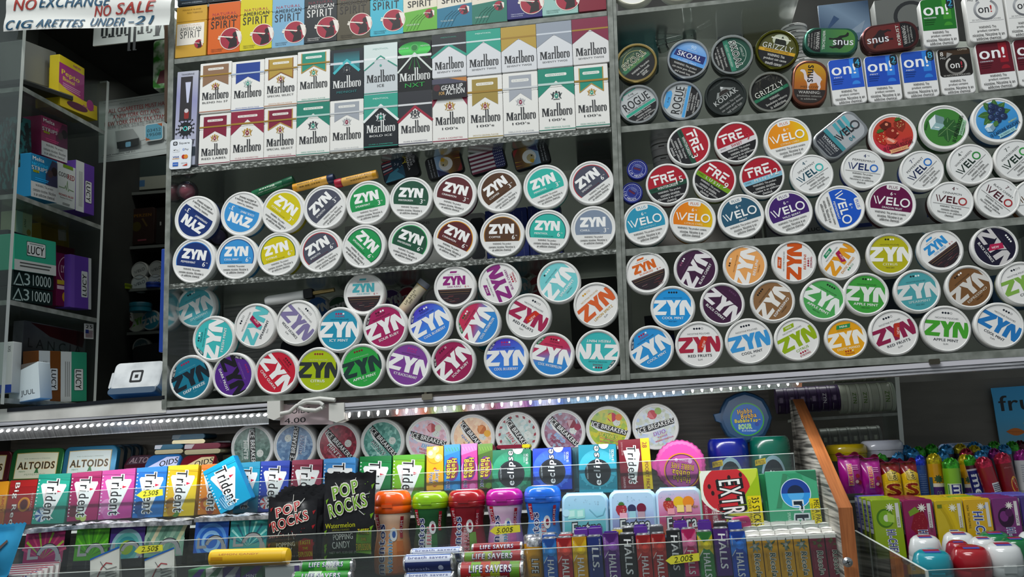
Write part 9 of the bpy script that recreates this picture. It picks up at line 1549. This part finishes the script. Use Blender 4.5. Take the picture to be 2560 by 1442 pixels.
# rolls standing behind
RG = 'candy rolls standing behind the chew boxes'
FC = lambda h: noisemat('foil_'+h, shade(h, .5), h, (1, 1, 1), 150, 3, .2, .35, .35, .65, .5)
FO = {k: FC(v) for k, v in dict(green='3fae2c', blue='3a9ad8', yellow='d8c41c', red='c82a4c', magenta='a82a90', deep='2a4ae0', wine='5a1028').items()}
def sroll(x0, x1, yt, lab, c, foil, draw, Y, lean=0.0, hgt=.06, group=RG):
    k = mmpx((x0+x1)/2, yt, Y); r = (x1-x0)/2*k; c0 = at((x0+x1)/2, yt, Y); t = thing('candy_roll', lab, 'candy', Matrix.Translation(Vector((c0.x, Y+r, c0.z-hgt))) @ Matrix.Rotation(lean, 4, 'Y'), group); m = M(); m.lathe([(0, 0), (r, 0), (r, hgt*.80)], mat(c, .25, 0, .5, .3), 26, 'z'); m.build('wrapper', t); m = M()
    m.sheet(lambda u, v: ((r*.99-(r*.9*max(0, v-.45)/.55)**1.0)*math.cos(2*math.pi*u)*(1+.07*math.sin(9*2*math.pi*u)*v), (r*.99-(r*.9*max(0, v-.45)/.55))*math.sin(2*math.pi*u)*(1+.07*math.cos(7*2*math.pi*u)*v), hgt*(.80+.17*min(v/.6, 1))+.0022*math.sin(2*math.pi*u*6)*(v > .5)+.002*(v > .8)), 30, 8, FO[foil]); m.build('foil_top', t)
    if draw:
        p = M(0); p.W = lambda x, z, d: ((r*1.003+d)*math.sin(x/r), -(r*1.003+d)*math.cos(x/r), z); draw(p, r, hgt); p.build('printed_wrap', t)
def pine(p, r, h): p.bd(-r*1.2, h*.02, r*1.2, h*.28, '3a1c5a', 10); p.bd(-r*1.0, h*.28, r*1.0, h*.36, 'c4bca8', 10); [leaf(p, r*.05, h*.46, a, r*.6, r*.12, '2a4a2c') for a in range(0, 360, 40)]; p.bd(-r*1.2, 0, -r*.7, h*.5, '2a4a5c', 4); p.tx('OO', 0, h*.14, r*.6, h*.1, '6a7a7c')
def ment(p, r, h): p.bd(-r*.9, h*.0, r*1.0, h*.46, 'b4bca4', 10); p.bd(-r*.45, h*.0, r*.75, h*.44, '1c2068', 8); p.tx('me', r*.12, h*.22, h*.40, r*.8, 'c9cccc', -90, .06); p.bd(-r*.85, 0, -r*.7, h*.44, '3a7a2c', 3)
def ment2(p, r, h): p.bd(-r*1.1, h*.0, r*.7, h*.72, 'b8b4bc', 10); p.bd(-r*1.0, h*.0, r*.5, h*.68, '1c2064', 10); p.tx('me', -r*.2, h*.34, h*.5, r*.8, 'c9cccc', -90, .06); p.bd(r*.7, 0, r*.9, h*.8, '8a1c34', 3)
def barc(p, r, h): p.bd(-r*.1, h*.05, r*.9, h*.44, 'b8babc', 8); [p.bd(-r*.05, h*(.07+.04*i), r*.85, h*(.085+.04*i), '2a2c4a', 6) for i in range(9)]
def fru(p, r, h): p.di(r*.5, h*.3, r*.5, 'c08a34', 16, ry=h*.2); p.di(r*.52, h*.3, r*.42, '8a1c1c', 16, ry=h*.16); p.tx('EURO', r*.5, h*.34, h*.22, r*.2, 'c9b48c', -75, .03); p.tx('cherry', r*.1, h*.7, r*.9, h*.05, 'a86a6c')
sroll(2288, 2317, 1141, 'blue candy roll beside the 240 wrappers', '24407c', 'deep', lambda p, r, h: (p.bd(-r*.8, 0, r*.8, h*.7, '2a4a84', 8), lines(p, 0, h*.6, r*1.2, h*.05, 9, '5a74a4')), .06); sroll(2319, 2358, 1137, 'orange-yellow candy roll with a pineapple, left of the lime one', 'b8860c', 'yellow', pine, .055); sroll(2359, 2403, 1148, 'lime topped candy roll with dark blue letters', '6a9a1c', 'green', ment, .04); sroll(2398, 2432, 1139, 'orange-yellow candy roll with a pineapple, right of the lime one', 'b8860c', 'yellow', pine, .065); sroll(2424, 2460, 1139, 'green topped candy roll with large letters, tilted', '4a1428', 'green', ment2, .06, -.14); sroll(2462, 2506, 1143, 'red candy roll showing a barcode', '7a0c1c', 'red', barc, .045, -.2); sroll(2502, 2545, 1134, 'red candy roll with a cherry badge at the edge', '6a0a14', 'red', fru, .05, -.12); sroll(2540, 2580, 1128, 'white candy roll with grey lines cut off by the picture edge', 'b4b4b4', 'magenta', lambda p, r, h: lines(p, 0, h*.7, r*1.2, h*.05, 8, '8a8c94'), .06)
for x, y, f_, cn in ((2205, 1136, 'green', 'lime tops beside the magenta wrappers'), (2230, 1130, 'red', 'red'), (2268, 1122, 'blue', 'sky blue by the white tub'), (2245, 1137, 'blue', 'sky blue, in front of the red'), (2300, 1125, 'green', 'green, left'), (2332, 1119, 'green', 'green, second'), (2370, 1120, 'blue', 'large sky blue'), (2285, 1130, 'blue', 'sky blue, low'), (2360, 1137, 'blue', 'sky blue above the lime roll'), (2405, 1118, 'yellow', 'crumpled yellow, left'), (2440, 1122, 'yellow', 'crumpled yellow, right'), (2420, 1130, 'red', 'red between the yellow ones'), (2470, 1123, 'blue', 'sky blue right of the yellow'), (2515, 1120, 'blue', 'sky blue near the edge'), (2490, 1112, 'green', 'bright green, far back'), (2535, 1112, 'green', 'bright green, far back by the edge'), (2455, 1136, 'blue', 'pale blue above the tilted roll'), (2490, 1130, 'magenta', 'magenta'), (2440, 1113, 'blue', 'sky blue, far back'), (2556, 1110, 'wine', 'dark wine, at the edge')):
    sroll(x-18, x+18, y-6, 'candy roll showing only its foil top, '+cn, '3a3a44', f_, None, .10+.004*(1136-y)/4, 0, .06, 'candy rolls further back')
def wrapb(x0, x1, yt, lab, c, draw, Y=.03, top='wine'):
    f, w, h = frame((x0, yt), (x1, yt-(x1-x0)*.05), (x0+5, yt+95), Y, .004); t = thing('candy_wrapper', lab, 'candy', f, 'candy wrappers standing at the wooden panel'); m = M(); bm = mat(c, .25, 0, .5, .3); g = lambda s: (lambda u, v: ((u-.5)*w, s*.009*math.sin(math.pi*u)**.5*math.sin(math.pi*min(v*1.1+.0, 1))+.0006*math.sin(17*u+11*v), h*v))
    m.sheet(g(-1), 16, 14, bm); m.sheet(g(1), 16, 14, bm); m.build('film', t); m = M(); m.sheet(lambda u, v: ((u-.5)*w*1.03, -.002+.012*v+.0012*math.sin(14*u+3*v), h*(.97+.09*v)+.0025*math.sin(9*u)*v), 14, 4, FO[top]); m.build('crimped_end', t); gg = g(-1); p = M(0); p.W = lambda x, z, d: (x, gg(min(max(x/w+.5, 0), 1), min(max(z/h, 0), 1))[1]-.0009-d, z); draw(p, w, h); p.build('printed_front', t)
def favo(p, w, h): p.rc(-w*.16, h*.20, w*.08, h*.78, 'a8a09c'); p.rc(-w*.14, h*.21, w*.06, h*.77, '9a1c74'); p.tx('FAVE REDS', -w*.04, h*.49, h*.54, w*.17, 'd8a83c', 90, .04); lines(p, w*.22, h*.74, w*.26, h*.05, 3, 'c88ab4'); p.di(w*.28, h*.45, w*.1, '8a0c24', 12); p.di(w*.34, h*.28, w*.11, '7a0c20', 12); p.di(w*.22, h*.3, w*.08, 'c8a4a0', 10)
def sbar(p, w, h): p.pg([(-w/2, 0), (w/2, 0), (w/2, h*.66), (0, h*.80), (-w/2, h*.66)], 'b8980c'); p.pg(rr(-w*.26, h*.50, w*.28, h*.76, .002), '2a2410'); p.pg(rr(-w*.24, h*.51, w*.26, h*.75, .002), 'b8a44c'); p.tx('240', w*.1, h*.63, h*.20, w*.2, '1c1a10', -90, .04); lines(p, -w*.2, h*.63, h*.18, w*.06, 3, '6a5c24', 1); p.tx('S', w*.0, h*.26, w*.66, h*.32, '6a0f14', 0, .08, 0, outline='c8a83c', ow=.05); p.tx('S', w*.0, h*.26, w*.60, h*.29, '7a1414', 0, .04)
wrapb(2092, 2147, 1140, 'magenta candy wrapper touching the wooden panel', '8f0c74', favo, .02); wrapb(2144, 2197, 1146, 'magenta candy wrapper beside the red and yellow ones', '8f0c74', favo, .024, 'wine'); wrapb(2199, 2246, 1156, 'red and yellow candy wrapper, 240, nearer the magenta ones', '6a0a0c', sbar, .026); wrapb(2247, 2289, 1154, 'red and yellow candy wrapper, 240, nearer the blue roll', '6a0a0c', sbar, .028)
def tub(px, yt, wpx, hpx, lab, c, lidc, Y, ring):
    k = mmpx(px, yt, Y); r, h = wpx/2*k, hpx*k; c0 = at(px, yt, Y); t = thing('gum_tub', lab, 'gum', Matrix.Translation(Vector((c0.x, Y, c0.z-h))), 'round tubs behind the candy rolls'); m = M(); m.lathe([(0, 0), (r*.92, 0), (r*.97, h*.35), (r*.97, h*.40)], mat(c, .25, 0, .5, .3), 36, 'z'); m.build('body', t); m = M(); m.lathe([(r*.98, h*.42), (r, h*.5), (r*.97, h*.82), (r*.86, h*.97), (r*.78, h), (0, h)], mat(lidc, .2, 0, .5, .4), 36, 'z'); m.build('lid', t); p = M(0); p.W = lambda x, z, d: (x, z, h+.0003+d); p.di(0, 0, r*.74, ring[0], 28); p.di(0, 0, r*.6, ring[1], 28); p.tx('GUM', 0, 0, r*.8, r*.3, 'd8c8a0', 0, .04); p.build('top_label', t)
tub(2112, 1110, 108, 42, 'yellow lidded tub behind the wooden panel', 'b8a010', 'c8ac10', .12, ('4a2a3c', 'c8ac10')); tub(2202, 1100, 108, 44, 'white lidded tub with a purple and orange top', 'b4b8c4', 'c9ccd8', .13, ('c88a1c', '6a5a9a')); tub(2400, 1108, 110, 36, 'pale blue lidded tub far back behind the candy rolls', '5a84b0', '7f9cc4', .19, ('5a2a3c', '6a8ab4'))
# gum bottles in the tray
BG = 'gum bottles in the clear tray'
def gbot(x0, x1, yt, Y, lab, lid, body, mark=True, hh=.085):
    xc = (x0+x1)/2; k = mmpx(xc, yt, Y); R = (x1-x0)/2*k; c0 = at(xc, yt, Y); h = hh; t = thing('gum_bottle', lab, 'gum', Matrix.Translation(Vector((c0.x, Y+R, c0.z-h))) @ Matrix.Rotation(.18, 4, 'X'), BG); lm = mat(lid, .2, 0, .5, .4); m = M(); m.lathe([(0, 0), (R*.9, 0), (R*.96, h*.1), (R*.92, h*.45), (R*.94, h*.62)], mat(body, .25, 0, .5, .3), 32, 'z'); m.build('body', t); m = M(); m.lathe([(R*.96, h*.63), (R, h*.65), (R, h*.74), (R*.985, h*.75), (R*.985, h*.765), (R, h*.775), (R*.97, h*.86), (R*.86, h*.955), (R*.70, h*.99), (R*.6, h), (0, h)], lm, 32, 'z'); m.build('flip_lid', t); m = M(); m.box(-R*.32, R*.32, -R*1.05, -R*.9, h*.70, h*.79, lm); m.build('latch', t)
    p = M(0); p.W = lambda x, z, d: (x, z, h+.0003+d); p.rc(-R*.4, -R*.05, R*.4, R*.3, '8a1c34'); p.rc(-R*.4, -R*.3, R*.4, -R*.05, '3a4a9a'); p.build('top_label', t); p = M(0); p.W = lambda x, z, d: ((R*.96+d)*math.sin(x/R), -(R*.96+d)*math.cos(x/R), z)
    p.bd(-R*.9, h*.38, R*1.0, h*.56, '7a1230', 10); p.tx('GUM', R*.3, h*.47, R*1.0, h*.11, 'c9a4b0', 0, .05); p.tx('mentos', -R*.2, h*.24, R*1.2, h*.16, '24306a', 0, .06, 0, outline='c9ccd4', ow=.05)
    if lid == 'c9cccc': p.tx('50', -R*.4, h*.70, R*.3, h*.07, '3a74b0', 0, .04); 
    p.build('printed_wrap', t)
gbot(2281, 2384, 1376, -.215, 'teal gum bottle lid at the front of the tray', '128494', '2a7a8c'); gbot(2378, 2480, 1366, -.205, 'large red gum bottle lid at the front of the tray', '94101c', '7a1c5a'); gbot(2461, 2558, 1358, -.20, 'large white gum bottle lid at the front right of the tray', 'c9cccc', 'b9bcc0')
gbot(2271, 2354, 1339, -.170, 'white gum bottle lid behind the teal one', 'c9cccc', 'b9bcc0'); gbot(2360, 2424, 1350, -.178, 'red gum bottle lid, the smaller one behind the large red', '8c1028', '7a1c4a'); gbot(2355, 2440, 1331, -.135, 'white gum bottle lid furthest back, beside the golden box', 'c9cccc', 'b9bcc0'); gbot(2420, 2492, 1342, -.155, 'white gum bottle lid between red and green ones', 'c9cccc', 'b9bcc0'); gbot(2444, 2532, 1330, -.125, 'green gum bottle lid further back', '0c6a3c', '1c5a3c'); gbot(2498, 2576, 1343, -.15, 'green gum bottle lid with a red and white top at the edge', '0c6436', '1c5a3c'); gbot(2542, 2610, 1329, -.13, 'white gum bottle lid cut off by the picture edge', 'c9cccc', 'b9bcc0')
